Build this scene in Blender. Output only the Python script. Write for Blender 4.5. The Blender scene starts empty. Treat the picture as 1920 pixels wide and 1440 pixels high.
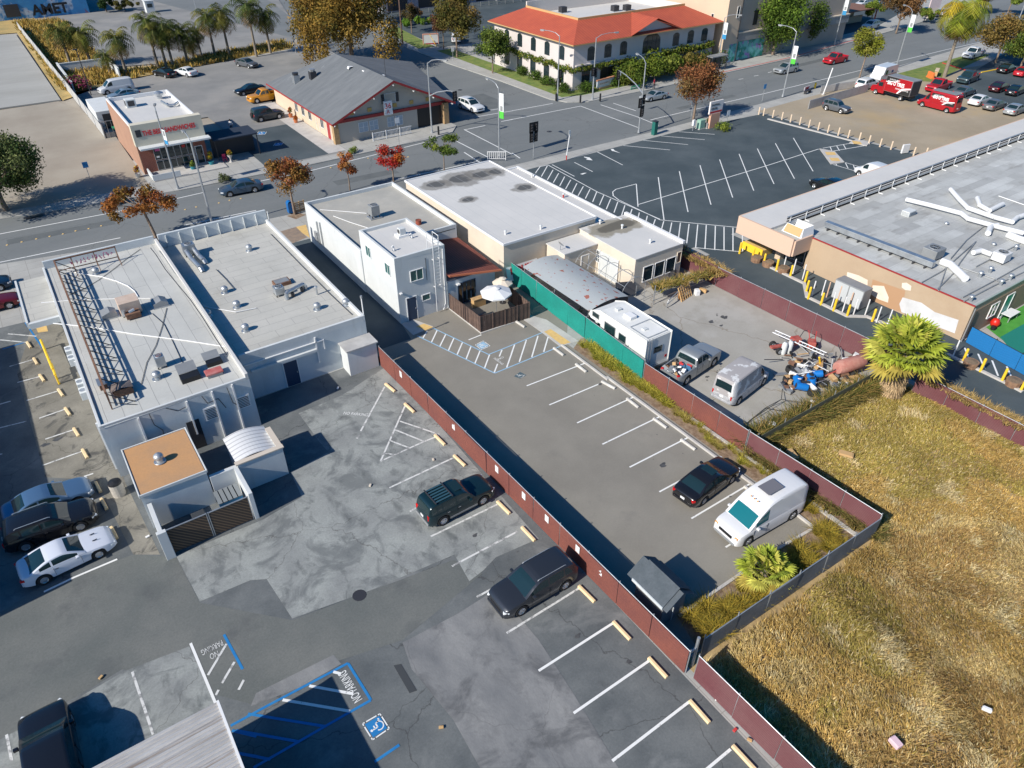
import bpy,bmesh,math,random
import numpy as np
from mathutils import Vector,Matrix
from math import sin,cos,pi
TRN,ROT=Matrix.Translation,Matrix.Rotation
random.seed(7)
RA=math.radians
SC=bpy.context.scene
# ---------------- camera, light, exposure ----------------
CAM_H,FPX,PITCH,YAW=32.0,1350.0,RA(36.6),RA(34.6)
_cp,_sp=cos(PITCH),sin(PITCH)
_cy,_sy=cos(YAW),sin(YAW)
def _turn(v):return Vector((v[0]*_cy+v[1]*_sy,-v[0]*_sy+v[1]*_cy,v[2]))
FWD,RGT,UPV=_turn((0,_cp,-_sp)),_turn((1,0,0)),_turn((0,_sp,_cp))
cd=bpy.data.cameras.new('camera');cam=bpy.data.objects.new('camera',cd)
SC.collection.objects.link(cam);SC.camera=cam
cd.sensor_width=36;cd.lens=FPX/1920*36;cd.clip_start=.5;cd.clip_end=4000
Mx=Matrix((RGT,UPV,-FWD)).transposed().to_4x4();Mx.translation=(0,0,CAM_H);cam.matrix_world=Mx
SUN_EL,SUN_AZ=RA(35),RA(6)            
wd=bpy.data.worlds.new('World');SC.world=wd;wd.use_nodes=True
wn=wd.node_tree;sky=wn.nodes.new('ShaderNodeTexSky');sky.sky_type='NISHITA';sky.sun_disc=False
sky.sun_elevation=SUN_EL;sky.ozone_density=4.0;sky.air_density=1.0
sdir=Vector((-cos(SUN_AZ)*cos(SUN_EL),-sin(SUN_AZ)*cos(SUN_EL),sin(SUN_EL)))
sky.sun_rotation=math.atan2(sdir.x,sdir.y)
bg=wn.nodes['Background'];bg.inputs[1].default_value=.088;hs=wn.nodes.new('ShaderNodeHueSaturation');hs.inputs['Saturation'].default_value=1.55;wn.links.new(sky.outputs[0],hs.inputs['Color']);wn.links.new(hs.outputs[0],bg.inputs[0])
sl=bpy.data.lights.new('sun','SUN');sl.energy=4.7;sl.angle=RA(.55);sl.color=(1,.945,.85)
so=bpy.data.objects.new('sun',sl);SC.collection.objects.link(so)
so.rotation_euler=sdir.to_track_quat('Z','Y').to_euler();so.location=(0,0,60)
SC.view_settings.view_transform='Standard';SC.view_settings.look='None'
SC.view_settings.exposure=0.32;SC.view_settings.gamma=1
# ---------------- measuring: a spot in the photograph to a point in the place ----------------
def G(x,y,z=0.0):
    d=FWD*FPX+RGT*(x-960)-UPV*(y-720)
    t=(CAM_H-z)/-d.z
    return Vector((d.x*t,d.y*t,z))
def w(i,x,y,z=0.0):
    i -= 1
    return G(480*(i % 4)+x/4,360*(i//4)+y/4,z)
# ---------------- objects ----------------
def tag(o,label=None,cat=None,group=None,kind=None):
    if label:o['label']=label
    if cat:o['category']=cat
    if group:o['group']=group
    if kind:o['kind']=kind
    return o
def thing(name,label,cat,loc=(0,0,0),rot=0,group=None):
    o=bpy.data.objects.new(name,None);o.empty_display_size=.3;SC.collection.objects.link(o)
    o.location=loc;o.rotation_euler=(0,0,rot)
    return tag(o,label,cat,group)
def put(name,data,parent=None):
    o=bpy.data.objects.new(name,data);SC.collection.objects.link(o)
    if parent:o.parent=parent
    return o
def copy_tree(o,parent=None):
    c=o.copy();SC.collection.objects.link(c)
    if parent:c.parent=parent
    for ch in list(o.children):copy_tree(ch,c)
    return c
class MB:
    """collects faces; build() links them as ONE mesh object"""
    def __init__(s):s.v=[];s.f=[];s.mi=[];s.m=0
    def face(s,pts):
        n=len(s.v);s.v += [tuple(p) for p in pts];s.f.append(tuple(range(n,n+len(pts))));s.mi.append(s.m)
    def grid(s,rows,close=False):
        n=len(s.v);a=len(rows);b=len(rows[0])
        for r in rows:s.v += [tuple(p) for p in r]
        for i in range(a-1):
            for j in range(b if close else b-1):
                k=(j+1) % b
                s.f.append((n+i*b+j,n+i*b+k,n+(i+1)*b+k,n+(i+1)*b+j));s.mi.append(s.m)
        return s
    def box(s,x0,x1,y0,y1,z0,z1,M=None):
        c=[(x,y,z) for z in (z0,z1) for x,y in ((x0,y0),(x1,y0),(x1,y1),(x0,y1))]
        if M is not None:c=[tuple(M @ Vector(p)) for p in c]
        n=len(s.v);s.v += c
        for f in ((0,3,2,1),(4,5,6,7),(0,1,5,4),(1,2,6,5),(2,3,7,6),(3,0,4,7)):
            s.f.append(tuple(n+i for i in f));s.mi.append(s.m)
        return s
    def cbox(s,c,d,rz=0,M=None):
        T=TRN(c) @ ROT(rz,4,'Z')
        if M is not None:T=M @ T
        return s.box(-d[0]/2,d[0]/2,-d[1]/2,d[1]/2,-d[2]/2,d[2]/2,T)
    def tube(s,p,q,r,r2=None,n=8,cap=True):
        p,q=Vector(p),Vector(q);r2=r if r2 is None else r2
        a=(q-p);
        if a.length< 1e-6:return s
        a.normalize();u=a.orthogonal().normalized();v=a.cross(u)
        A=[p+(u*cos(t)+v*sin(t))*r for t in [2*pi*i/n for i in range(n)]]
        B=[q+(u*cos(t)+v*sin(t))*r2 for t in [2*pi*i/n for i in range(n)]]
        s.grid([A,B],True)
        if cap:
            s.face(A[::-1]);s.face(B)
        return s
    def path(s,pts,r,n=6,r2=None):
        pts=[Vector(p) for p in pts];k=len(pts)-1
        for i in range(k):
            a=r if r2 is None else r+(r2-r)*i/k;b=r if r2 is None else r+(r2-r)*(i+1)/k
            s.tube(pts[i],pts[i+1],a,b,n)
        return s
    def prism(s,poly,z0,z1):
        A=[(p[0],p[1],z0) for p in poly];B=[(p[0],p[1],z1) for p in poly]
        ar=sum(A[i][0]*A[(i+1) % len(A)][1]-A[(i+1) % len(A)][0]*A[i][1] for i in range(len(A)))
        if ar< 0:A.reverse();B.reverse()
        s.grid([A,B],True);s.face(A[::-1]);s.face(B);return s
    def sheet(s,poly,z):
        A=[(p[0],p[1],z) for p in poly]
        ar=sum(A[i][0]*A[(i+1) % len(A)][1]-A[(i+1) % len(A)][0]*A[i][1] for i in range(len(A)))
        if ar< 0:A.reverse()
        s.face(A);return s
    def line(s,a,b,wd,z):
        a,b=Vector((a[0],a[1],z)),Vector((b[0],b[1],z));d=(b-a).normalized();n=Vector((-d.y,d.x,0))*wd/2
        s.face([a-n,b-n,b+n,a+n]);return s
    def lathe(s,c,prof,n=12,M=None):
        rows=[]
        for r,z in prof:
            row=[Vector((c[0]+r*cos(2*pi*i/n),c[1]+r*sin(2*pi*i/n),c[2]+z)) for i in range(n)]
            rows.append([M @ p for p in row] if M is not None else row)
        s.grid(rows,True);return s
    def build(s,name,mats,parent=None,smooth=0,bevel=0):
        me=bpy.data.meshes.new(name);me.from_pydata(s.v,[],s.f)
        if not isinstance(mats,(list,tuple)):mats=[mats]
        for m in mats:me.materials.append(m)
        if len(mats)> 1:me.polygons.foreach_set('material_index',s.mi)
        if bevel:
            bm=bmesh.new();bm.from_mesh(me);bmesh.ops.remove_doubles(bm,verts=bm.verts,dist=1e-4)
            ed=[e for e in bm.edges if len(e.link_faces)== 2 and e.calc_face_angle(0)> .6]
            bmesh.ops.bevel(bm,geom=ed,offset=bevel,segments=2,profile=.6,affect='EDGES');bm.to_mesh(me);bm.free()
        if smooth:
            bm=bmesh.new();bm.from_mesh(me);bmesh.ops.remove_doubles(bm,verts=bm.verts,dist=1e-4)
            bmesh.ops.recalc_face_normals(bm,faces=bm.faces);bm.to_mesh(me);bm.free()
            me.shade_smooth();me.set_sharp_from_angle(angle=RA(smooth))
        me.update()
        return put(name,me,parent)
# ---------------- materials ----------------
_mc={}
def mat(name,c,rough=.8,c2=None,scale=1.0,amt=.5,metal=0,bump=0,detail=6,lo=.35,hi=.65,coat=0,fine=.0,emis=None,local=False,stretch=None,spec=None):
    if name in _mc:return _mc[name]
    m=bpy.data.materials.new(name);m.use_nodes=True;nt=m.node_tree;N=nt.nodes;L=nt.links
    b=N['Principled BSDF'];b.inputs['Roughness'].default_value=rough;b.inputs['Metallic'].default_value=metal
    if coat:b.inputs['Coat Weight'].default_value=coat;b.inputs['Coat Roughness'].default_value=.08
    if spec is not None:b.inputs['Specular IOR Level'].default_value=spec
    c=(*c,1) if len(c)== 3 else c
    b.inputs['Base Color'].default_value=c
    if emis:b.inputs['Emission Color'].default_value=(*emis[:3],1);b.inputs['Emission Strength'].default_value=emis[3]
    m.diffuse_color=c
    if c2 or fine or bump:
        if local:co=N.new('ShaderNodeTexCoord').outputs['Object']
        else:co=N.new('ShaderNodeNewGeometry').outputs['Position']
        if stretch:
            mp=N.new('ShaderNodeMapping');mp.inputs['Scale'].default_value=stretch[:3]
            if len(stretch)> 3:mp.inputs['Rotation'].default_value=(0,0,stretch[3])
            L.new(co,mp.inputs[0]);co=mp.outputs[0]
        col=None
        if c2:
            n=N.new('ShaderNodeTexNoise');n.inputs['Scale'].default_value=scale;n.inputs['Detail'].default_value=detail;n.inputs['Roughness'].default_value=.62
            L.new(co,n.inputs['Vector']);r=N.new('ShaderNodeMapRange');r.inputs[1].default_value=lo;r.inputs[2].default_value=hi;r.clamp=True
            r.inputs[4].default_value=amt*2 if amt< .5 else 1
            L.new(n.outputs[0],r.inputs[0]);mx=N.new('ShaderNodeMix');mx.data_type='RGBA'
            mx.inputs[6].default_value=c;mx.inputs[7].default_value=(*c2,1);L.new(r.outputs[0],mx.inputs[0]);col=mx.outputs[2]
        if fine:
            n2=N.new('ShaderNodeTexNoise');n2.inputs['Scale'].default_value=9;n2.inputs['Detail'].default_value=5;n2.inputs['Roughness'].default_value=.8
            L.new(co,n2.inputs['Vector']);r2=N.new('ShaderNodeMapRange');r2.inputs[1].default_value=.3;r2.inputs[2].default_value=.7
            r2.inputs[3].default_value=1-fine;r2.inputs[4].default_value=1+fine;L.new(n2.outputs[0],r2.inputs[0])
            h=N.new('ShaderNodeVectorMath');h.operation='SCALE';L.new(r2.outputs[0],h.inputs[3])
            if col is None:h.inputs[0].default_value=c[:3]
            else:L.new(col,h.inputs[0])
            col=h.outputs[0]
        if col is not None:L.new(col,b.inputs['Base Color'])
        if bump:
            n3=N.new('ShaderNodeTexNoise');n3.inputs['Scale'].default_value=14;n3.inputs['Detail'].default_value=6;L.new(co,n3.inputs['Vector'])
            bp=N.new('ShaderNodeBump');bp.inputs['Strength'].default_value=bump;bp.inputs['Distance'].default_value=.05
            L.new(n3.outputs[0],bp.inputs['Height']);L.new(bp.outputs[0],b.inputs['Normal'])
    _mc[name]=m;return m
def overlay(mt,kind,colr,**k):
    """lays a real surface pattern (seams, cracks, stripes, bricks, stains) over a material's base colour"""
    nt=mt.node_tree;N=nt.nodes;L=nt.links;b=N["Principled BSDF"];inp=b.inputs['Base Color']
    co=N.new('ShaderNodeTexCoord').outputs['Object'] if k.get('local') else N.new('ShaderNodeNewGeometry').outputs['Position']
    mp=N.new('ShaderNodeMapping');mp.inputs['Rotation'].default_value=k.get('rot',(0,0,0));mp.inputs['Scale'].default_value=k.get('sc',(1,1,1));L.new(co,mp.inputs[0]);co=mp.outputs[0]
    if kind == 'brick':
        t=N.new('ShaderNodeTexBrick');t.inputs['Scale'].default_value=1;t.inputs['Mortar Size'].default_value=k.get('m',.02)
        t.inputs['Brick Width'].default_value=k.get('bw',2);t.inputs['Row Height'].default_value=k.get('rh',1);t.offset=k.get('off',.5)
        t.inputs['Mortar Smooth'].default_value=.1
        if k.get('wob'):
            nz=N.new('ShaderNodeTexNoise');nz.inputs['Scale'].default_value=.8;L.new(co,nz.inputs['Vector'])
            ad=N.new('ShaderNodeVectorMath');ad.operation='MULTIPLY_ADD';ad.inputs[1].default_value=(k['wob'],)*3;L.new(nz.outputs[1],ad.inputs[0]);L.new(co,ad.inputs[2]);co=ad.outputs[0]
        L.new(co,t.inputs['Vector']);fac=t.outputs['Fac']
    elif kind == 'tone':
        t=N.new('ShaderNodeTexBrick');t.inputs['Scale'].default_value=1;t.inputs['Mortar Size'].default_value=0;t.inputs['Brick Width'].default_value=k.get('bw',3);t.inputs['Row Height'].default_value=k.get('rh',1)
        t.inputs['Color1'].default_value=(0,0,0,1);t.inputs['Color2'].default_value=(1,1,1,1);L.new(co,t.inputs['Vector']);fac=t.outputs['Color']
    elif kind == 'spot':
        nz=N.new('ShaderNodeTexNoise');nz.inputs['Scale'].default_value=1.1;nz.inputs['Detail'].default_value=5;L.new(co,nz.inputs['Vector']);ds=N.new('ShaderNodeVectorMath');ds.operation='SUBTRACT';ds.inputs[1].default_value=k['at'];L.new(co,ds.inputs[0])
        sc_=N.new('ShaderNodeVectorMath');sc_.operation='MULTIPLY';sc_.inputs[1].default_value=(1/k['r'][0],1/k['r'][1],0);L.new(ds.outputs[0],sc_.inputs[0]);ln=N.new('ShaderNodeVectorMath');ln.operation='LENGTH';L.new(sc_.outputs[0],ln.inputs[0])
        ad=N.new('ShaderNodeMath');ad.operation='MULTIPLY_ADD';ad.inputs[1].default_value=1.1;L.new(nz.outputs[0],ad.inputs[0]);L.new(ln.outputs['Value'],ad.inputs[2]);r=N.new('ShaderNodeMapRange');r.inputs[1].default_value=1.45;r.inputs[2].default_value=1.7;r.inputs[3].default_value=1;r.inputs[4].default_value=0;L.new(ad.outputs[0],r.inputs[0]);fac=r.outputs[0]
    elif kind == 'wave':
        t=N.new('ShaderNodeTexWave');t.inputs['Scale'].default_value=k.get('f',1);t.bands_direction=k.get('dir','X');t.inputs['Distortion'].default_value=k.get('dist',0)
        t.wave_profile=k.get('prof','SIN');L.new(co,t.inputs['Vector']);r=N.new('ShaderNodeMapRange');r.inputs[1].default_value=k.get('lo',.3);r.inputs[2].default_value=k.get('hi',.7)
        L.new(t.outputs['Fac'],r.inputs[0]);fac=r.outputs[0]
    elif kind == 'crack':
        nz=N.new('ShaderNodeTexNoise');nz.inputs['Scale'].default_value=1.2;nz.inputs['Detail'].default_value=6;L.new(co,nz.inputs['Vector'])
        ad=N.new('ShaderNodeVectorMath');ad.operation='MULTIPLY_ADD';ad.inputs[1].default_value=(.9,)*3;L.new(nz.outputs[1],ad.inputs[0]);L.new(co,ad.inputs[2])
        t=N.new('ShaderNodeTexVoronoi');t.feature='DISTANCE_TO_EDGE';t.inputs['Scale'].default_value=k.get('f',.22);L.new(ad.outputs[0],t.inputs['Vector'])
        r=N.new('ShaderNodeMapRange');r.inputs[1].default_value=0;r.inputs[2].default_value=k.get('wd',.006);r.inputs[3].default_value=1;r.inputs[4].default_value=0;L.new(t.outputs['Distance'],r.inputs[0]);fac=r.outputs[0]
    else:
        t=N.new('ShaderNodeTexNoise');t.inputs['Scale'].default_value=k.get('f',1);t.inputs['Detail'].default_value=k.get('det',8);t.inputs['Roughness'].default_value=k.get('ro',.65);t.inputs['Distortion'].default_value=k.get('dist',0)
        L.new(co,t.inputs['Vector']);r=N.new('ShaderNodeMapRange');r.inputs[1].default_value=k.get('lo',.5);r.inputs[2].default_value=k.get('hi',.6);L.new(t.outputs[0],r.inputs[0]);fac=r.outputs[0]
    mu=N.new('ShaderNodeMath');mu.operation='MULTIPLY';mu.inputs[1].default_value=k.get('a',1);L.new(fac,mu.inputs[0])
    mx=N.new('ShaderNodeMix');mx.data_type='RGBA';L.new(mu.outputs[0],mx.inputs[0]);mx.inputs[7].default_value=(*colr,1)
    if inp.is_linked:L.new(inp.links[0].from_socket,mx.inputs[6])
    else:mx.inputs[6].default_value=inp.default_value
    L.new(mx.outputs[2],inp);return mt
W_=(.72,.72,.72)
class _M:pass
M=_M()
M.road=overlay(mat('road_asphalt',(.14,.152,.155),.9,(.18,.19,.19),.12,fine=.10,stretch=(.25,1,1)),'crack',(.05,.05,.05),f=.1,wd=.004,a=.5)
M.lotR=overlay(mat('dark_asphalt',(.046,.064,.074),.9,(.085,.105,.115),.16,fine=.12,lo=.4,hi=.75),'noise',(.16,.165,.165),f=.35,lo=.66,hi=.9,a=.5)
M.lotM=overlay(overlay(mat('grey_brown_asphalt',(.25,.232,.198),.9,(.205,.19,.163),.22,fine=.07),'noise',(.12,.115,.11),f=.25,lo=.62,hi=.8,a=.55),'noise',(.08,.08,.08),f=2.2,lo=.74,hi=.78,a=.5)
M.lotL=overlay(overlay(overlay(mat('old_asphalt',(.085,.095,.10),.9,(.15,.16,.16),.3,fine=.16),'noise',(.27,.275,.27),f=.33,lo=.55,hi=.75,a=.6,dist=.6),'noise',(.055,.06,.065),f=.5,lo=.62,hi=.72,a=.6),'crack',(.04,.04,.042),f=.15,wd=.005,a=.7)
M.worn=overlay(overlay(overlay(mat('worn_asphalt',(.30,.315,.30),.95,(.22,.23,.225),.5,fine=.16),'noise',(.085,.095,.1),f=.45,lo=.49,hi=.61,a=.62,dist=.8),'noise',(.09,.1,.1),f=1.1,lo=.55,hi=.66,a=.6,dist=.5,sc=(1,.6,1)),'crack',(.05,.045,.04),f=.12,wd=.003,a=.6)
M.worn2=overlay(overlay(mat('worn_asphalt_streaked',(.25,.25,.245),.95,(.15,.155,.16),.3,fine=.12,stretch=(1.6,.7,1,.6)),'noise',(.09,.093,.098),f=.45,lo=.5,hi=.64,a=.8,dist=.6),'crack',(.07,.07,.07),f=.1,wd=.003,a=.4)
M.patch=overlay(mat('resealed_asphalt',(.11,.12,.115),.9,(.15,.155,.145),.25,fine=.16),'noise',(.07,.075,.08),f=.3,lo=.55,hi=.7,a=.6)
M.lotFar=overlay(mat('pale_asphalt',(.25,.245,.235),.95,(.19,.19,.185),.15,fine=.1),'noise',(.33,.31,.28),f=.1,lo=.5,hi=.7,a=.6)
M.conc=overlay(overlay(mat('concrete',(.40,.395,.37),.9,(.33,.325,.305),.4,fine=.08),'brick',(.25,.24,.22),bw=1.5,rh=1.5,m=.02,off=0),'noise',(.22,.21,.2),f=.7,lo=.62,hi=.8,a=.5)
M.concp=mat('plain_concrete',(.52,.5,.47),.85,(.42,.4,.38),.8,fine=.08)
M.yard=overlay(overlay(mat('yard_concrete',(.36,.345,.31),.95,(.30,.285,.255),.25,fine=.08),'noise',(.4,.385,.36),f=.13,lo=.5,hi=.56,a=.6),'crack',(.17,.13,.09),f=.09,wd=.006,a=.55)
M.dirt=overlay(overlay(mat('dirt',(.36,.30,.22),1,(.29,.24,.17),.12,fine=.12),'noise',(.4,.29,.15),f=.11,lo=.5,hi=.66,a=.6),'noise',(.17,.12,.08),f=.3,lo=.62,hi=.75,a=.45)
M.dirtL=overlay(mat('pale_dirt',(.36,.32,.26),1,(.29,.25,.2),.12,fine=.1),'noise',(.26,.2,.15),f=.2,lo=.6,hi=.78,a=.6)
M.soil=mat('soil',(.24,.17,.11),1,(.15,.11,.075),1.2,fine=.25)
M.fieldsoil=mat('field_soil',(.33,.225,.10),1,(.42,.31,.16),.6,fine=.25)
M.mulch=mat('mulch',(.16,.10,.06),1,(.3,.22,.15),2.5,fine=.3)
M.lawn=mat('lawn',(.09,.16,.03),1,(.2,.22,.05),.8,fine=.25)
M.white=mat('white_paint',W_,.6)
M.line=overlay(mat('line_paint',(.75,.75,.73),.7),'noise',(.25,.25,.25),f=3.5,lo=.6,hi=.68,a=.75)
M.line2=overlay(mat('worn_line_paint',(.62,.62,.6),.8),'noise',(.2,.2,.2),f=2.2,lo=.5,hi=.6,a=.85)
M.blueline=mat('blue_line_paint',(.008,.16,.42),.7,(.02,.2,.46),2)
M.blueline2=mat('pale_blue_line_paint',(.22,.42,.6),.7,(.35,.5,.62),2)
M.yellow=mat('yellow_paint',(.85,.55,.03),.6)
M.yellowcurb=mat('cream_stop_paint',(.78,.6,.34),.8,(.66,.5,.3),3)
M.stopc=mat('concrete_stop',(.58,.56,.52),.9,(.45,.43,.4),2)
M.tactile=mat('tactile_yellow',(.72,.48,.17),.85,(.6,.4,.16),3)
M.redcurb=mat('red_curb_paint',(.5,.04,.04),.8)
M.metal=mat('galvanised_metal',(.5,.52,.54),.45,metal=.6,c2=(.38,.4,.42),scale=2)
M.duct=mat('duct_metal',(.55,.58,.6),.38,metal=.75,c2=(.42,.44,.46),scale=1.5)
M.dark=mat('dark_metal',(.035,.035,.04),.5)
M.black=mat('black_plastic',(.012,.012,.014),.5)
M.rubber=mat('rubber',(.02,.02,.02),.85)
M.rim=mat('alloy_rim',(.55,.56,.58),.3,metal=.8)
M.glass=mat('window_glass',(.015,.03,.035),.06,spec=.7)
M.cglass=mat('car_glass',(.012,.028,.032),.05,spec=.8)
M.tealglass=mat('green_window_glass',(.03,.12,.11),.08,spec=.7)
M.red=mat('tail_light_red',(.5,.01,.01),.25)
M.lamp=mat('head_light_glass',(.75,.78,.8),.12)
M.amber=mat('amber_lens',(.8,.3,.02),.3)
M.wood=mat('raw_wood',(.55,.36,.18),.8,(.4,.25,.12),3)
M.wooddk=overlay(mat('dark_fence_wood',(.14,.09,.07),.85,(.09,.06,.05),2),'wave',(.03,.02,.02),f=3.2,dir='X',lo=.75,hi=1,local=True)
M.teal=overlay(mat('teal_windscreen_mesh',(.005,.21,.17),.8,(.005,.26,.21),.8,fine=.15),'wave',(.002,.1,.09),f=6,dir='DIAGONAL',lo=.6,hi=1,a=.5)
M.slat=overlay(mat('red_slats',(.27,.085,.055),.75,(.2,.065,.05),.5,fine=.2),'wave',(.085,.028,.03),f=3.1,dir='Z',lo=.35,hi=.75,a=.85)
M.slatm=overlay(mat('maroon_slats',(.16,.05,.055),.75,(.2,.09,.09),.35,fine=.15),'wave',(.07,.02,.03),f=3.1,dir='Z',lo=.35,hi=.75,a=.8)
M.slatd=overlay(mat('dark_slats',(.055,.04,.03),.8),'wave',(.2,.13,.08),f=2.5,dir='DIAGONAL',lo=.6,hi=.9,a=.8,local=True)
M.leaf=None
def text(txt,size,M4,m,parent,name='lettering',ext=.01,bold=0,align='LEFT',xs=1.0):
    cu=bpy.data.curves.new(name,'FONT');cu.body=txt;cu.size=size;cu.extrude=ext;cu.offset=bold;cu.align_x=align;cu.resolution_u=3
    o=bpy.data.objects.new('tmp',cu);SC.collection.objects.link(o)
    dg=bpy.context.evaluated_depsgraph_get();me=bpy.data.meshes.new_from_object(o.evaluated_get(dg));bpy.data.objects.remove(o)
    me.transform(M4 @ Matrix.Diagonal((xs,1,1,1)));me.materials.clear();me.materials.append(m)
    return put(name,me,parent)
def frame_on(origin,xdir,ydir):
    x=Vector(xdir).normalized();z=x.cross(Vector(ydir)).normalized();y=z.cross(x)
    m4=Matrix((x,y,z)).transposed().to_4x4();m4.translation=origin;return m4
# ================= ground, roads, lots, markings =================
def st(o):o['kind']='structure';return o
def slab(name,pts,z0,z1,m):return st(MB().prism(pts,z0,z1).build(name,m))
def sheet(name,pts,z,m):return st(MB().sheet(pts,z).build(name,m))
st(MB().sheet([(-700,-300),(1500,-300),(1500,1600),(-700,1600)],-.13).build('ground',M.dirtL))
near=[(-160,97),(-60,84),(-5,79.3),(7.5,76.7),(20.2,74.9),(35,73.9),(50,73.5),(75,73.3),(100,74),(141,76),(200,79.5),(420,97)]
farL=[(-160,108),(-60,97),(-3,91.3),(14,88.9),(30,88.3),(48,88.6),(51.5,89.4),(53.4,91.5),(53.8,122),(57,140),(58.5,155)]
farR=[(78,152),(71.6,141),(71.6,125),(72.6,109),(72.8,95),(74,92),(77,90.3),(90,90),(127,91),(159,94.3),(174,96),(230,104),(420,134)]
slab('road',[(p[0],p[1]) for p in near]+[(420,134)]+farR[::-1]+[(78,240),(58.5,240)]+farL[::-1],-.14,-.12,M.road)
slab('pavement',near+[(420,60),(420,44),(150,44),(150,-60),(-60,-60),(-60,66),(-160,76)],-.14,0,M.conc)
slab('far_pavement',farL+[(40,155),(40,100),(-160,118)],-.14,0,M.conc)
slab('corner_pavement',farR+[(420,150),(240,190),(78,190)],-.14,0,M.conc)
Z1,Z2,Z3,Z4,Z5=.004,.008,.012,.016,.022
sheet('left_parking_lot',[(-60,-40),(17.9,-40),(17.9,44.5),(-1.6,44.5),(-1.6,65.8),(-60,70)],Z1,M.lotL)
sheet('alley',[(17.2,43.6),(21.6,43.6),(21.6,67.8),(17.2,67.8)],Z1,M.lotR)
sheet('middle_parking_lot',[(17.95,12),(31.2,13.8),(31.2,37.5),(33.3,40),(33.6,51),(31.5,52),(21.7,52),(21.7,48),(21.2,45.2),(17.95,45.2)],Z2,M.lotM)
sheet('storage_yard',[(33.7,20.8),(48.5,19.6),(49.5,51.5),(33.7,51.5)],Z1,M.yard)
sheet('driveway',[(48.9,-20),(58.6,-20),(58.2,19),(57.9,44),(52.6,52),(52.6,42),(49.9,42)],Z1,M.lotR)
sheet('large_parking_lot',[(52.6,44.0),(96.8,44),(95.3,55),(94.4,70.2),(80,71.4),(52.0,71.2),(44.6,70.5),(44.6,44)],Z2,M.lotR)
sheet('vacant_dirt_lot',[(97.2,40),(112,40),(160,38),(160,66),(121,72.6),(94.6,71.6),(96.3,52)],Z1,M.dirt)
sheet('dry_field',[(18.2,-30),(50,-30),(48.9,19.2),(33.5,20.8),(33.2,11.75),(18.4,11.85)],Z1,M.fieldsoil)
sheet('planting_strip',[(31.25,13.8),(33.3,11.6),(33.45,37),(32.6,37.4),(31.2,36.6)],Z3,M.mulch)
sheet('planting_bed',[(19.5,11.9),(33.2,11.6),(31.2,13.9),(20,13.9)],Z3,M.mulch)
P=lambda*a:[G(*p) for p in a]
sheet('worn_asphalt',P((330,1042),(375,1128),(470,1088),(500,1086),(548,1160),(700,1105),(852,1040),(880,1090),(906,1070),(930,1045),(1010,1010),(870,850),(800,770),(720,690),(640,742),(560,775),(600,830),(616,848),(545,886),(566,932),(492,975)),Z3,M.worn)
sheet('worn_asphalt',P((755,1205),(860,1150),(930,1105),(1010,1200),(1075,1300),(1160,1440),(900,1440),(850,1350),(772,1255)),Z3,M.worn2)
sheet('worn_asphalt',P((235,1258),(355,1212),(412,1330),(300,1400),(100,1500),(0,1500),(-10,1392),(130,1318)),Z3,M.worn)
sheet('worn_asphalt',P((625,1228),(540,1270),(480,1300),(470,1325),(560,1290),(640,1245)),Z3,M.worn2)
sheet('worn_asphalt',P((32,700),(60,610),(95,590),(140,640),(235,905),(300,1040),(250,1040),(180,900),(85,895)),Z2+.001,overlay(overlay(mat('brown_stained_asphalt',(.235,.22,.185),.95,(.16,.15,.125),.5,fine=.15),'noise',(.05,.05,.05),f=.6,lo=.54,hi=.64,a=.8,dist=1),'crack',(.04,.04,.03),f=.2,wd=.005,a=.6))
sheet('resealed_asphalt',P((0,1150),(60,1110),(250,1040),(330,1045),(375,1130),(548,1163),(850,1050),(905,1075),(755,1200),(600,1250),(470,1320),(230,1255),(0,1390)),Z2,M.patch)
sheet('tyre_marks',[G(*p) for p in [(738,1248),(752,1245),(782,1295),(768,1300)]],Z4,mat('tar_patch',(.045,.05,.055),.9))
oil=mat('oil_stain',(.045,.047,.05),.6,(.1,.1,.1),3);mb=MB();rs_=random.Random(21)
def drip(x,y,r,z):
    ph=rs_.uniform(0,6);mb.sheet([(x+r*(1+.3*sin(2*t+ph)+.2*sin(5*t))*cos(t),y+r*.7*(1+.25*sin(3*t+ph))*sin(t)) for t in [6.283*k/14 for k in range(14)]],z)
for k in range(46):
    q=rs_.choice([(15.2,8+2.7*rs_.randrange(12)),(28.6,15+2.72*rs_.randrange(7)),(-5.5,35+3*rs_.randrange(7)),(38,28),(44,33)]);drip(q[0]+rs_.uniform(-1.3,1.3),q[1]+rs_.uniform(-.8,.8),rs_.choice([.03,.05,.08,.16,.26]),.0205+.00001*k)
st(mb.build('oil_stains',oil))
rpm=mat('road_patch',(.10,.11,.113),.9,(.13,.14,.14),.6,fine=.12)
for k,q in enumerate(([(30,80),(38,79.6),(38,81.2),(30,81.6)],[(60,96),(66,96),(66,104),(60,104)],[(86,79),(99,79.3),(99,80.4),(86,80.2)],[(-4,84),(6,83.2),(6,84.6),(-4,85.4)],[(120,86),(134,86.6),(134,88),(120,87.4)])):sheet('road_patch',q,-.1175+.0002*k,rpm)
for k,(x,y,lab) in enumerate(((33,83.5,'round iron manhole cover on the street near the orange red trees'),(63,82,'round iron manhole cover in the middle of the junction'),(64,108,'round iron manhole cover on the side street'),(92,84,'round iron manhole cover on the street right of the junction'),(7,24.5,'round iron manhole cover on the dark lane of the lower lot'))):
    o=MB().lathe((0,0,0),[(.38,0),(.36,.008),(.3,.006),(0,.008)],14).build('manhole_cover',M.dark);o.location=(x,y,-.116 if y> 60 else .016);tag(o,lab,'manhole cover','iron manhole covers')
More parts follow.
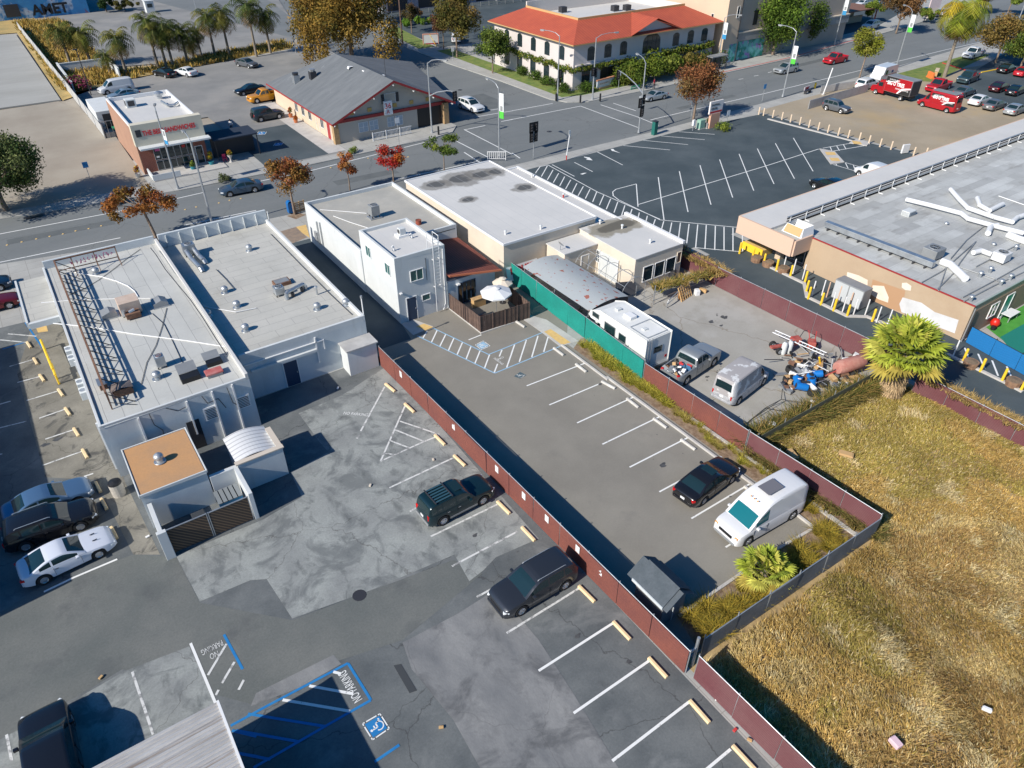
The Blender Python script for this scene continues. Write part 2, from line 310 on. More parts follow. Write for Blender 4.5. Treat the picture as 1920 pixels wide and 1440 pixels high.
def kerb(pts,wd=.17,h=.14,m=None,name='kerb'):
    mb=MB()
    for a,b in zip(pts[:-1],pts[1:]):
        a,b=Vector((a[0],a[1],0)),Vector((b[0],b[1],0));d=(b-a);L=d.length+.12;mid=(a+b)/2
        mb.cbox((mid.x,mid.y,h/2+.003*(len(mb.f)//6 % 3)),(L,wd,h),math.atan2(d.y,d.x))
    return st(mb.build(name,m or M.concp,bevel=.015))
kerb([w(7,375,1155),w(7,715,1410)]);kerb([w(7,715,1395),w(11,1815,765)]);kerb([w(12,170,950),w(12,345,1085)])
kerb([w(12,345,1085),w(12,60,1250),w(15,1260,300)])
kerb([w(6,1430,860),w(6,1690,1062),w(6,1920,985),w(7,100,950)],.12,.1)
kerb([w(4,0,895),w(4,640,1062),w(4,760,1080)],.35,.12)
kerb([w(8,0,560),w(8,270,690),w(8,290,790),w(8,590,935),w(8,740,940),w(8,900,1000),w(8,1400,1250),w(8,1760,1425),w(12,1900,60)],.3,.13)
kerb([w(8,0,775),w(8,740,1160)],.18,.12);kerb([w(12,1100,560),w(12,1900,1000)],.12,.05) if 0 else None
kerb([w(12,300,880),w(12,690,1160)],.3,.1);kerb([w(11,1350,265),w(11,1920,660)],.2,.12)
kerb([(103,91.0-.05),(117,91.2),(128,91.55),(155,94.4)],.2,.02,M.redcurb,'red_kerb')
kerb([w(4,1310,475),w(4,1580,560)],.2,.13,M.redcurb,'red_kerb');kerb([w(4,1600,545),w(4,1730,520)],.2,.13,M.yellow,'yellow_kerb')
slab('walkway',P((990,590),(1025,600),(1085,640),(1050,650),(1018,625),(982,600)),0,.03,M.concp)
slab('walkway',[w(6,1090,990),w(6,1160,950),w(6,1330,1010),w(6,1180,1075)],0,.03,M.concp)
st(MB().sheet([w(7,290,1030),w(7,440,1130),w(7,375,1150),w(7,240,1050)],.035).build('tactile_paving',M.tactile))
st(MB().sheet([w(6,1260,990),w(6,1330,1015),w(6,1270,1040),w(6,1200,1010)],.035).build('tactile_paving',M.tactile))
st(MB().sheet([w(6,300,262),w(6,375,245),w(6,405,345),w(6,350,310)],.006).build('tactile_paving',M.tactile))
st(MB().sheet([w(6,185,295),w(6,300,262),w(6,385,340),w(6,275,385)],.005).build('brown_paving',mat('brown_paving',(.3,.22,.16),.9,(.2,.16,.13),2)))
st(MB().sheet([w(5,265,1005),w(5,345,990),w(5,360,1045),w(5,285,1055)],.012).build('tactile_paving',M.tactile))
for q in ([(625,1060),(690,1070),(705,1090),(640,1085)],):
    st(MB().sheet([w(4,*p) for p in q],.125).build('tactile_paving',M.tactile))
slab('ramp',[w(4,610,1075),w(4,660,1050),w(4,765,1075),w(4,740,1097)],0,.12,M.concp)
slab('ramp',[w(4,385,1118),w(4,500,1140),w(4,572,1220),w(4,470,1235)],0,.1,M.concp)
st(MB().sheet([w(4,425,1145),w(4,498,1147),w(4,512,1168),w(4,440,1168)],.105).sheet([w(4,455,1188),w(4,525,1190),w(4,542,1215),w(4,475,1212)],.105).build('tactile_paving',M.tactile))
def lines(name,segs,wd,z,m):
    mb=MB();c=0
    for s in segs:
        i=s[0];pts=s[1:]
        for a,b in zip(pts[:-1],pts[1:]):mb.line(w(i,*a),w(i,*b),wd,z+.00007*c);c += 1
    return st(mb.build(name,m))
lines('parking_lines',[(3,(1250,988),(1520,1008)),(3,(1120,1020),(1445,1048)),(3,(985,1053),(1320,1085)),(3,(835,1092),(1185,1125)),(3,(640,1140),(830,1238)),(3,(468,1218),(605,1288)),(3,(300,1235),(468,1323)),
 (3,(1097,1330),(1140,1650)),(3,(1255,1285),(1320,1590)),(3,(1410,1240),(1492,1535)),(3,(1557,1197),(1655,1482)),(3,(1703,1155),(1813,1430)),(3,(1840,1115),(1965,1380)),(4,(55,1075),(198,1340)),(4,(190,1035),(338,1285)),
 (3,(945,1535),(1920,1240),(2300,1118)),(3,(760,1470),(755,1440),(780,1420),(932,1380),(945,1550)),(7,(755,25),(800,60),(1112,210),(1730,270)),(3,(210,1250),(270,1238),(640,1440)),(7,(640,0),(1110,205)),
 (7,(1375,418),(1730,450)),(3,(210,1250),(175,1300))]+
 [(3,a,b) for a,b in (((265,1245),(220,1325)),((308,1275),(265,1350)),((350,1300),(310,1370)),((395,1325),(358,1395)),((440,1350),(402,1418)),((487,1375),(450,1450)),((535,1398),(495,1470)),((585,1420),(550,1490)))]+
 [(7,a,b) for a,b in (((635,0),(605,75)),((688,25),(655,100)),((740,52),(707,130)),((793,75),(765,155)),((847,100),(820,182)),((900,128),(880,190)),((955,155),(940,215)),((1015,180),(1000,240)),((1075,205),(1055,260)),((1138,220),(1120,285)),((1198,230),(1180,320)),((1263,232),(1248,350)),((1328,240),(1310,385)),((1393,245),(1377,418)),((1457,248),(1447,428)),((1525,255),(1520,435)),((1590,262),(1590,440)),((1657,268),(1657,445)),((1727,270),(1730,448)),((1790,320),(1797,420)))]+
 [(4,(410,1112),(620,1075)),(4,(450,1140),(745,1090)),(4,(465,1100),(480,1135)),(4,(515,1095),(535,1130)),(4,(565,1085),(585,1120)),(4,(490,1235),(660,1285)),(4,(580,1220),(770,1275)),(4,(500,1215),(515,1240)),(4,(580,1222),(600,1262)),(4,(640,1240),(655,1280))],.11,Z3,M.line)
mb=MB();mb.sheet([w(3,540,1175),w(3,580,1182),w(3,575,1176),w(3,605,1203),w(3,555,1198),w(3,568,1192),w(3,540,1180)],Z3).sheet([w(3,740,1118),w(3,760,1117),w(3,770,1130),w(3,815,1150),w(3,765,1135),w(3,750,1133)],Z3).sheet([w(3,510,1305),w(3,540,1297),w(3,560,1297),w(3,530,1310)],Z3);st(mb.build('painted_arrow',M.line))
lines('parking_lines',[(11,(280,158),(655,0)),(11,(488,293),(910,100)),(11,(678,453),(1103,248)),(11,(882,625),(1315,405)),(11,(1105,810),(1300,705)),(11,(1345,1010),(1780,752)),(11,(1602,1225),(1705,1165)),(11,(110,15),(560,-160)),(6,(1595,1110),(1690,1072))],.11,Z4,M.line)
lines('hatched_walkway',[(6,(1283,1045),(1250,1100)),(6,(1360,1035),(1315,1130)),(6,(1425,1065),(1378,1160)),(6,(1485,1095),(1443,1190)),(6,(1548,1130),(1508,1222)),(6,(1612,1160),(1575,1257)),(6,(1680,1193),(1640,1292)),(6,(1752,1220),(1712,1328)),(6,(1845,1185),(1825,1235)),(6,(1812,1290),(1785,1360)),(6,(1925,1190),(1880,1318)),(7,(20,1145),(-5,1215)),(7,(108,1110),(55,1275)),(7,(195,1080),(148,1240)),(7,(270,1090),(238,1200))],.11,Z4,M.line)
lines('hatched_walkway_outline',[(6,(1210,1080),(1790,1360),(1925,1305),(2290,1155)),(6,(1325,1020),(1745,1220),(1925,1148),(2160,1050))],.1,.019,M.blueline2)
lines('parking_lines',[(10,(965,22),(785,355)),(10,(775,385),(757,410)),(10,(1118,165),(935,580),(1255,435),(1375,388)),(10,(1080,280),(1375,380)),(10,(1045,345),(1260,432)),(10,(1005,425),(1150,480)),(10,(970,520),(1025,530)),(10,(1480,555),(1000,780)),(10,(1200,930),(1155,958)),(10,(1810,905),(1310,1145)),(10,(1960,1108),(1470,1368)),(14,(1800,80),(1655,160)),(15,(505,92),(-40,430))],.12,.018,M.line2)
lines('parking_lines',[(15,(757,355),(200,712)),(15,(1035,632),(462,1030)),(15,(1330,943),(752,1388)),(15,(1640,1300),(1400,1500)),(13,(1430,505),(1640,1010)),(9,(880,1315),(560,1450),(330,1560))],.13,.018,M.line)
lines('parking_lines',[(9,(200,125),(430,55)),(9,(295,258),(490,190)),(9,(340,415),(550,345)),(9,(320,612),(630,500)),(9,(630,695),(700,672)),(5,(60,1065),(275,1083)),(5,(0,1110),(210,1130)),(5,(70,1310),(260,1255)),(5,(130,1430),(300,1385)),(9,(-150,195),(80,130)),(9,(-80,350),(200,280)),(9,(-60,540),(20,525)),(13,(993,720),(1150,1190)),(13,(50,1190),(90,1390)),(13,(1700,510),(1560,745)),(13,(1760,645),(1665,805)),(13,(1640,855),(1620,895)),(13,(1830,780),(1790,855))],.12,.018,M.line2)
lines('blue_lines',[(5,(20,1180),(180,1130)),(5,(190,980),(320,1170)),(13,(1680,440),(1820,700)),(13,(1740,1160),(1925,1205)),(13,(1810,1335),(1925,1355)),(14,(-190,1125),(85,975),(690,655),(862,932),(690,1030),(-20,1440)),(14,(-60,1035),(525,1130)),(14,(-150,1160),(330,1245)),(14,(-130,1330),(110,1378)),(14,(1075,1268),(890,1395))],.13,.018,M.blueline)
lines('hatched_bay',[(14,(580,720),(640,735)),(14,(400,825),(730,885)),(14,(200,930),(705,1015))],.14,.019,M.line)
lines('road_lines',[(5,(-100,325),(930,130),(1530,-5)),(2,(-60,1370),(400,1275),(1270,1060)),(2,(1050,1340),(1660,1205)),(5,(-60,530),(900,335)),(5,(-60,590),(1240,340),(1890,185)),(5,(1380,240),(1920,130)),(3,(0,825),(305,770)),(3,(-80,905),(515,790),(945,950)),(3,(665,780),(940,870),(1100,935)),(3,(760,768),(930,825)),
 (2,(1650,870),(1925,825)),(2,(1760,820),(1855,805)),(2,(1450,1025),(1735,1170)),(2,(1560,965),(1920,1150)),(2,(1560,968),(1720,935)),(2,(1560,1135),(1700,1225)),(2,(1840,905),(1925,890)),(3,(0,1140),(60,1180)),(3,(1040,893),(1340,822),(1920,690)),(4,(0,690),(1350,365),(1600,310)),(3,(1700,590),(1735,585)),(3,(1815,565),(1850,560)),(4,(0,540),(30,533))],.15,-.114,M.line)
mb=MB();mb.sheet([w(5,1745,210),w(5,1722,178),w(5,1832,177)],-.113);mb.line(w(5,1520,230),w(5,1610,215),.12,-.113).line(w(5,1540,215),w(5,1570,245),.1,-.113).line(w(5,1590,205),w(5,1600,240),.1,-.113);st(mb.build('painted_arrow',M.line))
mk=tag(MB().lathe((0,0,0),[(0.12,0),(.1,.03),(0,.04)],8).build('lane_marker',M.tactile),'small round yellow raised marker on the road centre line','road marker','yellow raised markers on the main street')
for k,p in enumerate([(5,50,390),(5,160,367),(5,270,344),(5,370,325),(5,470,307),(5,565,284),(5,663,267),(5,757,246),(5,1387,124),(5,1470,105),(5,1640,75),(5,1720,55),(5,1805,42),(2,560,1250),(2,700,1215),(2,840,1180),(2,1140,1170)]):
    o=mk if k == 0 else copy_tree(mk);o['label']='small round yellow road marker, number %d from the left of the centre line' % (k+1);q=w(*p);o.location=(q.x,q.y,-.115)
stop_spots=[('c',10,(980,10),(1035,55)),('c',10,(1125,160),(1180,210)),('c',10,(1350,395),(1410,455)),('c',10,(1495,550),(1560,610)),('c',10,(1820,895),(1895,970)),('c',11,(85,1090),(160,1170)),('c',15,(515,95),(605,185)),('c',15,(775,365),(870,465)),('c',15,(1040,635),(1145,750)),('c',15,(1350,960),(1460,1085)),('c',15,(1675,1300),(1800,1435)),
 ('y',9,(440,45),(475,95)),('y',9,(495,190),(525,235)),('y',9,(555,335),(595,400)),('y',9,(620,495),(660,565)),('y',9,(720,745),(755,815)),('y',9,(765,870),(800,940)),('y',9,(835,1075),(880,1170)),('y',5,(205,1130),(235,1175)),('y',5,(255,1250),(285,1300)),('y',5,(300,1375),(335,1425)),
 ('g',7,(30,975),(90,1015)),('g',7,(320,1180),(380,1225)),('g',7,(485,1300),(550,1350)),('g',11,(690,-5),(755,30)),('g',11,(870,120),(940,175)),('g',11,(1070,270),(1150,328)),('g',11,(1278,430),(1362,490)),('g',11,(1750,780),(1850,860))]
near_what=['nearest the white utility box beside the red fence','at the tip of the hatched triangle by the red fence','at the wide end of the hatched triangle','just past the nose of the green SUV, on the building side','in front of the bay below the green SUV','between the green SUV and the grey SUV by the red fence','in the bay just below the grey SUV','in the second empty bay below the grey SUV','in the third empty bay below the grey SUV','in the fourth empty bay below the grey SUV','in the bottom corner of the lot by the maroon fence',
 'fifth above the blue sedan along the white building','third above the blue sedan along the white building','second above the blue sedan along the white building','in the first bay above the blue sedan','in front of the blue sedan by the bin','in front of the black crossover','in front of the white coupe','topmost of the row along the white building','second from the top of the row along the white building','third from the top of the row along the white building',
 'beside the wooden patio fence','by the hatched walkway and the kerb','in the first bay after the hatched walkway','in the second bay after the hatched walkway','in the third bay after the hatched walkway','in the second empty bay above the black sedan','in the empty bay above the black sedan','in front of the white camper van']
protos={}
for (t,i,a,b),nw in zip(stop_spots,near_what):
    LL=(w(i,*b)-w(i,*a)).length
    if t not in protos:
        mb=MB();h=.14;L=1.7 if t != 'y' else 1.5
        mb.grid([[(s*L/2,y,z) for y,z in ((-.1,0),(-.1,.07),(-.06,h),(.06,h),(.1,.07),(.1,0))] for s in (-1,1)]);mb.face([(L/2,y,z) for y,z in ((-.1,0),(.1,0),(.1,.07),(.06,h),(-.06,h),(-.1,.07))]);mb.face([(-L/2,y,z) for y,z in ((-.1,0),(-.1,.07),(-.06,h),(.06,h),(.1,.07),(.1,0))])
        o=mb.build('wheel_stop',{'c':M.yellowcurb,'y':M.yellowcurb,'g':M.stopc}[t]);protos[t]=o
    else:o=copy_tree(protos[t])
    q0,q1=w(i,*a),w(i,*b);q=(q0+q1)/2;o.location=(q.x,q.y,.012);o.rotation_euler.z=math.atan2(q1.y-q0.y,q1.x-q0.x);o.scale.x=min(1.1,max(.75,LL/1.7))
    tag(o,{'c':'cream painted wheel stop ','y':'yellow wheel stop ','g':'bare concrete wheel stop '}[t]+nw,'wheel stop',{'c':'wheel stops along the red fence','y':'yellow wheel stops beside the white building','g':'concrete wheel stops along the planting strip'}[t])
def flat_text(s,a,b,size,z,m,i):
    A,B=w(i,*a),w(i,*b);d=B-A
    o=text(s,size,Matrix.Identity(4),m,None,'painted_words',ext=.001)
    wdt=max(v.co.x for v in o.data.vertices);k=d.length/wdt
    o.data.transform(frame_on(Vector((A.x,A.y,z)),d,Vector((-d.y,d.x,0))) @ Matrix.Diagonal((k,1,1,1)));return st(o)
flat_text('NO PARKING',(10,) and (652,228),(835,243),.42,.02,M.line,10)
flat_text('NO PARKING',(800,925),(672,705),.6,.02,M.line,14)
flat_text('NO',(1820,1262),(1862,1243),.3,.02,M.line,6);flat_text('PARKING',(1835,1300),(1778,1245),.38,.02,M.line,6) if 0 else flat_text('PARKING',(1778,1250),(1845,1298),.3,.02,M.line,6)
flat_text('PARKING',(1665,480),(1505,560),.5,.02,M.line2,13);flat_text('NO',(1635,560),(1570,590),.5,.02,M.line2,13)
def isa(i,quad,mb_,ml,z=.019,border=True,up=0):
    q=[w(i,*p) for p in quad];q=q[up:]+q[:up]                
    def at(u,v):return q[0]*(1-u)*(1-v)+q[1]*u*(1-v)+q[2]*u*v+q[3]*(1-u)*v
    b=MB();b.sheet([at(.08,.08),at(.92,.08),at(.92,.92),at(.08,.92)],z);o=st(b.build('accessible_bay_symbol',mb_))
    l=MB();wd=(q[1]-q[0]).length
    if border:
        for s,e in ((.0,.12),(.2,.8),(.88,1)):
            for A,B in ((at(s,0),at(e,0)),(at(s,1),at(e,1)),(at(0,s),at(0,e)),(at(1,s),at(1,e))):l.line(A,B,wd*.07,z+.003)
    arc=[at(.46+.24*cos(t),.36+.24*sin(t)) for t in [RA(a) for a in range(140,375,15)]]
    for A,B in zip(arc[:-1],arc[1:]):l.line(A,B,wd*.06,z+.003)
    for A,B in (((.42,.72),(.42,.45)),((.42,.45),(.64,.45)),((.64,.45),(.74,.2)),((.74,.2),(.84,.22)),((.42,.6),(.6,.6))):l.line(at(*A),at(*B),wd*.07,z+.003)
    l.sheet([at(.42+.07*cos(t),.8+.07*sin(t)) for t in [RA(a) for a in range(0,360,45)]],z+.003)
    l.build('symbol_paint',ml,o);return o
isa(14,[(1000,1145),(930,1035),(800,1110),(875,1230)],M.blueline,M.line)
isa(6,[(1690,1185),(1755,1155),(1705,1118),(1645,1148)],M.blueline2,M.line)
isa(7,[(60,1405),(118,1375),(60,1345),(5,1385)],mat('dark_blue_grey_paint',(.07,.11,.13),.8),M.line2,border=False)
isa(2,[(5,1010),(65,1010),(80,990),(20,988)],M.blueline,M.line);isa(2,[(130,1095),(190,1090),(205,1072),(145,1074)],M.blueline,M.line)
sheet('far_parking_lot',[(25.5,90.2),(35.7,90.2),(35.7,119),(53.2,121),(53.4,128),(57.5,150),(52,152),(30,148),(18,145),(11,142),(11,118),(25,116)],Z1,M.lotFar)
sheet('house_parking_lot',[(25.0,90.6),(33.4,90.6),(33.5,106),(25.0,106)],Z2,M.lotR)
sheet('house_walkway',[(33.4,90.8),(35.9,90.8),(35.9,118),(33.4,118)],Z3,M.concp)
sheet('left_dirt_lot',[(-60,100),(-4,93.4),(11.5,92.3),(12,118),(10.5,128),(8,138),(-2,137),(-60,150)],Z1,M.dirtL)
slab('concrete_pad',[(-60,139),(-2,138.4),(8.4,138.3),(8.2,200),(-60,210)],-.1,.12,overlay(mat('pad_concrete',(.37,.365,.34),.9,(.3,.295,.27),.12,fine=.08,stretch=(.4,1.5,1)),'brick',(.3,.29,.28),bw=9,rh=14,m=.05,off=0))
sheet('verge',[(8.6,138),(18,146),(30,148.6),(52,153),(54,157),(30,152.5),(20,156),(17,175),(20,200),(0,260),(-60,260),(-60,212),(8.6,202)],Z1,overlay(mat('dry_grass_verge',(.48,.33,.12),1,(.32,.25,.1),.3,fine=.3),'noise',(.1,.09,.03),f=.4,lo=.58,hi=.7,a=.7))
sheet('back_lot',[(20,157),(32,153.5),(54,158),(60,170),(78,240),(100,330),(0,330),(18,210)],Z1,M.lotFar)
slab('back_street',[(22,330),(58,152),(62,170),(72,240),(75,330)],-.1,.02,M.road)
sheet('corner_lawn',[(75,94.6),(78.5,93.6),(92,94),(92,96.4),(78.5,96.6),(78.4,135),(75,135)],Z1,M.lawn)
sheet('corner_parking_lot',[(77,137),(140,137),(180,230),(85,230)],Z1,M.lotR)
sheet('side_lawn',[(72.9,138.5),(76.5,138.5),(79.5,160),(75.5,160)],Z2,M.lawn)
sheet('east_parking_lot',[(128,62),(165,70),(300,84),(300,30),(125,30)],Z2,M.lotR)
sheet('east_verge',[(128,72.5),(160,73.5),(162,71),(133,66)],Z3,M.lawn)
sheet('north_east_lot',[(139,97),(158,99),(172,101),(260,130),(240,190),(150,190)],Z1,M.lotR)
# ================= buildings =================
M.roofg=overlay(overlay(overlay(mat('grey_roll_roofing',(.51,.51,.48),.85,(.45,.45,.425),.35,fine=.05),'brick',(.2,.2,.2),bw=9,rh=1.0,m=.018,rot=(0,0,RA(90)),wob=.12,a=.75),'noise',(.62,.62,.6),f=.4,lo=.58,hi=.68,a=.35),'noise',(.2,.19,.17),f=.9,lo=.66,hi=.78,a=.4)
M.roofg2=overlay(overlay(overlay(mat('pale_roll_roofing',(.50,.485,.44),.85,(.43,.42,.38),.3,fine=.05),'brick',(.25,.24,.23),bw=3.2,rh=1.0,m=.02,rot=(0,0,RA(0)),wob=.1,a=.7),'noise',(.33,.31,.27),f=.3,lo=.57,hi=.7,a=.5),'noise',(.2,.19,.18),f=1.3,lo=.64,hi=.74,a=.4)
for _k in ('roofg','roofg2'):overlay(getattr(M,_k),'tone',(.3,.305,.3),bw=9,rh=1.0,rot=(0,0,RA(90)) if _k == 'roofg' else (0,0,0),a=.16)
M.rooftan=overlay(mat('tan_grey_roofing',(.40,.38,.335),.9,(.34,.33,.30),.35,fine=.06),'noise',(.5,.48,.43),f=.5,lo=.55,hi=.72,a=.5)
M.roofw=overlay(overlay(mat('white_roof_coating',(.59,.575,.55),.7,(.54,.53,.51),.3,fine=.03),'brick',(.48,.48,.49),bw=20,rh=1.1,m=.025,rot=(0,0,RA(90)),a=.5),'noise',(.4,.38,.36),f=.35,lo=.64,hi=.8,a=.45)
M.roofr=overlay(overlay(overlay(mat('patched_white_roof',(.55,.56,.545),.8,(.44,.445,.43),.22,fine=.06,stretch=(1,.6,1)),'brick',(.33,.33,.32),bw=3.6,rh=1.05,m=.02,wob=.25,a=.55),'noise',(.3,.3,.29),f=.5,lo=.55,hi=.68,a=.4,dist=.5),'noise',(.6,.6,.6),f=.7,lo=.58,hi=.7,a=.5)
overlay(overlay(M.roofr,'tone',(.2,.2,.195),bw=3.6,rh=1.05,a=.5),'noise',(.25,.24,.22),f=.8,lo=.56,hi=.7,a=.6,sc=(.4,1.5,1))
M.stucco=mat('white_stucco',(.58,.61,.62),.85,(.5,.54,.56),.5,fine=.03,bump=.1)
M.stucco2=mat('bright_white_stucco',(.60,.62,.62),.8,(.55,.57,.57),.5,fine=.02)
for _k in ('stucco','stucco2'):overlay(overlay(getattr(M,_k),'noise',(.40,.41,.40),f=1.1,lo=.56,hi=.72,a=.35,sc=(1.6,1.6,.22)),'noise',(.33,.3,.26),f=.5,lo=.66,hi=.76,a=.3)
M.cream=mat('cream_stucco',(.66,.58,.47),.85,(.58,.5,.41),.4,fine=.04)
M.salmon=overlay(mat('salmon_stucco',(.44,.33,.225),.85,(.4,.295,.2),.3,fine=.03),'noise',(.48,.38,.27),f=.25,lo=.55,hi=.7,a=.4)
M.beige=mat('beige_stucco',(.60,.47,.34),.85,(.54,.43,.32),.2,fine=.03)
M.housew=mat('house_cream_paint',(.60,.49,.36),.8,(.55,.44,.33),.5)
M.housef=mat('house_front_stucco',(.50,.45,.38),.85,(.46,.41,.35),.5)
M.shingle=overlay(mat('grey_shingles',(.155,.165,.175),.9,(.12,.13,.14),.5,fine=.15,stretch=(.5,2,1)),'noise',(.3,.31,.32),f=.8,lo=.64,hi=.75,a=.6)
M.tiles=overlay(mat('red_roof_tiles',(.46,.092,.045),.75,(.39,.075,.04),.6,fine=.12),'wave',(.3,.06,.03),f=.55,dir='X',lo=.55,hi=1,a=.7)
M.tilesy=overlay(mat('red_roof_tiles_side',(.46,.092,.045),.75,(.39,.075,.04),.6,fine=.12),'wave',(.3,.06,.03),f=.55,dir='Y',lo=.55,hi=1,a=.7)
M.brick=overlay(mat('red_brick',(.28,.085,.055),.85,(.23,.07,.045),2),'brick',(.32,.2,.16),bw=.4,rh=.14,m=.02,rot=(RA(90),0,0),a=.5)
M.signw=mat('sign_cream',(.62,.57,.45),.7,(.56,.52,.42),.6)
M.redtrim=mat('dark_red_trim',(.33,.03,.03),.6)
M.tan=mat('tan_trim',(.52,.33,.15),.7)
M.ply=mat('orange_brown_membrane',(.50,.27,.12),.9,(.43,.25,.13),.8,fine=.08)
M.doorblue=mat('dark_blue_door',(.02,.05,.10),.5)
M.oldmetal=mat('weathered_metal_sheet',(.33,.34,.345),.55,metal=.35,c2=(.26,.27,.28),scale=.5,fine=.06)
M.rust=mat('rusty_steel',(.14,.07,.045),.9,(.24,.13,.08),1.5,fine=.3)
M.greenery=None
def bl(name,label,cat='building'):return thing(name,label,cat)
KEEP={'frame','slats','roof_edge','wall','canopy_fascia','back_panel','handrail','sign_face','planks','grille','stripes','mesh_panel','open_works','cladding'}
def part(name,par,m,*boxes,**k):
    if len(boxes)> 1 and name not in KEEP:
        for b in boxes:o=MB().box(*b).build(name,m,par,**k)
        return o
    mb=MB()
    for b in boxes:mb.box(*b)
    return mb.build(name,m,par,**k)
def parapet(par,x0,x1,y0,y1,z,h,t,m,sides='LRFB',name='parapet'):
    mb=MB()
    if 'L' in sides:mb.box(x0,x0+t,y0,y1,z,z+h)
    if 'R' in sides:mb.box(x1-t,x1,y0,y1,z,z+h)
    if 'F' in sides:mb.box(x0+t,x1-t,y0,y0+t,z,z+h-.004)
    if 'B' in sides:mb.box(x0+t,x1-t,y1-t,y1,z,z+h-.004)
    return mb.build(name,m,par,bevel=.02)
def window(par,face,at,a0,a1,z0,z1,gm=None,fm=None,mull=1,arch=False,hbar=0,name='window'):
    """face 'L': wall plane x=at seen from -x, a = y range;  'F': wall plane y=at seen from -y, a = x range"""
    gm=gm or M.glass;fm=fm or M.white;g=MB();f=MB();t=.05
    def bx(mb,a,b,c,d,o0,o1):
        if face == 'L':mb.box(at-o1,at-o0,a,b,c,d)
        elif face == 'R':mb.box(at+o0,at+o1,a,b,c,d)
        else:mb.box(a,b,at-o1,at-o0,c,d)
    if arch:
        n=10;pts=[(a0,z0),(a1,z0)];zc=z1-(a1-a0)*.3
        for i in range(n+1):th=pi*i/n;pts.append(((a0+a1)/2+(a1-a0)/2*cos(th),zc+(z1-zc)*sin(th)))
        rows=[]
        for o in (0,.04):rows.append([(at-o,p[0],p[1]) if face == 'L' else (p[0],at-o,p[1]) for p in pts])
        g.grid(rows,True);g.face(rows[1])
    else:bx(g,a0,a1,z0,z1,0,.03)
    o=g.build(name,gm,par)
    if not arch:
        bx(f,a0-t,a0,z0-t,z1+t,0,.07);bx(f,a1,a1+t,z0-t,z1+t,0,.07);bx(f,a0,a1,z1,z1+t,0,.065);bx(f,a0,a1,z0-t,z0,0,.09)
    for k in range(1,mull+1):c=a0+(a1-a0)*k/(mull+1);bx(f,c-.025,c+.025,z0,z1-(.1 if arch else 0),.03,.06)
    for k in range(1,hbar+1):c=z0+(z1-z0)*k/(hbar+1);bx(f,a0,a1,c-.02,c+.02,.03,.055)
    if f.f:f.build('frame',fm,o)
    return o
def door(par,face,at,a0,a1,z1,m=None,z0=0):
    m=m or M.doorblue;g=MB();h=MB();f=MB();t=.07
    def bx(mb,a,b,c,d,o0,o1):
        if face == 'L':mb.box(at-o1,at-o0,a,b,c,d)
        else:mb.box(a,b,at-o1,at-o0,c,d)
    bx(g,a0,a1,z0+.02,z1,0,.04);o=g.build('door',m,par)
    bx(f,a0-t,a0,z0,z1+t,0,.06);bx(f,a1,a1+t,z0,z1+t,0,.06);bx(f,a0,a1,z1,z1+t,0,.055);f.build('frame',M.white,o)
    bx(h,a1-.14,a1-.08,z0+1,z0+1.12,.04,.09);h.build('handle',M.metal,o);return o
def tail(*p):return p
# ---- low white building on the left ----
b1=bl('commercial_building','long low white building with grey roll roof, a rusty sign frame standing on it')
X0,X1,Y0,Y1,ZR=-1.6,7.5,41.4,66.3,4.0
part('wall',b1,M.stucco,(X0,X1,Y0,Y1,-.1,ZR-.05))
part('roof',b1,M.roofg,(X0+.15,X1-.15,Y0+.15,Y1-.15,ZR-.06,ZR+.02))
parapet(b1,X0,X1,Y0,Y1,ZR-.05,.2,.16,M.stucco2,'LF')
MB().box(X1-.22,X1,Y0,Y1,ZR-.05,ZR+.42).build('ridge_parapet',M.roofw,b1,bevel=.03)
MB().box(X0+.16,X1-.22,Y1-.2,Y1,ZR,ZR+.7).build('front_parapet',M.stucco,b1,bevel=.02)
part('canopy',b1,M.roofg2,(-3.7,X0,58.6,66.4,3.2,3.4));part('canopy_fascia',b1,M.stucco2,(-3.85,-3.7,58.5,66.5,3.0,3.5),(-3.7,X0,58.3,58.6,3.0,3.45))
part('downpipe',b1,M.white,(X0-.12,X0-.003,42.2,42.3,.1,3.9),(X0-.12,X0-.003,50.2,50.3,.1,3.9),(.5,.6,Y0-.12,Y0-.003,.1,3.9),(3.4,3.5,Y0-.12,Y0-.003,1.2,3.9),(5.0,5.1,Y0-.12,Y0-.003,.1,4.0),(6.3,6.4,Y0-.12,Y0-.003,.1,4.0))
for k,pts in enumerate((((1.2,3.9),(1.25,3.0),(1.6,2.4),(1.5,1.4)),((4.4,3.9),(4.6,3.2),(5.3,3.3),(5.6,2.4)),((6.0,3.9),(6.1,2.6),(6.6,2.0),(7.2,2.2)),((2.2,3.9),(2.8,3.4),(3.3,3.5)))):MB().path([(x,Y0-.04,z) for x,z in pts],.022,5).build('wall_cable',M.dark,b1)
for x in (4.2,6.3):
    lv=part('louvre_vent',b1,M.white,(x,x+.9,Y0-.06,Y0-.003,1.9,2.9));part('slats',lv,M.dark,*[(x+.08,x+.82,Y0-.075,Y0-.06,2.0+k*.12,2.05+k*.12) for k in range(7)])
for yy in (54.5,53.2,49.6,48.4):
    a=thing('wall_air_conditioner',{54.5:'uppermost white air conditioner hung on the left wall beside the tactile paving',53.2:'second white air conditioner from the top on the left wall',49.6:'third white air conditioner down the left wall beside the yellow rail',48.4:'lowest white air conditioner on the left wall'}[yy],'air conditioner',(X0-.25,yy,2.4),0,'air conditioners on the left wall of the low white building')
    MB().cbox((0,0,0),(.45,.8,.6)).build('casing',M.stucco2,a,bevel=.03);MB().lathe((-.0,0,.302),[(.22,0),(.2,.01),(0,.01)],12).build('fan',M.metal,a)
part('door',b1,M.dark,(3.3-.3,4.0-.2,Y0-.05,Y0-.003,.05,2.3))
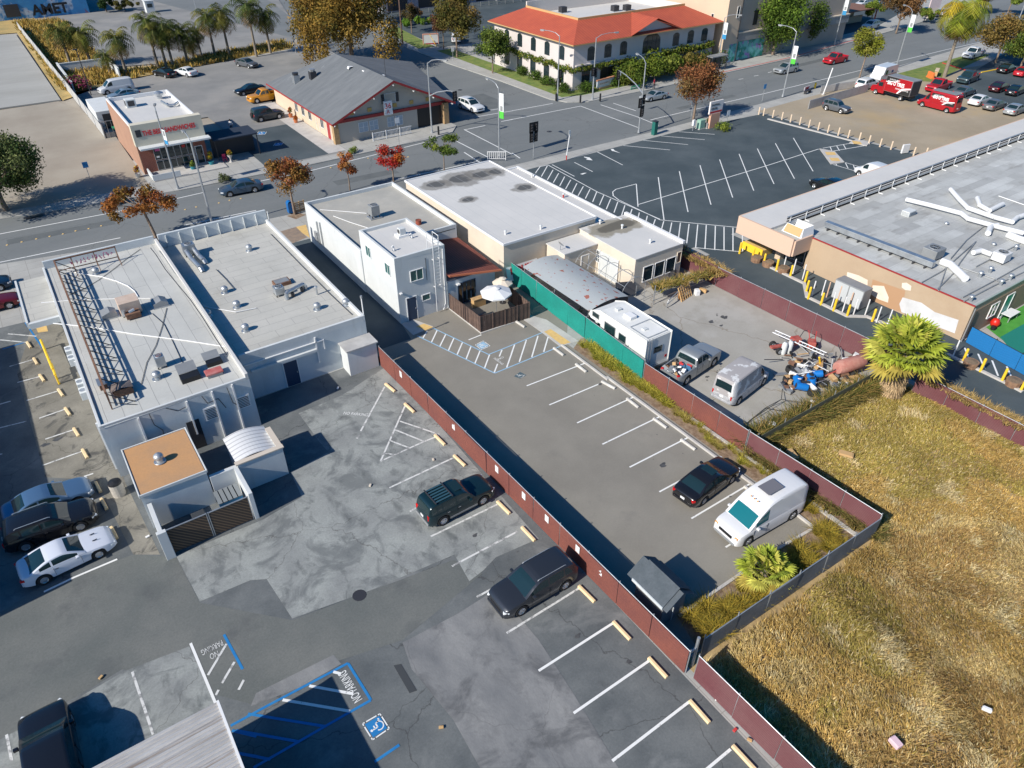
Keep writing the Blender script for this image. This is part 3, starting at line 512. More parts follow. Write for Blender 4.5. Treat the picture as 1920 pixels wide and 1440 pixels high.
def pipe(name,label,pts,r,m,cat='pipe',group=None):
    o=MB().path(pts,r,8).build(name,m,None,smooth=40);return tag(o,label,cat,group)
zr=ZR+.06
pipe('roof_conduit','white conduit curving across the roof from the sign frame to the tan cooler',[w(5,*p,zr) for p in ((505,585),(620,615),(760,635),(880,670),(960,705),(1010,745),(1035,785))],.045,M.white)
pipe('roof_conduit','thin white conduit crossing the roof lengthwise beside the tan cooler',[w(5,*p,zr) for p in ((310,830),(600,808),(900,800),(1130,798))],.03,M.white)
pipe('roof_conduit','long white conduit running diagonally to the right edge of the low roof',[w(5,*p,zr) for p in ((400,985),(700,1015),(1000,1065),(1400,1115),(1720,1165))],.04,M.white)
pipe('roof_cable','dark cable looping from the front corner across the grey roof',[w(5,*p,zr) for p in ((1050,430),(950,500),(850,580),(740,660),(640,720),(500,780))],.02,M.dark)
pipe('roof_cable','dark cable snaking down the right side of the grey roof',[w(5,*p,zr+.4) for p in ((1130,420),(1170,470),(1240,580),(1330,690),(1430,810),(1520,940),(1620,1100),(1700,1220))],.035,M.dark)
pipe('roof_cable','thin dark cable across the middle of the grey roof down to its rear edge',[w(5,*p,zr) for p in ((1250,870),(1215,1010),(1170,1150),(1100,1280),(1060,1440))],.02,M.dark)
pipe('roof_cable','straight dark cable from the tan cooler toward the red topped vent',[w(5,*p,zr) for p in ((1140,910),(1230,990),(1290,1110),(1350,1240),(1400,1340))],.02,M.dark)
sf=thing('roof_sign_frame','rusty brown steel sign frame standing along the left side and front of the grey roof','sign frame')
zt,zb=ZR+1.35,ZR+.05
A,B=w(5,322,530,zt),w(9,890,30,zt);xa=(A.x+B.x)/2;ya,yb=A.y,B.y
f=MB();f.box(xa-.06,xa+.06,yb,ya,zt-.12,zt).box(xa-.04,xa+.04,yb,ya,zb+.35,zb+.43).build('top_beam',M.rust,sf)
f=MB();g=MB();br=MB();n=11
for k in range(n+1):
    y=yb+(ya-yb)*k/n;f.box(xa-.04,xa+.04,y-.04,y+.04,zb-.03,zt-.1)
    br.tube((xa,y,zt-.15),(xa+1.35,y,zb),.035,n=5);br.tube((xa,y,zb+.5),(xa+1.35,y-.4,zb),.025,n=5)
    if k< n:g.tube((xa,y,zb+.4),(xa,y+(ya-yb)/n,zt-.1),.03,n=5)
def pieces(mb,name,m,par,nf):
    """one object for each nf faces of the builder"""
    for i in range(0,len(mb.f),nf):
        c=MB();
        for fc in mb.f[i:i+nf]:c.face([mb.v[v] for v in fc])
        c.build(name,m,par)
pieces(f,'post',M.rust,sf,6);pieces(br,'brace',M.dark,sf,7);pieces(g,'cross_brace',M.dark,sf,7)
part('back_panel',sf,M.dark,*[(xa+.045,xa+.06,yb+.2,ya-.2,zb+.1+k*.42,zb+.2+k*.42) for k in range(3)])
F=MB();F.box(xa,xa+4.6,ya-.08,ya,zt-.1,zt).box(xa,xa+4.6,ya-.06,ya,zb+.3,zb+.36)
for x in (xa+1.2,xa+2.9,xa+4.55):F.box(x-.04,x+.04,ya-.07,ya-.01,zb-.03,zt);F.tube((x,ya,zt-.2),(x,ya-1.2,zb),.03,n=5)
F.build('front_frame',M.rust,sf)
let=MB();random.seed(3)
for k in range(11):
    x=xa+1.15+k*.3;pts=[(x+random.uniform(-.1,.14),ya-.12,zb+.55+random.uniform(0,.45)) for _ in range(5)];let.path(pts,.03,4)
let.build('neon_lettering',mat('pink_neon_tube',(.42,.04,.16),.4),sf)
def vent_proto(name,label):
    o=thing(name,label,'roof vent',(0,0,0),0,'silver turbine vents on the flat roofs')
    MB().lathe((0,0,0),[(.36,0),(.34,.03),(.2,.06),(.17,.16)],12).build('base',M.duct,o,smooth=40)
    rows=[(.17,.15)]+[(.29*sin(t),.36-.25*cos(t)) for t in [RA(a) for a in (40,65,90,115,140,165)]]+[(0,.62)]
    mb=MB();mb.lathe((0,0,0),rows,18);mb.build('turbine',M.metal,o)
    return o
vt=[((5,725,615),ZR,'round silver vent near the front of the low grey roof beside the white conduit'),((5,1182,1400),ZR,'round silver vent near the rear edge of the low grey roof'),((5,1872,440),3.5,'round silver vent near the front wall of the middle roof'),((5,1690,755),3.5,'round silver vent beside the lower end of the twin silver ducts'),((5,1780,865),3.5,'round silver vent in the middle of the left half of the middle roof'),((5,1563,935),3.5,'round silver vent in the shade at the left edge of the middle roof'),((5,1845,1040),3.5,'round silver vent nearest the rear left corner of the middle roof'),((6,462,880),3.5,'round silver vent near the rear edge of the middle roof'),((6,678,850),3.5,'round silver vent at the rear right corner of the middle roof'),((9,1200,578),2.75,'round silver vent in the middle of the orange brown hut roof')]
vp=vent_proto('turbine_vent',vt[0][2])
for k,((i,x,y),z,lab) in enumerate(vt):
    o=vp if k == 0 else copy_tree(vp)
    q=w(i,x,y,z);o.location=(q.x,q.y,z);o['label']=lab
# ---- small things on the low roof ----
def roof_unit(name,label,cat,i,px,py,z,dx,dy,h,m,rz=0,group=None,fan=True,legs=.15,fanm=None):
    q=w(i,px,py,z);o=thing(name,label,cat,(q.x,q.y,z),rz,group)
    for sx in (-1,1):
        for sy in (-1,1):MB().box(sx*dx*.42-.04,sx*dx*.42+.04,sy*dy*.42-.04,sy*dy*.42+.04,0,legs).build('foot',M.dark,o)
    MB().cbox((0,0,legs+h/2),(dx,dy,h)).build('casing',m,o,bevel=.03)
    if fan:
        r=min(dx,dy)*.38;g=MB();g.lathe((0,0,legs+h),[(r,0),(r,.04),(r*.9,.05)],16);f=g.build('fan_ring',M.metal,o)
        g=MB();g.lathe((0,0,legs+h+.004),[(r*.95,0),(.01,0)],16);g.build('fan',fanm or M.black,f)
        gr=MB()
        for k in range(6):a=pi*k/6;gr.tube((r*cos(a),r*sin(a),legs+h+.05),(-r*cos(a),-r*sin(a),legs+h+.05),.012,n=4)
        gr.build('grille',M.metal,f)
    return o
tanm=mat('faded_tan_metal',(.58,.46,.38),.7,(.5,.38,.3),1.5)
c=roof_unit('evaporative_cooler','large tan cooler box on the low grey roof with open works at its rear','cooler',5,985,900,4.02,1.45,1.3,1.0,tanm,fan=False)
part('open_works',c,M.rust,(-.5,.5,-1.3,-.66,.1,.5));MB().tube((-.2,-.95,.5),(.2,-.95,.62),.14).tube((-.55,-.9,.3),(-.55,-.9,.75),.14).build('motor',M.duct,c)
for (px,py,lab) in ((820,930,'grey metal hood lying left of the tan cooler on the low roof'),(1200,845,'grey metal hood right of the tan cooler on the low roof')):
    q=w(5,px,py,4.02);o=thing('roof_hood',lab,'roof hood',(q.x,q.y,4.02),0,'grey hoods beside the tan cooler')
    mb=MB();mb.grid([[(-.5,-.5,.0),(-.5,.5,.0)],[(-.5,-.5,.35),(-.5,.5,.35)],[(.1,-.5,.55),(.1,.5,.55)],[(.55,-.5,.3),(.55,.5,.3)],[(.55,-.5,0),(.55,.5,0)]]);mb.face([(-.5,-.5,0),(.55,-.5,0),(.55,-.5,.3),(.1,-.5,.55),(-.5,-.5,.35)]);mb.face([(-.5,.5,0),(-.5,.5,.35),(.1,.5,.55),(.55,.5,.3),(.55,.5,0)]);mb.build('hood',M.oldmetal,o)
    part('curb',o,M.duct,(-.6,.65,-.6,.6,0,.06))
u=roof_unit('exhaust_fan','grey exhaust fan with a red round top near the rear of the low roof','fan',5,1215,1310,4.02,.6,.6,.75,M.duct,fanm=mat('red_oxide',(.3,.06,.04),.7))
q=w(5,1430,1400,4.02);o=thing('open_hatch','open black roof hatch with a propped grey lid at the rear of the low roof','hatch',(q.x,q.y,4.02))
part('frame',o,M.black,(-.6,.6,-.4,.3,0,.35));MB().box(-.6,.6,.0,.8,.0,.03,TRN((0,.3,.36)) @ ROT(RA(25),4,'X')).build('lid',M.oldmetal,o)
q=w(5,1610,1370,4.02);o=thing('roof_hatch','faded red box hatch near the rear right corner of the low roof','hatch',(q.x,q.y,4.02))
MB().box(-.55,.55,-.35,.35,.22,.34).build('lid',mat('faded_red_paint',(.42,.09,.08),.7,(.5,.2,.18),2),o,bevel=.02);part('base',o,M.oldmetal,(-.48,.48,-.3,.3,0,.22))
q=w(5,1610,1290,4.02);o=thing('open_hatch','dark open hatch with grey lid just behind the faded red hatch','hatch',(q.x,q.y,4.02))
part('frame',o,M.black,(-.5,.5,-.25,.25,0,.3));MB().box(-.55,.5,.0,.7,.0,.03,TRN((0,.25,.3)) @ ROT(RA(20),4,'X')).build('lid',M.oldmetal,o)
q=w(9,930,60,4.02);o=thing('roof_hatch','brown rusty hood with open dark side near the rear left of the low roof','roof hood',(q.x,q.y,4.02))
mb=MB();mb.grid([[(-.7,-.5,.55),(-.7,.7,.35)],[(0,-.6,.75),(0,.7,.45)],[(.6,-.5,.5),(.6,.7,.3)]]);mb.build('hood',mat('brown_oxidised_sheet',(.17,.13,.11),.7,(.26,.2,.17),2),o);part('frame',o,M.rust,(-.55,.5,-.45,-.38,0,.5),(-.6,-.55,-.45,.6,0,.35),(.5,.55,-.45,.6,0,.35))
q=w(9,780,20,4.02);o=thing('roof_hatch','small brown leaning vent box at the lower end of the sign frame','vent box',(q.x,q.y,4.02));part('casing',o,M.rust,(-.25,.2,-.4,.4,0,.4));part('cap',o,M.duct,(-.3,.25,-.45,.45,.4,.45))
# ---- middle building ----
b2=bl('commercial_building','low building with pale roof and twin silver ducts, left of the alley')
x0,x1,y0,y1,z2=7.6,17.3,44.6,66.2,3.5
part('wall',b2,M.stucco,(x0,x1,y0,y1,-.1,z2-.05));part('roof',b2,M.roofg2,(x0+.1,x1-.2,y0+.15,y1-.2,z2-.06,z2+.02))
parapet(b2,x0,x1,y0,y1,z2-.05,.42,.2,M.stucco2,'RF');MB().box(x0,x1,y1-.25,y1,z2-.04,z2+1.25).build('front_parapet',M.stucco,b2,bevel=.02)
mb=MB()
for k in range(9):mb.box(x0+.6+k*1.15,x0+.66+k*1.15,y1-.4,y1-.24,z2,z2+1.1)
pieces(mb,'parapet_rib',M.stucco2,b2,6);part('downpipe',b2,M.white,(13.2,13.3,y0-.1,y0-.003,1.2,3.4))
part('wall_duct',b2,M.stucco2,(8.3,13.2,y0-.25,y0-.003,2.3,2.5));part('service_conduit',b2,M.white,(8.0,13.8,y0-.1,y0-.003,2.95,3.02),(13.8,13.87,y0-.1,y0-.003,2.2,3.02))
door(b2,'F',y0,10.6,11.6,2.1,M.doorblue);
lab='twin silver duct unit with a round fan near the front of the middle roof'
u=roof_unit('duct_unit',lab,'air handler',5,1430,470,3.52,1.0,.8,.9,M.duct)
d=MB();d.path([(-.3,-.3,.6),(-.3,-.6,.55),(-.25,-1.6,.3),(-.1,-3.6,.3),(-.05,-3.9,.0)],.2,10).build('duct',M.duct,u,smooth=40);d=MB();d.path([(.35,-.3,.6),(.35,-.6,.55),(.45,-1.4,.3),(.55,-2.3,.3),(.6,-2.5,.0)],.2,10).build('duct',M.duct,u,smooth=40)
q=w(6,290,770,3.52);o=thing('duct','horizontal silver duct with bent ends near the rear of the middle roof','duct',(q.x,q.y,3.52))
MB().path([(-.75,-.4,0),(-.75,-.3,.4),(-.55,-.2,.5),(.9,.35,.5),(1.05,.35,.3),(1.05,.35,0)],.17,10).build('tube',M.duct,o,smooth=40);part('support',o,M.dark,(-.3,-.1,-.35,.05,0,.35),(.6,.8,0,.35,0,.35))
roof_unit('condenser','small round topped air conditioner beside the open hood on the middle roof','air conditioner',6,178,770,3.52,.75,.75,.6,M.duct)
q=w(6,195,690,3.52);o=thing('skylight','dark brown framed hood skylight in the middle of the pale roof','skylight',(q.x,q.y,3.52));part('frame',o,M.rust,(-.65,.65,-.45,.45,0,.3));part('glazing',o,M.oldmetal,(-.55,.55,-.35,.35,.3,.33))
for (px,py,lab) in ((460,770,'small silver pipe stub right of the horizontal silver duct'),):
    q=w(6,px,py,3.52);o=thing('vent_pipe',lab,'vent pipe',(q.x,q.y,3.52));MB().tube((0,0,0),(0,0,.7),.08).build('tube',M.duct,o);MB().tube((0,0,.7),(0,0,.78),.14,.1).build('cap',M.metal,o)
pipe('roof_conduit','black conduit running along the right edge of the middle roof',[w(6,*p,3.58) for p in ((110,315),(350,560),(560,770),(720,920))],.025,M.dark)
pipe('roof_conduit','white conduit from the left roof edge over to the middle of the pale roof',[w(5,*p,3.6) for p in ((1500,850),(1620,875),(1770,900),(1920,870))],.03,M.white)
pipe('roof_conduit','black conduit on blocks beside the twin silver ducts',[w(5,*p,3.6) for p in ((1620,580),(1690,650),(1750,720))],.025,M.dark)
ub=bl('utility_enclosure','white stucco box enclosure with a grey sloping lid at the top of the red fence','utility enclosure')
part('wall',ub,M.stucco2,(15.0,17.35,43.2,44.58,-.05,2.2));MB().box(14.9,17.45,43.05,44.57,2.2,2.3).build('lid',mat('dirty_grey_cap',(.38,.37,.36),.9,(.5,.49,.47),1),ub)
pole=thing('vent_mast','thin white mast standing at the rear right corner of the middle building','mast',(17.35,44.9,2.6));MB().tube((0,0,0),(0,0,2.6),.05).build('tube',M.white,pole);MB().tube((0,0,2.6),(0,0,2.8),.09).build('cap',M.metal,pole)
# ---- orange hut and service yards behind the low white building ----
hut=bl('service_hut','small white hut with a flat orange brown roof behind the low white building','hut')
part('wall',hut,M.stucco,(-.9,2.75,35.7,40.35,-.05,2.62));part('roof',hut,M.ply,(-.85,2.7,35.75,40.3,2.6,2.7));parapet(hut,-.98,2.83,35.62,40.4,2.55,.2,.08,M.stucco2,'LRFB','roof_trim')
yw=bl('yard_wall','white stucco walls round the small service yard below the orange roof hut','yard wall')
part('wall',yw,M.stucco2,(-.75,-.5,33.0,35.6,-.05,2.0),(4.25,4.5,33.0,35.9,-.05,2.1),(2.83,4.25,35.65,35.9,-.05,2.1),bevel=.02)
part('pier',yw,M.stucco2,(-.85,-.35,32.75,33.0,-.05,2.1),bevel=.02)
yw2=bl('yard_wall','tall white stucco wall enclosing the ribbed white shed','yard wall')
part('wall',yw2,M.stucco,(4.5,7.3,35.65,35.9,-.05,2.2),(7.05,7.3,35.9,38.0,-.05,2.2));part('coping',yw2,mat('sandstone_coping',(.55,.48,.4),.9),(4.4,7.38,35.6,35.95,2.2,2.28),(7.0,7.35,35.95,38.0,2.2,2.28))
gate=thing('slatted_gate','dark slatted double gate closing the service yard toward the lot','gate',(0,33.05,0))
for a,b in ((-.45,1.85),(1.9,4.2)):
    p_=part('panel',gate,M.slatd,(a+.05,b-.05,-.02,.02,.1,1.85));part('frame',p_,M.metal,(a,a+.05,-.03,.03,.05,1.95),(b-.05,b,-.03,.03,.05,1.95),(a+.05,b-.05,-.03,.03,1.88,1.93))
bin_=thing('wheelie_bin','black wheeled bin with a closed lid inside the small service yard','bin',(1.5,34.1,0));MB().grid([[(-.28,-.32,0),(.28,-.32,0),(.28,.32,0),(-.28,.32,0)],[(-.34,-.38,.95),(.34,-.38,.95),(.34,.38,.95),(-.34,.38,.95)]],True).build('body',M.black,bin_);MB().cbox((0,0,1.0),(.74,.84,.09)).build('lid',mat('charcoal_lid',(.05,.055,.06),.5),bin_,bevel=.03)
dp=thing('dumpster','blue open topped dumpster with slatted lid in the service yard corner','dumpster',(3.4,34.7,0));MB().grid([[(-.6,-.5,0),(.6,-.5,0),(.6,.5,0),(-.6,.5,0)],[(-.7,-.6,1.2),(.7,-.6,1.2),(.7,.6,1.2),(-.7,.6,1.2)]],True).build('body',mat('blue_steel',(.03,.2,.42),.6),dp);part('lid',dp,mat('grey_lid',(.2,.22,.23),.6),*[(-.7+k*.29,-.47+k*.29,-.6,.6,1.2,1.25) for k in range(5)])
rs=bl('ribbed_shed','small white shed with a barrel shaped ribbed metal roof behind the low white building','shed')
part('wall',rs,M.stucco,(4.6,7.0,36.1,38.6,0,1.85));mb=MB();rows=[]
for k in range(13):a=pi*k/12;rows.append([(4.5+2.6*k/12,y,2.0+.32*sin(a*.9+.35)) for y in (36.0,38.7)])
mb.grid(rows);mb.build('roof',overlay(mat('ribbed_white_metal',(.66,.66,.66),.5),'wave',(.3,.3,.31),f=.85,dir='Y',lo=.75,hi=1,a=.7),rs)
# ---- two-storey house across the alley ----
b3=bl('two_storey_building','white two storey building with a roof ladder and blue door beside the alley')
tx0,tx1,ty0,ty1,tz=21.6,26.2,47.75,54.3,6.0
part('tower_wall',b3,M.stucco2,(tx0,tx1,ty0,ty1,-.05,tz-.35));part('roof',b3,M.roofw,(tx0+.2,tx1-.2,ty0+.2,ty1-.2,tz-.36,tz-.28));parapet(b3,tx0,tx1,ty0,ty1,tz-.35,.35,.22,M.stucco2)
part('low_wall',b3,M.stucco2,(21.5,31.2,54.3,67.2,-.05,3.7));part('low_roof',b3,M.rooftan,(21.7,31.0,54.3,67.0,3.68,3.76));parapet(b3,21.5,31.2,54.3,67.2,3.7,.42,.2,M.stucco2,'LRB')
part('low_rear_parapet',b3,M.stucco2,(26.2,31.0,54.3,54.5,3.7,4.12))
part('leanto_wall',b3,M.stucco,(26.2,31.0,47.6,54.3,-.05,2.55));mb=MB();mb.prism([(26.2,47.3),(31.15,46.9),(31.3,54.3),(26.2,54.3)],0,.12)
for k,v in enumerate(mb.v):mb.v[k]=(v[0],v[1],v[2]+3.35-(v[0]-26.2)*.14-(54.3-v[1])*.02)
mb.build('leanto_roof',overlay(mat('maroon_tiles',(.16,.045,.03),.85,(.22,.06,.04),.8,fine=.1),'wave',(.07,.02,.015),f=1.2,dir='X',lo=.6,hi=1,a=.6),b3);mb=MB();mb.prism([(26.2,47.2),(31.2,46.8),(31.2,46.9),(26.2,47.3)],0,.16)
for k,v in enumerate(mb.v):mb.v[k]=(v[0],v[1],v[2]+3.2-(v[0]-26.2)*.14)
mb.build('fascia',mat('terracotta',(.5,.15,.07),.8),b3)
window(b3,'L',tx0,52.3,53.1,4.2,5.1,M.tealglass,mull=1);window(b3,'L',tx0,48.7,49.5,4.1,5.0,M.tealglass,mull=1)
window(b3,'F',ty0,22.9,24.0,3.6,4.5,M.tealglass,mull=1);window(b3,'F',ty0,23.8,24.5,1.5,2.0,M.tealglass,mull=0)
door(b3,'F',ty0,22.35,23.2,2.15)
for (u0,z0) in ((50.6,.3),):pass
mb=MB();mb.box(22.1-.55,22.1-.5,64.5,64.6,0,3.0);mb.box(21.36,21.48,63.4,63.5,1,3.4).box(21.36,21.48,64.2,64.3,.8,3.2).box(21.3,21.48,64.6,65.2,.9,1.9);mb.build('electric_meter',M.metal,b3)
part('wall_lamp',b3,M.white,(21.75,21.95,ty0-.25,ty0-.003,2.8,2.9));part('wall_cable',b3,M.dark,(24.35,24.38,ty0-.03,ty0-.003,3.3,5.3))
window(b3,'F',47.6,27.2,28.9,.15,2.1,M.glass,M.doorblue,mull=3,name='patio_door');part('flood_lamp',b3,M.white,(27.0,27.3,47.3,47.59,2.1,2.2))
ld=thing('roof_ladder','white caged metal ladder fixed to the rear wall of the two storey building','ladder',(24.95,ty0-.3,0))
part('rail',ld,M.white,(0,.05,0,.05,.2,7.1));part('rail',ld,M.white,(.55,.6,0,.05,2.4,7.1));part('rung',ld,M.white,*[(.05,.55,.01,.04,2.6+k*.3,2.63+k*.3) for k in range(15)]);part('bracket',ld,M.white,(0,.05,.05,.3,2.5,2.55),(.55,.6,.05,.3,2.5,2.55),(0,.05,.05,.3,5,5.05),(.55,.6,.05,.3,5,5.05));part('handrail',ld,M.white,(0,.04,.05,1,7.05,7.09),(.56,.6,.05,1,7.05,7.09),(0,.04,.96,1,5.7,7.05),(.56,.6,.96,1,5.7,7.05),(0,.04,.05,1,6.5,6.54),(.56,.6,.05,1,6.5,6.54))
pipe('downpipe','white drainpipe bent into the corner at the base of the two storey building',[(25.95,ty0-.1,5.7),(25.95,ty0-.1,.6),(25.6,ty0-.25,.15)],.06,M.white)
u=roof_unit('condenser','tall grey air conditioner on a stand on the tan roof of the two storey building','air conditioner',6,890,190,3.78,.85,.85,.95,M.oldmetal,legs=.3);part('stand',u,M.metal,(-.6,.6,-.5,.5,0,.08))
o=roof_unit('mini_split','white air conditioner on a plinth on the upper roof of the two storey building','air conditioner',6,1095,330,5.72,.55,.5,.55,M.stucco2,fan=False,legs=.2);part('plinth',o,M.white,(-.5,.5,-.4,.4,0,.2));MB().tube((-.28,0,.48),(-.3,0,.48),.2,n=14).build('fan',M.dark,o)
q=w(6,1220,240,3.78);o=thing('roof_drum','rust red open drum on the tan roof of the two storey building','drum',(q.x,q.y,3.76));MB().tube((0,0,0),(0,0,.4),.27,n=14).build('body',mat('red_oxide2',(.26,.06,.035),.8),o);MB().lathe((0,0,.4),[(.27,0),(.29,.03),(.25,.03)],14).build('rim',M.rust,o)
for (px,py,lab) in ((1035,440,'white bent vent pipe on the upper roof near the rear corner'),(1170,345,'white and dark vent pipe beside the white rooftop unit')):
    q=w(6,px,py,5.72);o=thing('vent_pipe',lab,'vent pipe',(q.x,q.y,5.72));MB().path([(0,0,0),(0,0,.35),(-.1,-.05,.45),(-.22,-.08,.4)],.06,8).build('tube',M.white,o);MB().tube((0,0,0),(0,0,.04),.16).build('flange',M.metal,o)
pipe('roof_conduit','white conduit running to the tall grey air conditioner on the tan roof',[w(6,*p,3.82) for p in ((480,133),(650,145),(830,160))],.03,M.white);pipe('roof_conduit','white conduit running from the tan roof to the upper parapet',[w(6,*p,3.82) for p in ((580,180),(700,225),(840,270))],.03,M.white)
# ---- white roofed building ----
b4=bl('commercial_building','cream building with a broad white coated roof and dark sooty stains')
z4=4.0
part('wall',b4,M.cream,(32.5,43.0,48.4,66.8,-.05,z4-.05));rw4=mat('sooty_white_roof',(.59,.575,.55),.7,(.54,.53,.51),.3,fine=.03)
rf=part('roof',b4,rw4,(32.55,42.95,48.45,66.75,z4-.06,z4+.03));parapet(b4,32.4,43.1,48.3,66.9,z4-.1,.22,.12,M.white,'LRFB','roof_edge')
stm=mat('soot_stain',(.3,.28,.25),.9,(.1,.1,.1),.9,fine=.3);stm2=mat('soot_stain_core',(.09,.085,.08),.9,(.16,.15,.13),2,fine=.3);mb=MB();mc=MB();random.seed(5)
def blot(mb,i,px,py,rx,ry,z,seed):
    rr=random.Random(seed);pts=[]
    ph=[rr.uniform(0,6.28) for _ in range(3)]
    for k in range(28):
        t=2*pi*k/28;r=1+.16*sin(2*t+ph[0])+.12*sin(3*t+ph[1])+.07*sin(7*t+ph[2]);pts.append(w(i,px+rx*r*cos(t),py+ry*r*sin(t),z))
    mb.sheet(pts,z)
SP_=((2,1355,1385,2.0,1.6),(2,1545,1340,2.6,2.6),(2,1690,1310,2.2,1.9),(2,1800,1290,1.2,1.6),(3,95,1410,1.6,1.4),(6,1590,60,1.2,1.0))
for i,px,py,rx,ry in SP_:q=w(i,px,py,z4);overlay(overlay(rw4,'spot',(.2,.185,.16),at=(q.x,q.y,0),r=(rx*.85,ry*.8),a=.75),'spot',(.07,.07,.068),at=(q.x,q.y,0),r=(rx*.5,ry*.45),a=.85)
for j,(i,px,py,rx,ry) in enumerate(() and ((2,1355,1385,95,45),(2,1545,1340,130,60),(2,1690,1310,110,45),(2,1800,1290,60,45),(3,95,1410,75,35),(6,1590,60,60,26))):blot(mb,i,px,py,rx,ry,z4+.036+.0015*j,j);blot(mc,i,px+10,py+5,rx*.55,ry*.55,z4+.048+.0015*j,j+20)
overlay(rw4,'brick',(.42,.42,.43),bw=20,rh=1.1,m=.025,rot=(0,0,RA(90)),a=.5)
part('lower_roof',b4,M.roofw,(43.1,45.6,47.6,65.0,3.0,3.3));part('lower_wall',b4,M.cream,(43.1,45.5,47.7,64.9,-.05,3.0));part('lower_roof_edge',b4,M.white,(45.5,45.7,47.5,65.1,2.95,3.45),(43.1,45.5,64.9,65.1,3.0,3.42))
for (i,px,py,z,lab) in ((7,215,280,4.02,'white cone topped vent near the rear edge of the broad white roof'),(6,1870,320,4.02,'small white vent near the rear left of the broad white roof'),(3,150,1330,3.32,'small white pipe cluster on the narrow lower strip of the white roof'),(7,385,40,3.32,'small red topped pipe on the narrow lower white roof'),(7,660,240,3.42,'white chimney pipe in the corner between the two white roofs'),(7,1035,385,3.42,'small white vent in the middle of the smaller white roof'),(7,825,275,3.42,'small white vent near the stained part of the smaller white roof')):
    q=w(i,px,py,z);o=thing('vent_pipe',lab,'vent pipe',(q.x,q.y,z-.01));MB().tube((0,0,0),(0,0,.35),.08).build('tube',M.white if 'red' not in lab else M.redcurb,o);MB().lathe((0,0,.35),[(.15,0),(.12,.08),(0,.12)],10).build('cap',M.stucco2,o)
b5=bl('outbuilding','smaller cream outbuilding with a white roof, big rear windows and a white double door')
z5=3.4
part('wall',b5,M.cream,(41.0,46.8,40.5,48.2,-.05,z5-.05));rw5=mat('sooty_white_roof_small',(.59,.575,.55),.7,(.54,.53,.51),.3,fine=.03);q=w(7,770,262,z5);overlay(overlay(rw5,'spot',(.22,.19,.13),at=(q.x,q.y,0),r=(3.2,1.5),a=.8),'spot',(.09,.08,.06),at=(q.x+.5,q.y,0),r=(2.2,.8),a=.8)
rf=part('roof',b5,rw5,(40.95,46.85,40.45,48.25,z5-.06,z5+.03));part('roof_edge',b5,M.white,(46.6,46.9,40.4,48.3,z5,z5+.25))
part('link_wall',b5,M.cream,(37.2,41.0,45.6,48.25,-.05,2.85));part('link_roof',b5,M.roofw,(37.1,41.0,45.5,48.3,2.85,2.95))
for a in (42.1,43.5,44.9):window(b5,'F',40.5,a,a+1.1,.9,2.3,M.glass,mull=0)
window(b5,'F',40.5,46.2,46.65,1.6,2.6,mat('brown_board',(.2,.1,.06),.8),M.cream,mull=0,name='shutter')
dd=part('double_door',b5,M.stucco2,(40.93,40.997,42.6,45.0,.1,2.4));part('frame',dd,M.white,(40.9,40.93,43.78,43.82,.1,2.4),(40.88,40.93,42.5,42.6,.1,2.5),(40.88,40.93,45.0,45.1,.1,2.5))
window(b5,'L',41.0,45.15,45.55,1.2,2.3,M.glass,mull=1,hbar=2);door(b5,'F',45.6,39.2,40.0,2.1,M.cream)
dish=thing('satellite_dish','grey satellite dish on the corner of the cream outbuilding link roof','satellite dish',(37.3,46.4,2.95));MB().tube((0,0,0),(0,0,.45),.03).build('mast',M.metal,dish)
mb=MB();mb.lathe((0,0,0),[(.02,0),(.2,.03),(.33,.1)],14,TRN((0,0,.55)) @ ROT(RA(50),4,'Y'));mb.build('reflector',M.duct,dish)
# ---- retail building on the right ----
b6=bl('retail_building','long salmon stucco building with a cluttered white roof and an overhanging front canopy')
rx,ry0,ry1,rz=57.7,19.7,37.3,3.2
part('wall',b6,M.salmon,(rx,150,ry0,ry1-2.4,-.05,rz-.05));part('roof',b6,M.roofr,(rx+.05,150,ry0+.05,ry1+.4,rz-.05,rz+.04));part('roof_edge',b6,M.redtrim,(rx-.06,rx+.05,ry0-.06,ry1-2.4,rz-.02,rz+.07));part('roof_edge_side',b6,mat('green_grey_trim',(.3,.36,.32),.7),(rx+.05,150,ry0-.06,ry0+.05,rz-.02,rz+.07))
part('canopy',b6,M.roofw,(55.2,150,ry1+.4,41.2,rz+.25,rz+.5));part('canopy_fascia',b6,mat('pale_salmon',(.62,.44,.33),.85),(55.0,55.2,34.9,41.3,2.0,rz+.5),(55.2,150,41.2,41.35,2.0,rz+.5),(55.2,57.7,34.75,34.95,2.0,rz+.3));part('canopy_deck',b6,M.roofg2,(55.2,57.7,34.95,ry1+.4,rz-.05,rz+.25));part('soffit',b6,M.cream,(55.2,150,34.95,41.2,2.5,2.56))
window(b6,'L',57.72,35.1,37.0,.5,2.3,M.glass,M.metal,mull=1)
part('column',b6,M.beige,(57.2,57.8,37.3,37.9,0,2.5),(57.2,57.8,40.6,41.1,0,2.5),(66,66.6,40.6,41.1,0,2.5),(75,75.6,40.6,41.1,0,2.5));part('shop_front',b6,M.glass,(57.8,150,37.35,37.4,.3,2.4)) 
wl=MB();wl2=MB();wp=mat('patch_primer',(.75,.66,.56),.8,(.68,.58,.48),1);wt=mat('patch_brown',(.42,.25,.14),.85)
def wallpoly(mb,pts,off):
    P_=[]
    for (x,y) in pts:
        lo,hi=-1.,5.
        for _ in range(40):
            m_=(lo+hi)/2;q=w(8,x,y,m_)
            if q.x> rx-off:lo=m_
            else:hi=m_
        q=w(8,x,y,(lo+hi)/2);P_.append((rx-off,q.y,q.z))
    mb.face(P_[::-1])
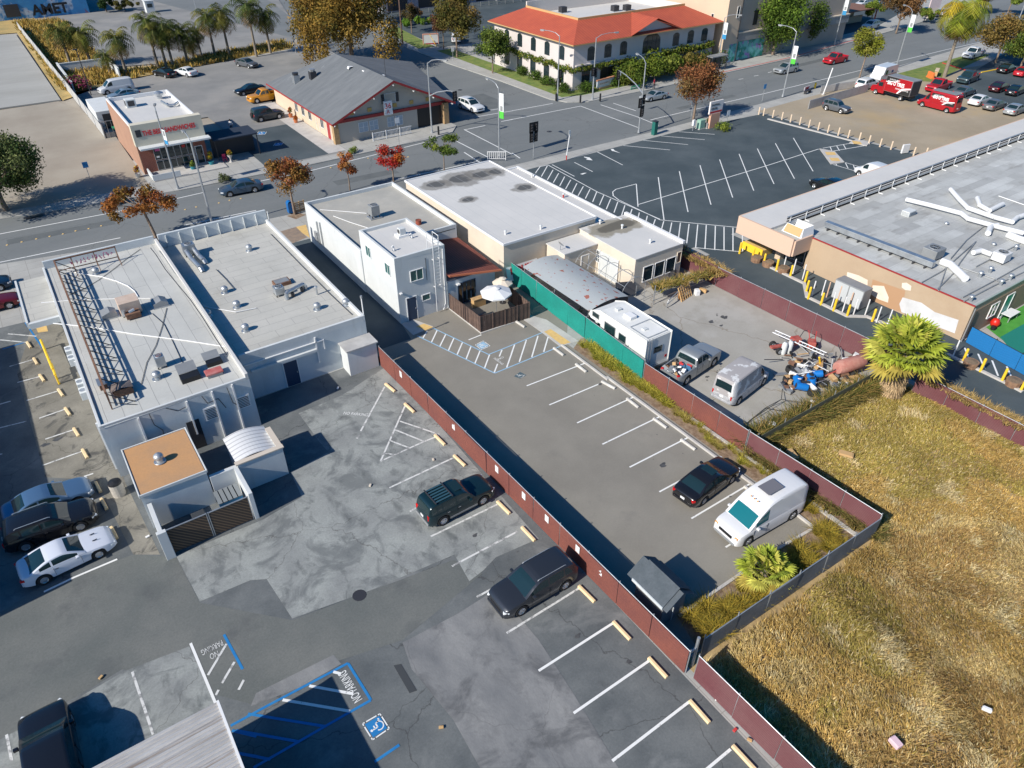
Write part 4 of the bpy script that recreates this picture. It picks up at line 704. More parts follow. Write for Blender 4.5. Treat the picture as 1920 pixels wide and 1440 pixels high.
wallpoly(wl,[(595,600),(680,625),(748,660),(745,728),(700,715),(645,668),(588,640)],.012);wallpoly(wl,[(1005,682),(1040,680),(1075,705),(1070,740),(1030,735),(1003,715)],.012)
wallpoly(wl2,[(785,655),(1030,740),(1000,900),(900,870),(740,810),(770,740)],.010);wallpoly(wl,[(785,700),(870,705),(905,790),(900,830),(830,805),(775,770)],.016);pw=wl.build('primer_patch',wp,b6);wl2.build('brown_patch',wt,b6)
wl=MB();wallpoly(wl,[(1010,790),(1150,830),(1250,900),(1430,960),(1400,1060),(1240,1000),(1000,900),(985,840)],.014);wl.build('grey_patch',mat('patch_grey',(.62,.62,.63),.85,(.5,.5,.5),.8),b6)
gr=thing('roof_guard_rail','long grey metal screen rail between the canopy and the retail roof','screen rail');part('rail',gr,M.dark,(57.6,150,37.75,37.8,rz+.75,rz+.95),(57.6,150,37.75,37.8,rz+.5,rz+.62));part('top_cap',gr,M.metal,(57.6,150,37.7,37.85,rz+.95,rz+1.0));part('post',gr,M.white,*[(58+k*2.4,58.08+k*2.4,37.2,37.75,rz+.04,rz+.1) for k in range(38)],*[(58+k*2.4,58.08+k*2.4,37.68,37.75,rz+.04,rz+.95) for k in range(38)])
ck=thing('roof_skylight','brown sloped box with a white frame at the left front of the retail roof','skylight',(57.0,36.0,rz+.27));MB().grid([[(-.9,-1.1,0),(.9,-1.1,0),(.9,1.1,0),(-.9,1.1,0)],[(-.55,-.9,.8),(.9,-.9,.8),(.9,.9,.8),(-.55,.9,.8)]],True).build('body',M.white,ck);MB().grid([[(-.93,-.9,.1),(-.93,.9,.1)],[(-.6,-.85,.78),(-.6,.85,.78)]]).build('panel',M.tan,ck)
def duct_path(name,label,pts,r,m,i=8,z=rz+.35,square=False):
    P_=[w(i,*p,z) for p in pts];o=MB().path(P_,r,4 if square else 10).build(name,m,None,smooth=50);return tag(o,label,'duct')
o=thing('roof_duct','long square galvanised duct ending at the big grey unit on the retail roof','duct');a,b=w(8,430,250,rz+.3),w(8,1240,560,rz+.3);MB().cbox(((a.x+b.x)/2,(a.y+b.y)/2,rz+.5),((b-a).length,.55,.5),math.atan2(b.y-a.y,b.x-a.x)).build('body',M.duct,o,bevel=.03);mb=MB()
for k in range(10):t=(k+.5)/10;p=a.lerp(b,t);mb.cbox((p.x,p.y,rz+.14),(.12,.9,.2),math.atan2(b.y-a.y,b.x-a.x))
pieces(mb,'support',M.dark,o,6)
roof_unit('rooftop_unit','big grey rooftop air conditioner beside the end of the long square duct','air conditioner',8,1225,490,rz+.05,1.5,1.3,.8,M.oldmetal);roof_unit('rooftop_unit','beige rooftop air conditioner with white duct bends on the retail roof','air conditioner',8,1735,520,rz+.05,1.2,1.1,.75,mat('light_grey_metal',(.6,.6,.6),.6))
duct_path('roof_duct','white wrapped duct bending down from the big grey rooftop unit',[(1300,520),(1370,545),(1450,620),(1480,650)],.32,M.white);duct_path('roof_duct','long white duct crossing the middle of the retail roof',[(1035,55),(1200,95),(1450,160),(1500,200),(1700,255),(1920,310)],.22,M.white,z=rz+.4)
duct_path('roof_duct','long jointed white duct slanting across the upper right of the retail roof',[(1370,-20),(1440,60),(1500,120),(1700,190),(1830,225),(1870,190),(1960,160)],.22,M.white,z=rz+.4);duct_path('roof_duct','segmented white duct elbow at the upper right of the retail roof',[(1570,45),(1590,100),(1660,140),(1720,110),(1760,90)],.22,M.white,z=rz+.3)
duct_path('roof_duct','white curved duct joined to the beige rooftop unit',[(1540,455),(1600,440),(1680,470)],.22,M.white);duct_path('roof_duct','white elbow duct in front of the long white duct',[(1650,310),(1670,260),(1720,250)],.25,M.white);duct_path('roof_duct','wide white duct at the right edge of the retail roof',[(1800,320),(1860,345),(1960,380)],.32,M.white)
for k,pts in enumerate((((1280,740),(1340,560)),((1150,680),(1310,590),(1560,370)),((1270,730),(1400,600),(1440,530),(1560,370)),((1430,560),(1700,650),(1760,690)),((1470,820),(1700,700),(1920,600)),((1460,790),(1650,690),(1920,540)),((1370,500),(1490,360),(1640,240)),((1560,560),(1900,380)),((1730,30),(1960,110)))):
    pipe('roof_conduit',['grey conduit dropping over the left edge of the retail roof','thin conduit from the left roof edge up to a pipe cluster on the retail roof','bundle of conduits curving past the white wrapped duct','conduit running right from the white wrapped duct','outer conduit slanting to the near right corner of the retail roof','inner conduit slanting to the near right corner of the retail roof','black conduit rising from the pipe cluster to the long white duct','thin conduit passing under the beige rooftop unit','thin white conduit at the far right of the retail roof'][k],[w(8,*p,rz+.12) for p in pts],.045,M.white if k == 8 else M.oldmetal,'conduit')
for k,(px,py) in enumerate(((1660,605),(1740,700),(1585,640),(1515,820),(1850,440),(1810,660),(1335,245),(1690,400))):
    q=w(8,px,py,rz+.03);o=thing('vent_pipe',['short silver vent pipe below the beige rooftop unit','short silver vent pipe nearest the right wall edge','short silver vent pipe right of the white wrapped duct','silver vent pipe at the near corner of the retail roof','silver vent pipe right of the beige rooftop unit','wide silver vent pipe by the right edge of the retail roof','small silver dome vent in the open middle of the retail roof','flat grey vent above the beige rooftop unit'][k],'vent pipe',(q.x,q.y,rz+.03));MB().tube((0,0,0),(0,0,.45 if k< 6 else .15),.13,n=10).build('tube',M.duct,o);MB().lathe((0,0,.45 if k< 6 else .15),[(.22,0),(.18,.1),(0,.14)],12).build('cap',M.metal,o)
q=w(8,1050,170,rz+.05);o=thing('louvre_hood','small white louvred hood standing alone on the retail roof','louvre hood',(q.x,q.y,rz+.03));part('body',o,M.stucco2,(-.6,.6,-.4,.4,0,.5),bevel=.03);part('slats',o,M.oldmetal,*[(-.63,-.6,-.35,.35,.08+.1*k,.11+.1*k) for k in range(4)],*[(-.5,.5,-.43,-.4,.08+.1*k,.11+.1*k) for k in range(4)])
# ---- retail side yard: cabinet and doors ----
cb=thing('equipment_cabinet','large grey steel cabinet standing beside the salmon wall behind bollards','cabinet',(w(8,585,830).x+.2,w(8,585,830).y,.0));part('body',cb,M.oldmetal,(-.6,.6,-1.5,1.3,.1,1.9),bevel=.02);part('door',cb,mat('cabinet_door_grey',(.48,.5,.51),.5),(-.63,-.603,-1.45,-.15,.2,1.8),(-.63,-.603,-.05,1.25,.2,1.8))
# ================= far buildings =================
vine=mat('vine_leaves',(.10,.13,.025),.9,(.2,.2,.05),3,fine=.4)
def leaf_cloud(rng,centres,n,size,squash=1.0):
    """n small leaf faces scattered in the shells of the given (x,y,z,r) clumps"""
    c=np.array(centres,float);wgt=c[:,3]**2;idx=rng.choice(len(c),n,p=wgt/wgt.sum())
    d=rng.normal(size=(n,3));d /= np.linalg.norm(d,axis=1)[:,None];r=c[idx,3]*(rng.random(n)**.45)
    P_=c[idx,:3]+d*r[:,None]*np.array([1,1,squash])
    nrm=d+rng.normal(size=(n,3))*.6;nrm /= np.linalg.norm(nrm,axis=1)[:,None]
    u=np.cross(nrm,rng.normal(size=(n,3)));u /= np.linalg.norm(u,axis=1)[:,None];v=np.cross(nrm,u)
    s=size*(.6+.8*rng.random(n))[:,None];u=u*s;v=v*s*.6
    V=np.stack([P_-u,P_-v*.9,P_+u,P_+v*.9],1).reshape(-1,3);return V,idx
def quads_mesh(name,V,m,parent=None,col=None):
    n=len(V)//4;me=bpy.data.meshes.new(name);me.vertices.add(len(V));me.vertices.foreach_set('co',V.astype(np.float32).ravel())
    me.loops.add(n*4);me.loops.foreach_set('vertex_index',np.arange(n*4,dtype=np.int32));me.polygons.add(n);me.polygons.foreach_set('loop_start',np.arange(0,n*4,4,dtype=np.int32))
    me.update(calc_edges=True);me.materials.append(m)
    if col is not None:
        a=me.color_attributes.new('tint','FLOAT_COLOR','POINT');c=np.ones((len(V),4),np.float32);c[:,:3]=np.repeat(col,4,axis=0);a.data.foreach_set('color',c.ravel())
    return put(name,me,parent)
def tint_mat(name,rough=.85,trans=.25):
    m=bpy.data.materials.new(name);m.use_nodes=True;nt=m.node_tree;b=nt.nodes['Principled BSDF'];b.inputs['Roughness'].default_value=rough;b.inputs['Specular IOR Level'].default_value=.25
    a=nt.nodes.new('ShaderNodeVertexColor');a.layer_name='tint';nt.links.new(a.outputs[0],b.inputs['Base Color'])
    if trans:
        t=nt.nodes.new('ShaderNodeBsdfTranslucent');nt.links.new(a.outputs[0],t.inputs[0]);x=nt.nodes.new('ShaderNodeMixShader');x.inputs[0].default_value=trans
        nt.links.new(b.outputs[0],x.inputs[1]);nt.links.new(t.outputs[0],x.inputs[2]);nt.links.new(x.outputs[0],nt.nodes['Material Output'].inputs[0])
    return m
LEAF=tint_mat('foliage');STRAW=tint_mat('dry_grass_blades',.9,.15)
def colmix(rng,n,cols,clump=None,jit=.25):
    cols=np.array(cols);
    if clump is not None:base=cols[rng.integers(0,len(cols),clump.max()+1)][clump]*.65+cols[rng.integers(0,len(cols),n)]*.35
    else:base=cols[rng.integers(0,len(cols),n)]
    return np.clip(base*(1+jit*rng.normal(size=(n,1))),.003,1)
d=bl('corner_building','two storey white stucco building with red tiled roof and ivy on the corner','building')
x0,x1,y0,y1=78.6,111.0,96.5,119.5
wallw=mat('pale_pink_stucco',(.60,.55,.53),.85,(.55,.5,.48),.3)
part('wall',d,wallw,(x0,x1,y0,y1,-.1,7.2))
mb=MB();e=[(77.7,95.6),(112.2,95.6),(112.2,120.4),(77.7,120.4)];n_=[(83.8,102.2),(108.4,102.2),(108.4,117.0),(83.8,117.0)]
for a,m_ in ((0,'tiles'),(1,'tilesy'),(3,'tilesy')):
    mb=MB();b=(a+1) % 4;mb.face([(*e[a],7.2),(*e[b],7.2),(*n_[b],9.3),(*n_[a],9.3)]);mb.build('tiled_roof',getattr(M,m_),d)
part('eave',d,M.tan,(77.7,112.2,95.6,96.6,7.02,7.18),(77.7,78.7,96.6,120.4,7.02,7.18));part('inner_parapet',d,M.tan,(83.7,108.5,102.1,102.3,8.9,9.6),(83.7,83.9,102.3,117.0,8.9,9.6));part('inner_parapet',d,mat('white_screen_wall',(.6,.56,.52),.8),(83.9,108.5,116.9,117.2,8.0,10.2),(108.4,108.6,102.3,117,8,9.5))
part('flat_roof',d,M.roofw,(83.9,108.4,102.3,116.9,7.9,8.2));mb=MB()
mb.face([(89.8,95.5,7.25),(95.6,95.5,9.35),(95.6,102.2,9.4)]);mb.face([(101.5,95.5,7.25),(95.6,102.2,9.4),(95.6,95.5,9.35)]);mb.build('gable_roof',M.tilesy,d);mb=MB();mb.face([(90.2,96.45,7.1),(101,96.45,7.1),(95.6,96.45,9.1)]);mb.build('gable_wall',wallw,d)
for xx in (82.2,85.8,89.2,101.4,105,108.5):window(d,'F',y0,xx-.75,xx+.75,4.3,6.4,M.glass,M.dark,mull=2,arch=True)
window(d,'F',y0,93.6,97.6,3.9,6.9,M.glass,M.dark,mull=3,arch=True)
for yy in (99.6,103.6,107.5,111.5,115.5):
    window(d,'L',x0,yy-.7,yy+.7,4.3,6.4,M.glass,M.dark,mull=2,arch=True);window(d,'L',x0,yy-.7,yy+.7,.7,2.7,M.glass,M.dark,mull=2)
for xx in (81.3,89.5):window(d,'F',y0,xx-.8,xx+.8,.6,2.8,M.glass,M.dark,mull=2)
window(d,'F',y0,84.5,87.5,.1,2.8,M.black,M.dark,mull=1,name='entrance')
part('sill_band',d,wallw,(79,111,96.2,96.497,3.7,3.9));rng=np.random.default_rng(4)
cs=[(x0-.3,y,3.3+rng.normal()*.15,.5) for y in np.arange(96.5,119,.5)]+[(x,y0-.35,3.3+rng.normal()*.15,.5) for x in np.arange(78.8,91,.5)]+[(x0-.25,y0+3+rng.normal()*.1,z,.35) for z in np.arange(1,3,.4)]+[(x,y0-.4,3.6+rng.normal()*.1,.7) for x in np.arange(98,111,.6)]
V,ix=leaf_cloud(rng,cs,6000,.16);quads_mesh('ivy',V,LEAF,d,colmix(rng,len(ix),[(.12,.17,.02),(.2,.2,.03),(.06,.1,.02)]))
for (px,py,lab) in ((380,95,'dark box vent on the white roof inside the red tiles, left'),(770,85,'first dark unit on the white roof inside the red tiles'),(860,80,'second dark unit on the white roof inside the red tiles')):
    q=w(3,px,py,8.2);o=thing('rooftop_unit',lab,'air conditioner',(q.x,q.y,8.2));part('casing',o,M.dark,(-.6,.6,-.5,.5,.1,1.0));part('base',o,M.metal,(-.7,.7,-.6,.6,0,.1))
h=bl('gabled_restaurant','cream single storey restaurant with a broad grey shingle gable roof and red trim','restaurant')
part('wall',h,M.housew,(36.0,53.0,93.8,117.3,-.1,3.0));mb=MB()
rp,rb=(44.6,92.6,7.15),(44.6,112.0,7.15);L0,L1,R0,R1=(35.2,92.6,2.95),(35.2,118.0,2.95),(54.0,92.6,2.95),(60.5,117.6,2.95)
mb.face([L0,rp,rb,L1]);mb.face([R0,R1,rb,rp]);mb.face([L1,rb,R1]);o=mb.build('roof',M.shingle,h)
mb=MB();mb.face([(36,93.8,3.0),(53,93.8,3.0),(44.6,93.8,6.9)]);mb.build('gable_wall',M.housef,h)
mb=MB()
for a,b in ((L0,rp),(rp,R0)):
    a,b=Vector(a),Vector(b);n2=Vector((0,0,.28));t2=Vector((0,-.08,0));mb.face([a+t2-n2,b+t2-n2,b+t2+n2*.1,a+t2+n2*.1]);mb.face([a-n2,a+t2-n2,b+t2-n2,b-n2])
mb.build('bargeboard',M.redtrim,h);part('fascia',h,M.redtrim,(35.5,53.6,93.5,93.79,2.65,3.05),(35.15,35.3,92.7,118,2.75,2.95))
part('front_wall',h,M.housef,(36.0,48.3,93.6,93.8,0,2.65));part('stone_column',h,mat('tan_stone',(.42,.27,.14),.9,(.3,.2,.1),3,fine=.2),(35.6,36.3,93.4,94.1,0,2.7),(52.3,53.1,93.0,93.8,0,2.9))
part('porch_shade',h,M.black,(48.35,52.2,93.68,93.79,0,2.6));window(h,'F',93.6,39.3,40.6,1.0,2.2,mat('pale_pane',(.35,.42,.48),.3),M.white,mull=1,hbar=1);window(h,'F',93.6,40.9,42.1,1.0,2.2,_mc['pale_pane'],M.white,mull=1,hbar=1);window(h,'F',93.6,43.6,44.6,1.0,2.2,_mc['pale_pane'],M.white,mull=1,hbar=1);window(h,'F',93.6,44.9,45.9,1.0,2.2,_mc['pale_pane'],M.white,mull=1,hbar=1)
window(h,'F',93.8,43.6,45.2,4.1,5.3,M.housef,M.white,mull=0);part('shutter',h,M.dark,(43.1,43.5,93.7,93.79,4.1,5.3),(45.3,45.7,93.7,93.79,4.1,5.3))
for k,yy in enumerate((108,105.4,102.8,98.4)):window(h,'L',36.0,yy-.5,yy+.5,1.0,2.1,M.glass,M.white,mull=1)
door(h,'L',36.0,99.6,100.6,2.1,M.housew);door(h,'L',36.0,95.6,96.7,2.1,M.redtrim)
mb=MB()
for k in range(7):
    t=(k+.3)/3.5;xx=35.5+k*3.0;zz=3.0+4.0*(1-abs(xx-44.6)/9.3);MB().box(xx-.06,xx+.06,92.45,92.9,zz-.45,zz-.3).build('rafter_end',M.white,h)
part('medallion',h,mat('ochre_disc',(.5,.33,.1),.8),*[(xx-.3,xx+.3,93.72,93.79,3.4,3.9) for xx in (38.6,41.2,45.0,47.6,50.2)])
for (px,py,mm) in ((430,600,'d'),(300,590,'m')):
    q=w(2,px,py,4.6);hh=1.6 if mm == 'd' else .9;o=thing('rooftop_vent','tall dark box chimney on the left slope of the grey shingle roof' if mm == 'd' else 'silver exhaust fan on a curb beside the dark chimney on the shingle roof','chimney',(q.x,q.y,4.2));part('casing',o,M.dark if mm == 'd' else M.duct,(-.45,.45,-.45,.45,-.2,hh));MB().tube((0,0,hh),(0,0,hh+.35),.4,.5).build('cap',M.metal if mm == 'd' else M.dark,o)
for (px,py,zz,lab) in ((630,515,6.2,'leftmost white roof vent along the shingle ridge'),(705,500,6.9,'second white roof vent along the shingle ridge'),(815,530,6.9,'third white roof vent along the shingle ridge'),(945,565,6.8,'fourth white roof vent along the shingle ridge'),(960,600,6.5,'large white hood at the front end of the shingle ridge')):
    q=w(2,px,py,zz);o=thing('roof_vent',lab,'roof vent',(q.x,q.y,zz-.3));MB().grid([[(-.4,-.3,0),(-.4,.3,0)],[(-.25,-.3,.35),(-.25,.3,.35)],[(.4,-.3,.3),(.4,.3,.3)],[(.45,-.3,0),(.45,.3,0)]]).build('hood',M.white,o);MB().box(-.4,.4,-.28,.28,0,.06).build('flange',M.metal,o)
sg=thing('hanging_sign','white square sign with red figures hung on the red trim of the gabled restaurant','sign',(43.6,93.0,2.9));part('panel',sg,M.white,(-.6,.6,-.15,.15,-.1,1.7));text('36',1.0,frame_on(Vector((-.55,-.17,.75)),(1,0,0),(0,0,1)),M.redcurb,sg);text('A',.75,frame_on(Vector((-.35,-.17,.08)),(1,0,0),(0,0,1)),M.redcurb,sg)
rl=thing('white_railing','low white picket railing on the pavement in front of the gabled restaurant','railing',(0,0,0));
for a,b in ((40.4,42.3),(42.4,44.4),(44.5,46.4)):
    s_=part('section',rl,M.white,(a,a+.12,91.9,92.0,0,1.15));part('frame',s_,M.white,(a+.12,b,91.92,91.98,1.0,1.08),(a+.12,b,91.92,91.98,.1,.16));part('slats',s_,M.white,*[(a+.25+k*.2,a+.3+k*.2,91.93,91.97,.16,1.0) for k in range(8)])
s=bl('sandwich_shop','small red brick shop with a cream fascia carrying red letters and a white roof','shop')
part('wall',s,M.brick,(12.0,19.7,96.4,112.0,-.1,5.0));part('side_wall',s,mat('tan_brick_side',(.38,.22,.15),.9,(.33,.19,.13),.5),(11.9,11.997,96.4,112,0,5.3));part('roof',s,M.roofw,(12.2,19.5,97,111.8,5.0,5.1));parapet(s,11.95,19.75,96.9,112.05,5.0,.55,.22,M.white,'LRB')
part('sign_fascia',s,M.signw,(11.8,19.9,95.9,96.9,3.5,6.0));part('awning',s,M.stucco2,(12.0,20.2,94.7,95.9,3.3,3.5));g_=MB()
for k in range(6):window(s,'F',96.4,13.6+k*.78,14.3+k*.78,1.5,3.1,M.glass,M.metal,mull=0);window(s,'F',96.4,13.6+k*.78,14.3+k*.78,.25,1.3,M.glass,M.metal,mull=0)
part('poster',s,mat('pink_poster',(.6,.1,.3),.6),(13.75,14.3,96.33,96.36,2.5,2.8));part('poster',s,M.redcurb,(16.9,17.3,96.33,96.36,2.4,2.7));part('poster',s,M.white,(13.75,14.1,96.33,96.36,1.7,1.9));door(s,'F',96.4,18.4,19.2,2.2,M.glass)
text('THE BEST SANDWICHES',.78,frame_on(Vector((12.9,95.87,4.65)),(1,0,.0),(0,0,1)),mat('sign_red',(.7,.02,.03),.5),s,bold=.02,xs=.72);part('logo_panel',s,M.dark,(12.15,12.75,95.84,95.89,4.6,5.4))
part('patio',s,M.concp,(12.3,21.0,93.1,96.39,0,.14));part('patio_rail',s,M.stucco2,(12.2,12.35,93.1,96,.14,.8),(12.35,15.4,93.1,93.2,.14,.8))
for (px,py,lab,k) in ((985,800,'white box cooler unit at the left edge of the shop roof',0),(1200,740,'silver mushroom fan at the back of the shop roof',1)):
    q=w(1,px,py,5.1);o=thing('rooftop_unit',lab,'roof fan',(q.x,q.y,5.1))
    if k == 0:part('casing',o,M.stucco2,(-.6,.6,-.6,.6,0,1.0),bevel=.03);part('grille',o,M.dark,(-.63,-.6,-.45,.45,.2,.85),(-.4,.4,-.62,-.6,.2,.85))
    else:MB().tube((0,0,0),(0,0,.5),.35).build('base',M.metal,o);MB().lathe((0,0,.5),[(.6,0),(.6,.25),(.3,.45),(0,.5)],14).build('cowl',M.duct,o)
pipe('roof_duct','silver duct snaking from the mushroom fan along the back of the shop roof',[w(1,*p,5.4) for p in ((1210,760),(1260,790),(1310,785),(1335,765))],.15,M.duct,'duct')
ct=thing('storage_trailer','white box trailer with an open metal cage, left of the brick shop','trailer',(0,0,0));part('box',ct,M.stucco2,(10.6,13.2,116.2,124.0,.5,3.0),bevel=.05);part('cage',ct,M.metal,*[(10.6+k*.6,10.65+k*.6,113.9,113.95,0,2.2) for k in range(5)],(10.6,13.05,113.9,113.96,2.2,2.26),(10.6,10.66,113.96,116.2,2.2,2.26),(13.0,13.06,113.96,116.2,2.2,2.26));part('shelf',ct,mat('green_crate',(.02,.25,.12),.6),(11.9,12.8,114.5,115.6,.8,1.0));part('door',ct,M.dark,(11.3,12.9,116.15,116.19,.5,2.6));part('rear_box',ct,M.oldmetal,(10.8,12.8,114.0,115.9,0,.7))
be=bl('tall_beige_building','tall beige building with few small windows and a painted mural at street level','building')
part('wall',be,M.beige,(112.4,116.2,95.3,140,-.1,14));part('front_wall',be,mat('grey_beige_stucco',(.42,.36,.3),.85,(.38,.33,.28),.3),(116.21,150,95.8,140,-.1,14));part('shop_band',be,M.oldmetal,(116.25,150,95.4,95.79,3.4,4.8));part('cornice',be,M.cream,(116.25,150,95.3,95.79,4.81,5.0))
part('mural',be,overlay(overlay(mat('mural_green',(.02,.22,.17),.8,(.15,.45,.45),.6,lo=.45,hi=.55),'noise',(.3,.2,.5),f=.7,lo=.55,hi=.6),'noise',(.45,.5,.5),f=.9,lo=.6,hi=.66),(114.3,116.2,95.25,95.29,.1,3.2),(117.2,124.5,95.6,95.79,.1,3.3));window(be,'F',95.3,114.9,115.5,7.6,9.4,M.glass,M.white,mull=0);window(be,'L',112.4,98.4,98.9,7.4,8.0,M.glass,M.white,mull=0);window(be,'F',95.8,120.4,121.4,5.8,8.2,M.dark,M.dark,mull=0);door(be,'F',95.3,113.0,113.8,2.4,M.tan)
part('drainpipe',be,M.dark,(116.0,116.1,95.15,95.29,4,12))
bm_=bl('mural_building','long low building with a blue and white graffiti mural, beyond the dry verge','building');part('wall',bm_,overlay(overlay(mat('mural_blue',(.03,.16,.38),.8,(.05,.25,.5),.2),'noise',(.5,.55,.6),f=.25,lo=.54,hi=.6,a=.8),'noise',(.2,.08,.12),f=.5,lo=.62,hi=.66),(-40,26,219,250,-.1,4.2));part('roof',bm_,M.roofw,(-39.8,25.8,219.2,249.8,4.2,4.3));part('graffiti',bm_,M.dark,(8.5,11.5,218.9,218.99,.6,3.2));text('AMET',3.0,frame_on(Vector((14,218.9,.6)),(1,0,0),(0,0,1)),M.black,bm_,'graffiti',bold=.1)
tb=bl('pale_arcade_building','pale lilac building with arched recesses and a blue roof band at the top edge','building');part('wall',tb,mat('lilac_stucco',(.42,.38,.42),.85,(.38,.34,.38),.2),(84,125,178,200,-.1,6.5));part('roof_band',tb,mat('blue_band',(.25,.4,.5),.7),(83.5,125.5,176.5,200,6.5,8.0))
for k in range(4):window(tb,'F',178,86+k*8.5,91.5+k*8.5,.2,5.4,M.dark,M.white,mull=0,arch=True,name='arch')
part('column',tb,M.oldmetal,(84,85,176.6,177.6,0,6.5),(100,101,176.6,177.6,0,6.5),(117,118,176.6,177.6,0,6.5));fn=thing('metal_fence','pale metal fence running in front of the lilac arcade building','fence');part('rail',fn,M.oldmetal,(84,125,172,172.1,1.0,1.1),(84,125,172,172.1,.3,.4));part('post',fn,M.oldmetal,*[(84+k*2.5,84.1+k*2.5,171.9,172,0,1.15) for k in range(17)])
cpk=thing('car_canopy','brown flat carport over a low beige block wall, top right','carport',(0,0,0));part('roof',cpk,mat('brown_roof',(.2,.1,.07),.8),(160,173,103,110,2.9,3.1));part('post',cpk,M.redtrim,(160.2,160.4,103.2,103.4,0,2.9),(172.5,172.7,103.2,103.4,0,2.9),(160.2,160.4,109.6,109.8,0,2.9));part('block',cpk,M.beige,(161.5,169,106.5,107,0,2.2))
bw=thing('block_wall','low tan block wall behind the pavement, top right','wall');part('wall',bw,M.beige,(150,150.3,106,134,0,1.4),(150.3,171,105.5,105.8,0,1.4));part('coping',bw,M.tan,(149.9,150.4,106,134,1.4,1.5))
def board(name,label,q,rz,wd,ht,z0,face,posts=2,base=None,t=.12,cat='sign'):
    o=thing(name,label,cat,(q.x,q.y,0),rz);part('panel',o,face,(-wd/2,wd/2,-t,t,z0,z0+ht),bevel=.02)
    if base:part('base',o,base,(-wd*.36,wd*.36,-t*1.5,t*1.5,0,z0))
    else:
        for k in range(posts):xx=-wd*.4+k*wd*.8/(max(1,posts-1)) if posts> 1 else 0;part('post',o,M.metal,(xx-.05,xx+.05,-.05,.05,0,z0))
    return o
o=board('pylon_sign','white pylon sign with red lettering on a peach base beside the dark car park',w(3,1505,955),0,2.6,1.7,2.0,mat('sign_white',(.7,.66,.64),.5),base=mat('peach_base',(.62,.35,.24),.8))
for k,(t_,s_) in enumerate((('SHOPPING',.38),('CENTER',.38))):text(t_,s_,frame_on(Vector((-1.1,-.14,3.1-k*.5)),(1,0,0),(0,0,1)),M.dark,o,xs=.9)
part('red_stripe',o,M.redcurb,(-1.2,1.2,-.135,-.125,2.1,2.35))
o=board('monument_sign','white monument sign with a peach curved top on the corner lawn',Vector((84.2,94.8,0)),RA(8),4.2,1.1,.35,M.stucco2,base=M.tan);MB().box(-2.2,2.2,-.17,.17,1.45,1.62).build('cap',mat('peach_cap',(.6,.27,.15),.8),o);text('ORTHODONTICS',.36,frame_on(Vector((-1.6,-.14,.8)),(1,0,0),(0,0,1)),M.tan,o,xs=.9)
o=board('monument_sign','peach framed white sign board on the grass beyond the side street',w(2,1312,330),RA(-20),3.0,1.6,.2,M.stucco2,base=M.redtrim);part('frame',o,mat('peach_frame',(.6,.3,.22),.8),(-1.6,1.6,-.16,.16,1.8,1.95),(-1.6,-1.5,-.16,.16,0,1.8),(1.5,1.6,-.16,.16,0,1.8))
o=board('pylon_sign','white and pink sign box on a cream pier among the far parked cars',w(4,1215,155),RA(-10),3.4,1.9,2.6,mat('pink_white',(.62,.5,.5),.6),base=M.cream)
bs=thing('bus_shelter','dark bus shelter with a pale roof in front of the corner building hedges','bus shelter',(108.5,92.8,0));part('roof',bs,M.oldmetal,(-2,2,-.8,.8,2.4,2.55));part('post',bs,M.dark,(-1.9,-1.8,-.7,-.6,0,2.4),(1.8,1.9,-.7,-.6,0,2.4),(-1.9,-1.8,.6,.7,0,2.4),(1.8,1.9,.6,.7,0,2.4));part('back_panel',bs,M.glass,(-1.8,1.8,.63,.67,.3,2.2));part('bench',bs,M.dark,(-1.3,1.3,.1,.5,.4,.48))
# ================= fences =================
def fence(name,label,a,b,h,m,bay=2.4,zb=.05,rails=True,postm=None,cat='fence',side=0,extra=.1):
    a,b=Vector((a[0],a[1],0)),Vector((b[0],b[1],0));L=(b-a).length;n=max(1,round(L/bay));t=L/n
    o=thing(name,label,cat,a,math.atan2(b.y-a.y,b.x-a.x));postm=postm or M.metal
    for k in range(n):p_=part('panel',o,m,(k*t+.02,(k+1)*t-.02,-.015,.015,zb,h));p_.rotation_euler.x=RA(random.uniform(-1.6,1.6));p_.location.y=random.uniform(-.02,.02)
    for k in range(n+1):MB().tube((k*t,.05,0),(k*t,.05,h+extra),.032,n=6).build('post',postm,o)
    if rails:MB().tube((0,.03,h),(L,.03,h),.028,n=6).build('rail',postm,o)
    return o
fence('slatted_fence','long red slatted chain link fence between the two parking lots',(17.45,43.1),(18.0,11.4),1.8,M.slat)
fence('slatted_fence','maroon slatted fence continuing down past the gate post to the bottom corner',(18.15,11.0),(18.5,-8),1.85,M.slatm)
fence('windscreen_fence','teal windscreen fence beside the white motorhome',(33.45,51.5),(32.55,30.1),2.0,M.teal,postm=M.metal)
fence('slatted_fence','maroon slatted fence behind the planting strip beside the storage yard',(32.55,30.0),(32.8,20.6),1.8,M.slat)
fence('slatted_fence','maroon slatted fence between the white camper van and the dry field',(32.8,20.5),(33.25,11.4),1.8,M.slatm)
fence('mesh_fence','grey windscreen chain link fence along the near side of the planting bed',(19.25,11.55),(33.2,11.3),1.6,mat('grey_mesh',(.1,.11,.12),.85,(.16,.17,.18),.6,fine=.2),extra=.25)
fence('slatted_fence','maroon slatted fence with grey rails between storage yard and driveway',(48.2,37.3),(48.9,19.6),1.9,M.slatm)
fence('slatted_fence','maroon slatted fence between the dry field and the driveway at the right edge',(48.0,18.0),(48.6,-12),1.7,M.slatm)
gp=thing('gate_post','tall grey steel post where the red and maroon fences meet','post',(18.6,11.5,0));MB().tube((0,0,0),(0,0,2.3),.08).build('tube',M.metal,gp);part('brace',gp,M.metal,(-.5,-.05,-.04,.04,1.4,1.5))
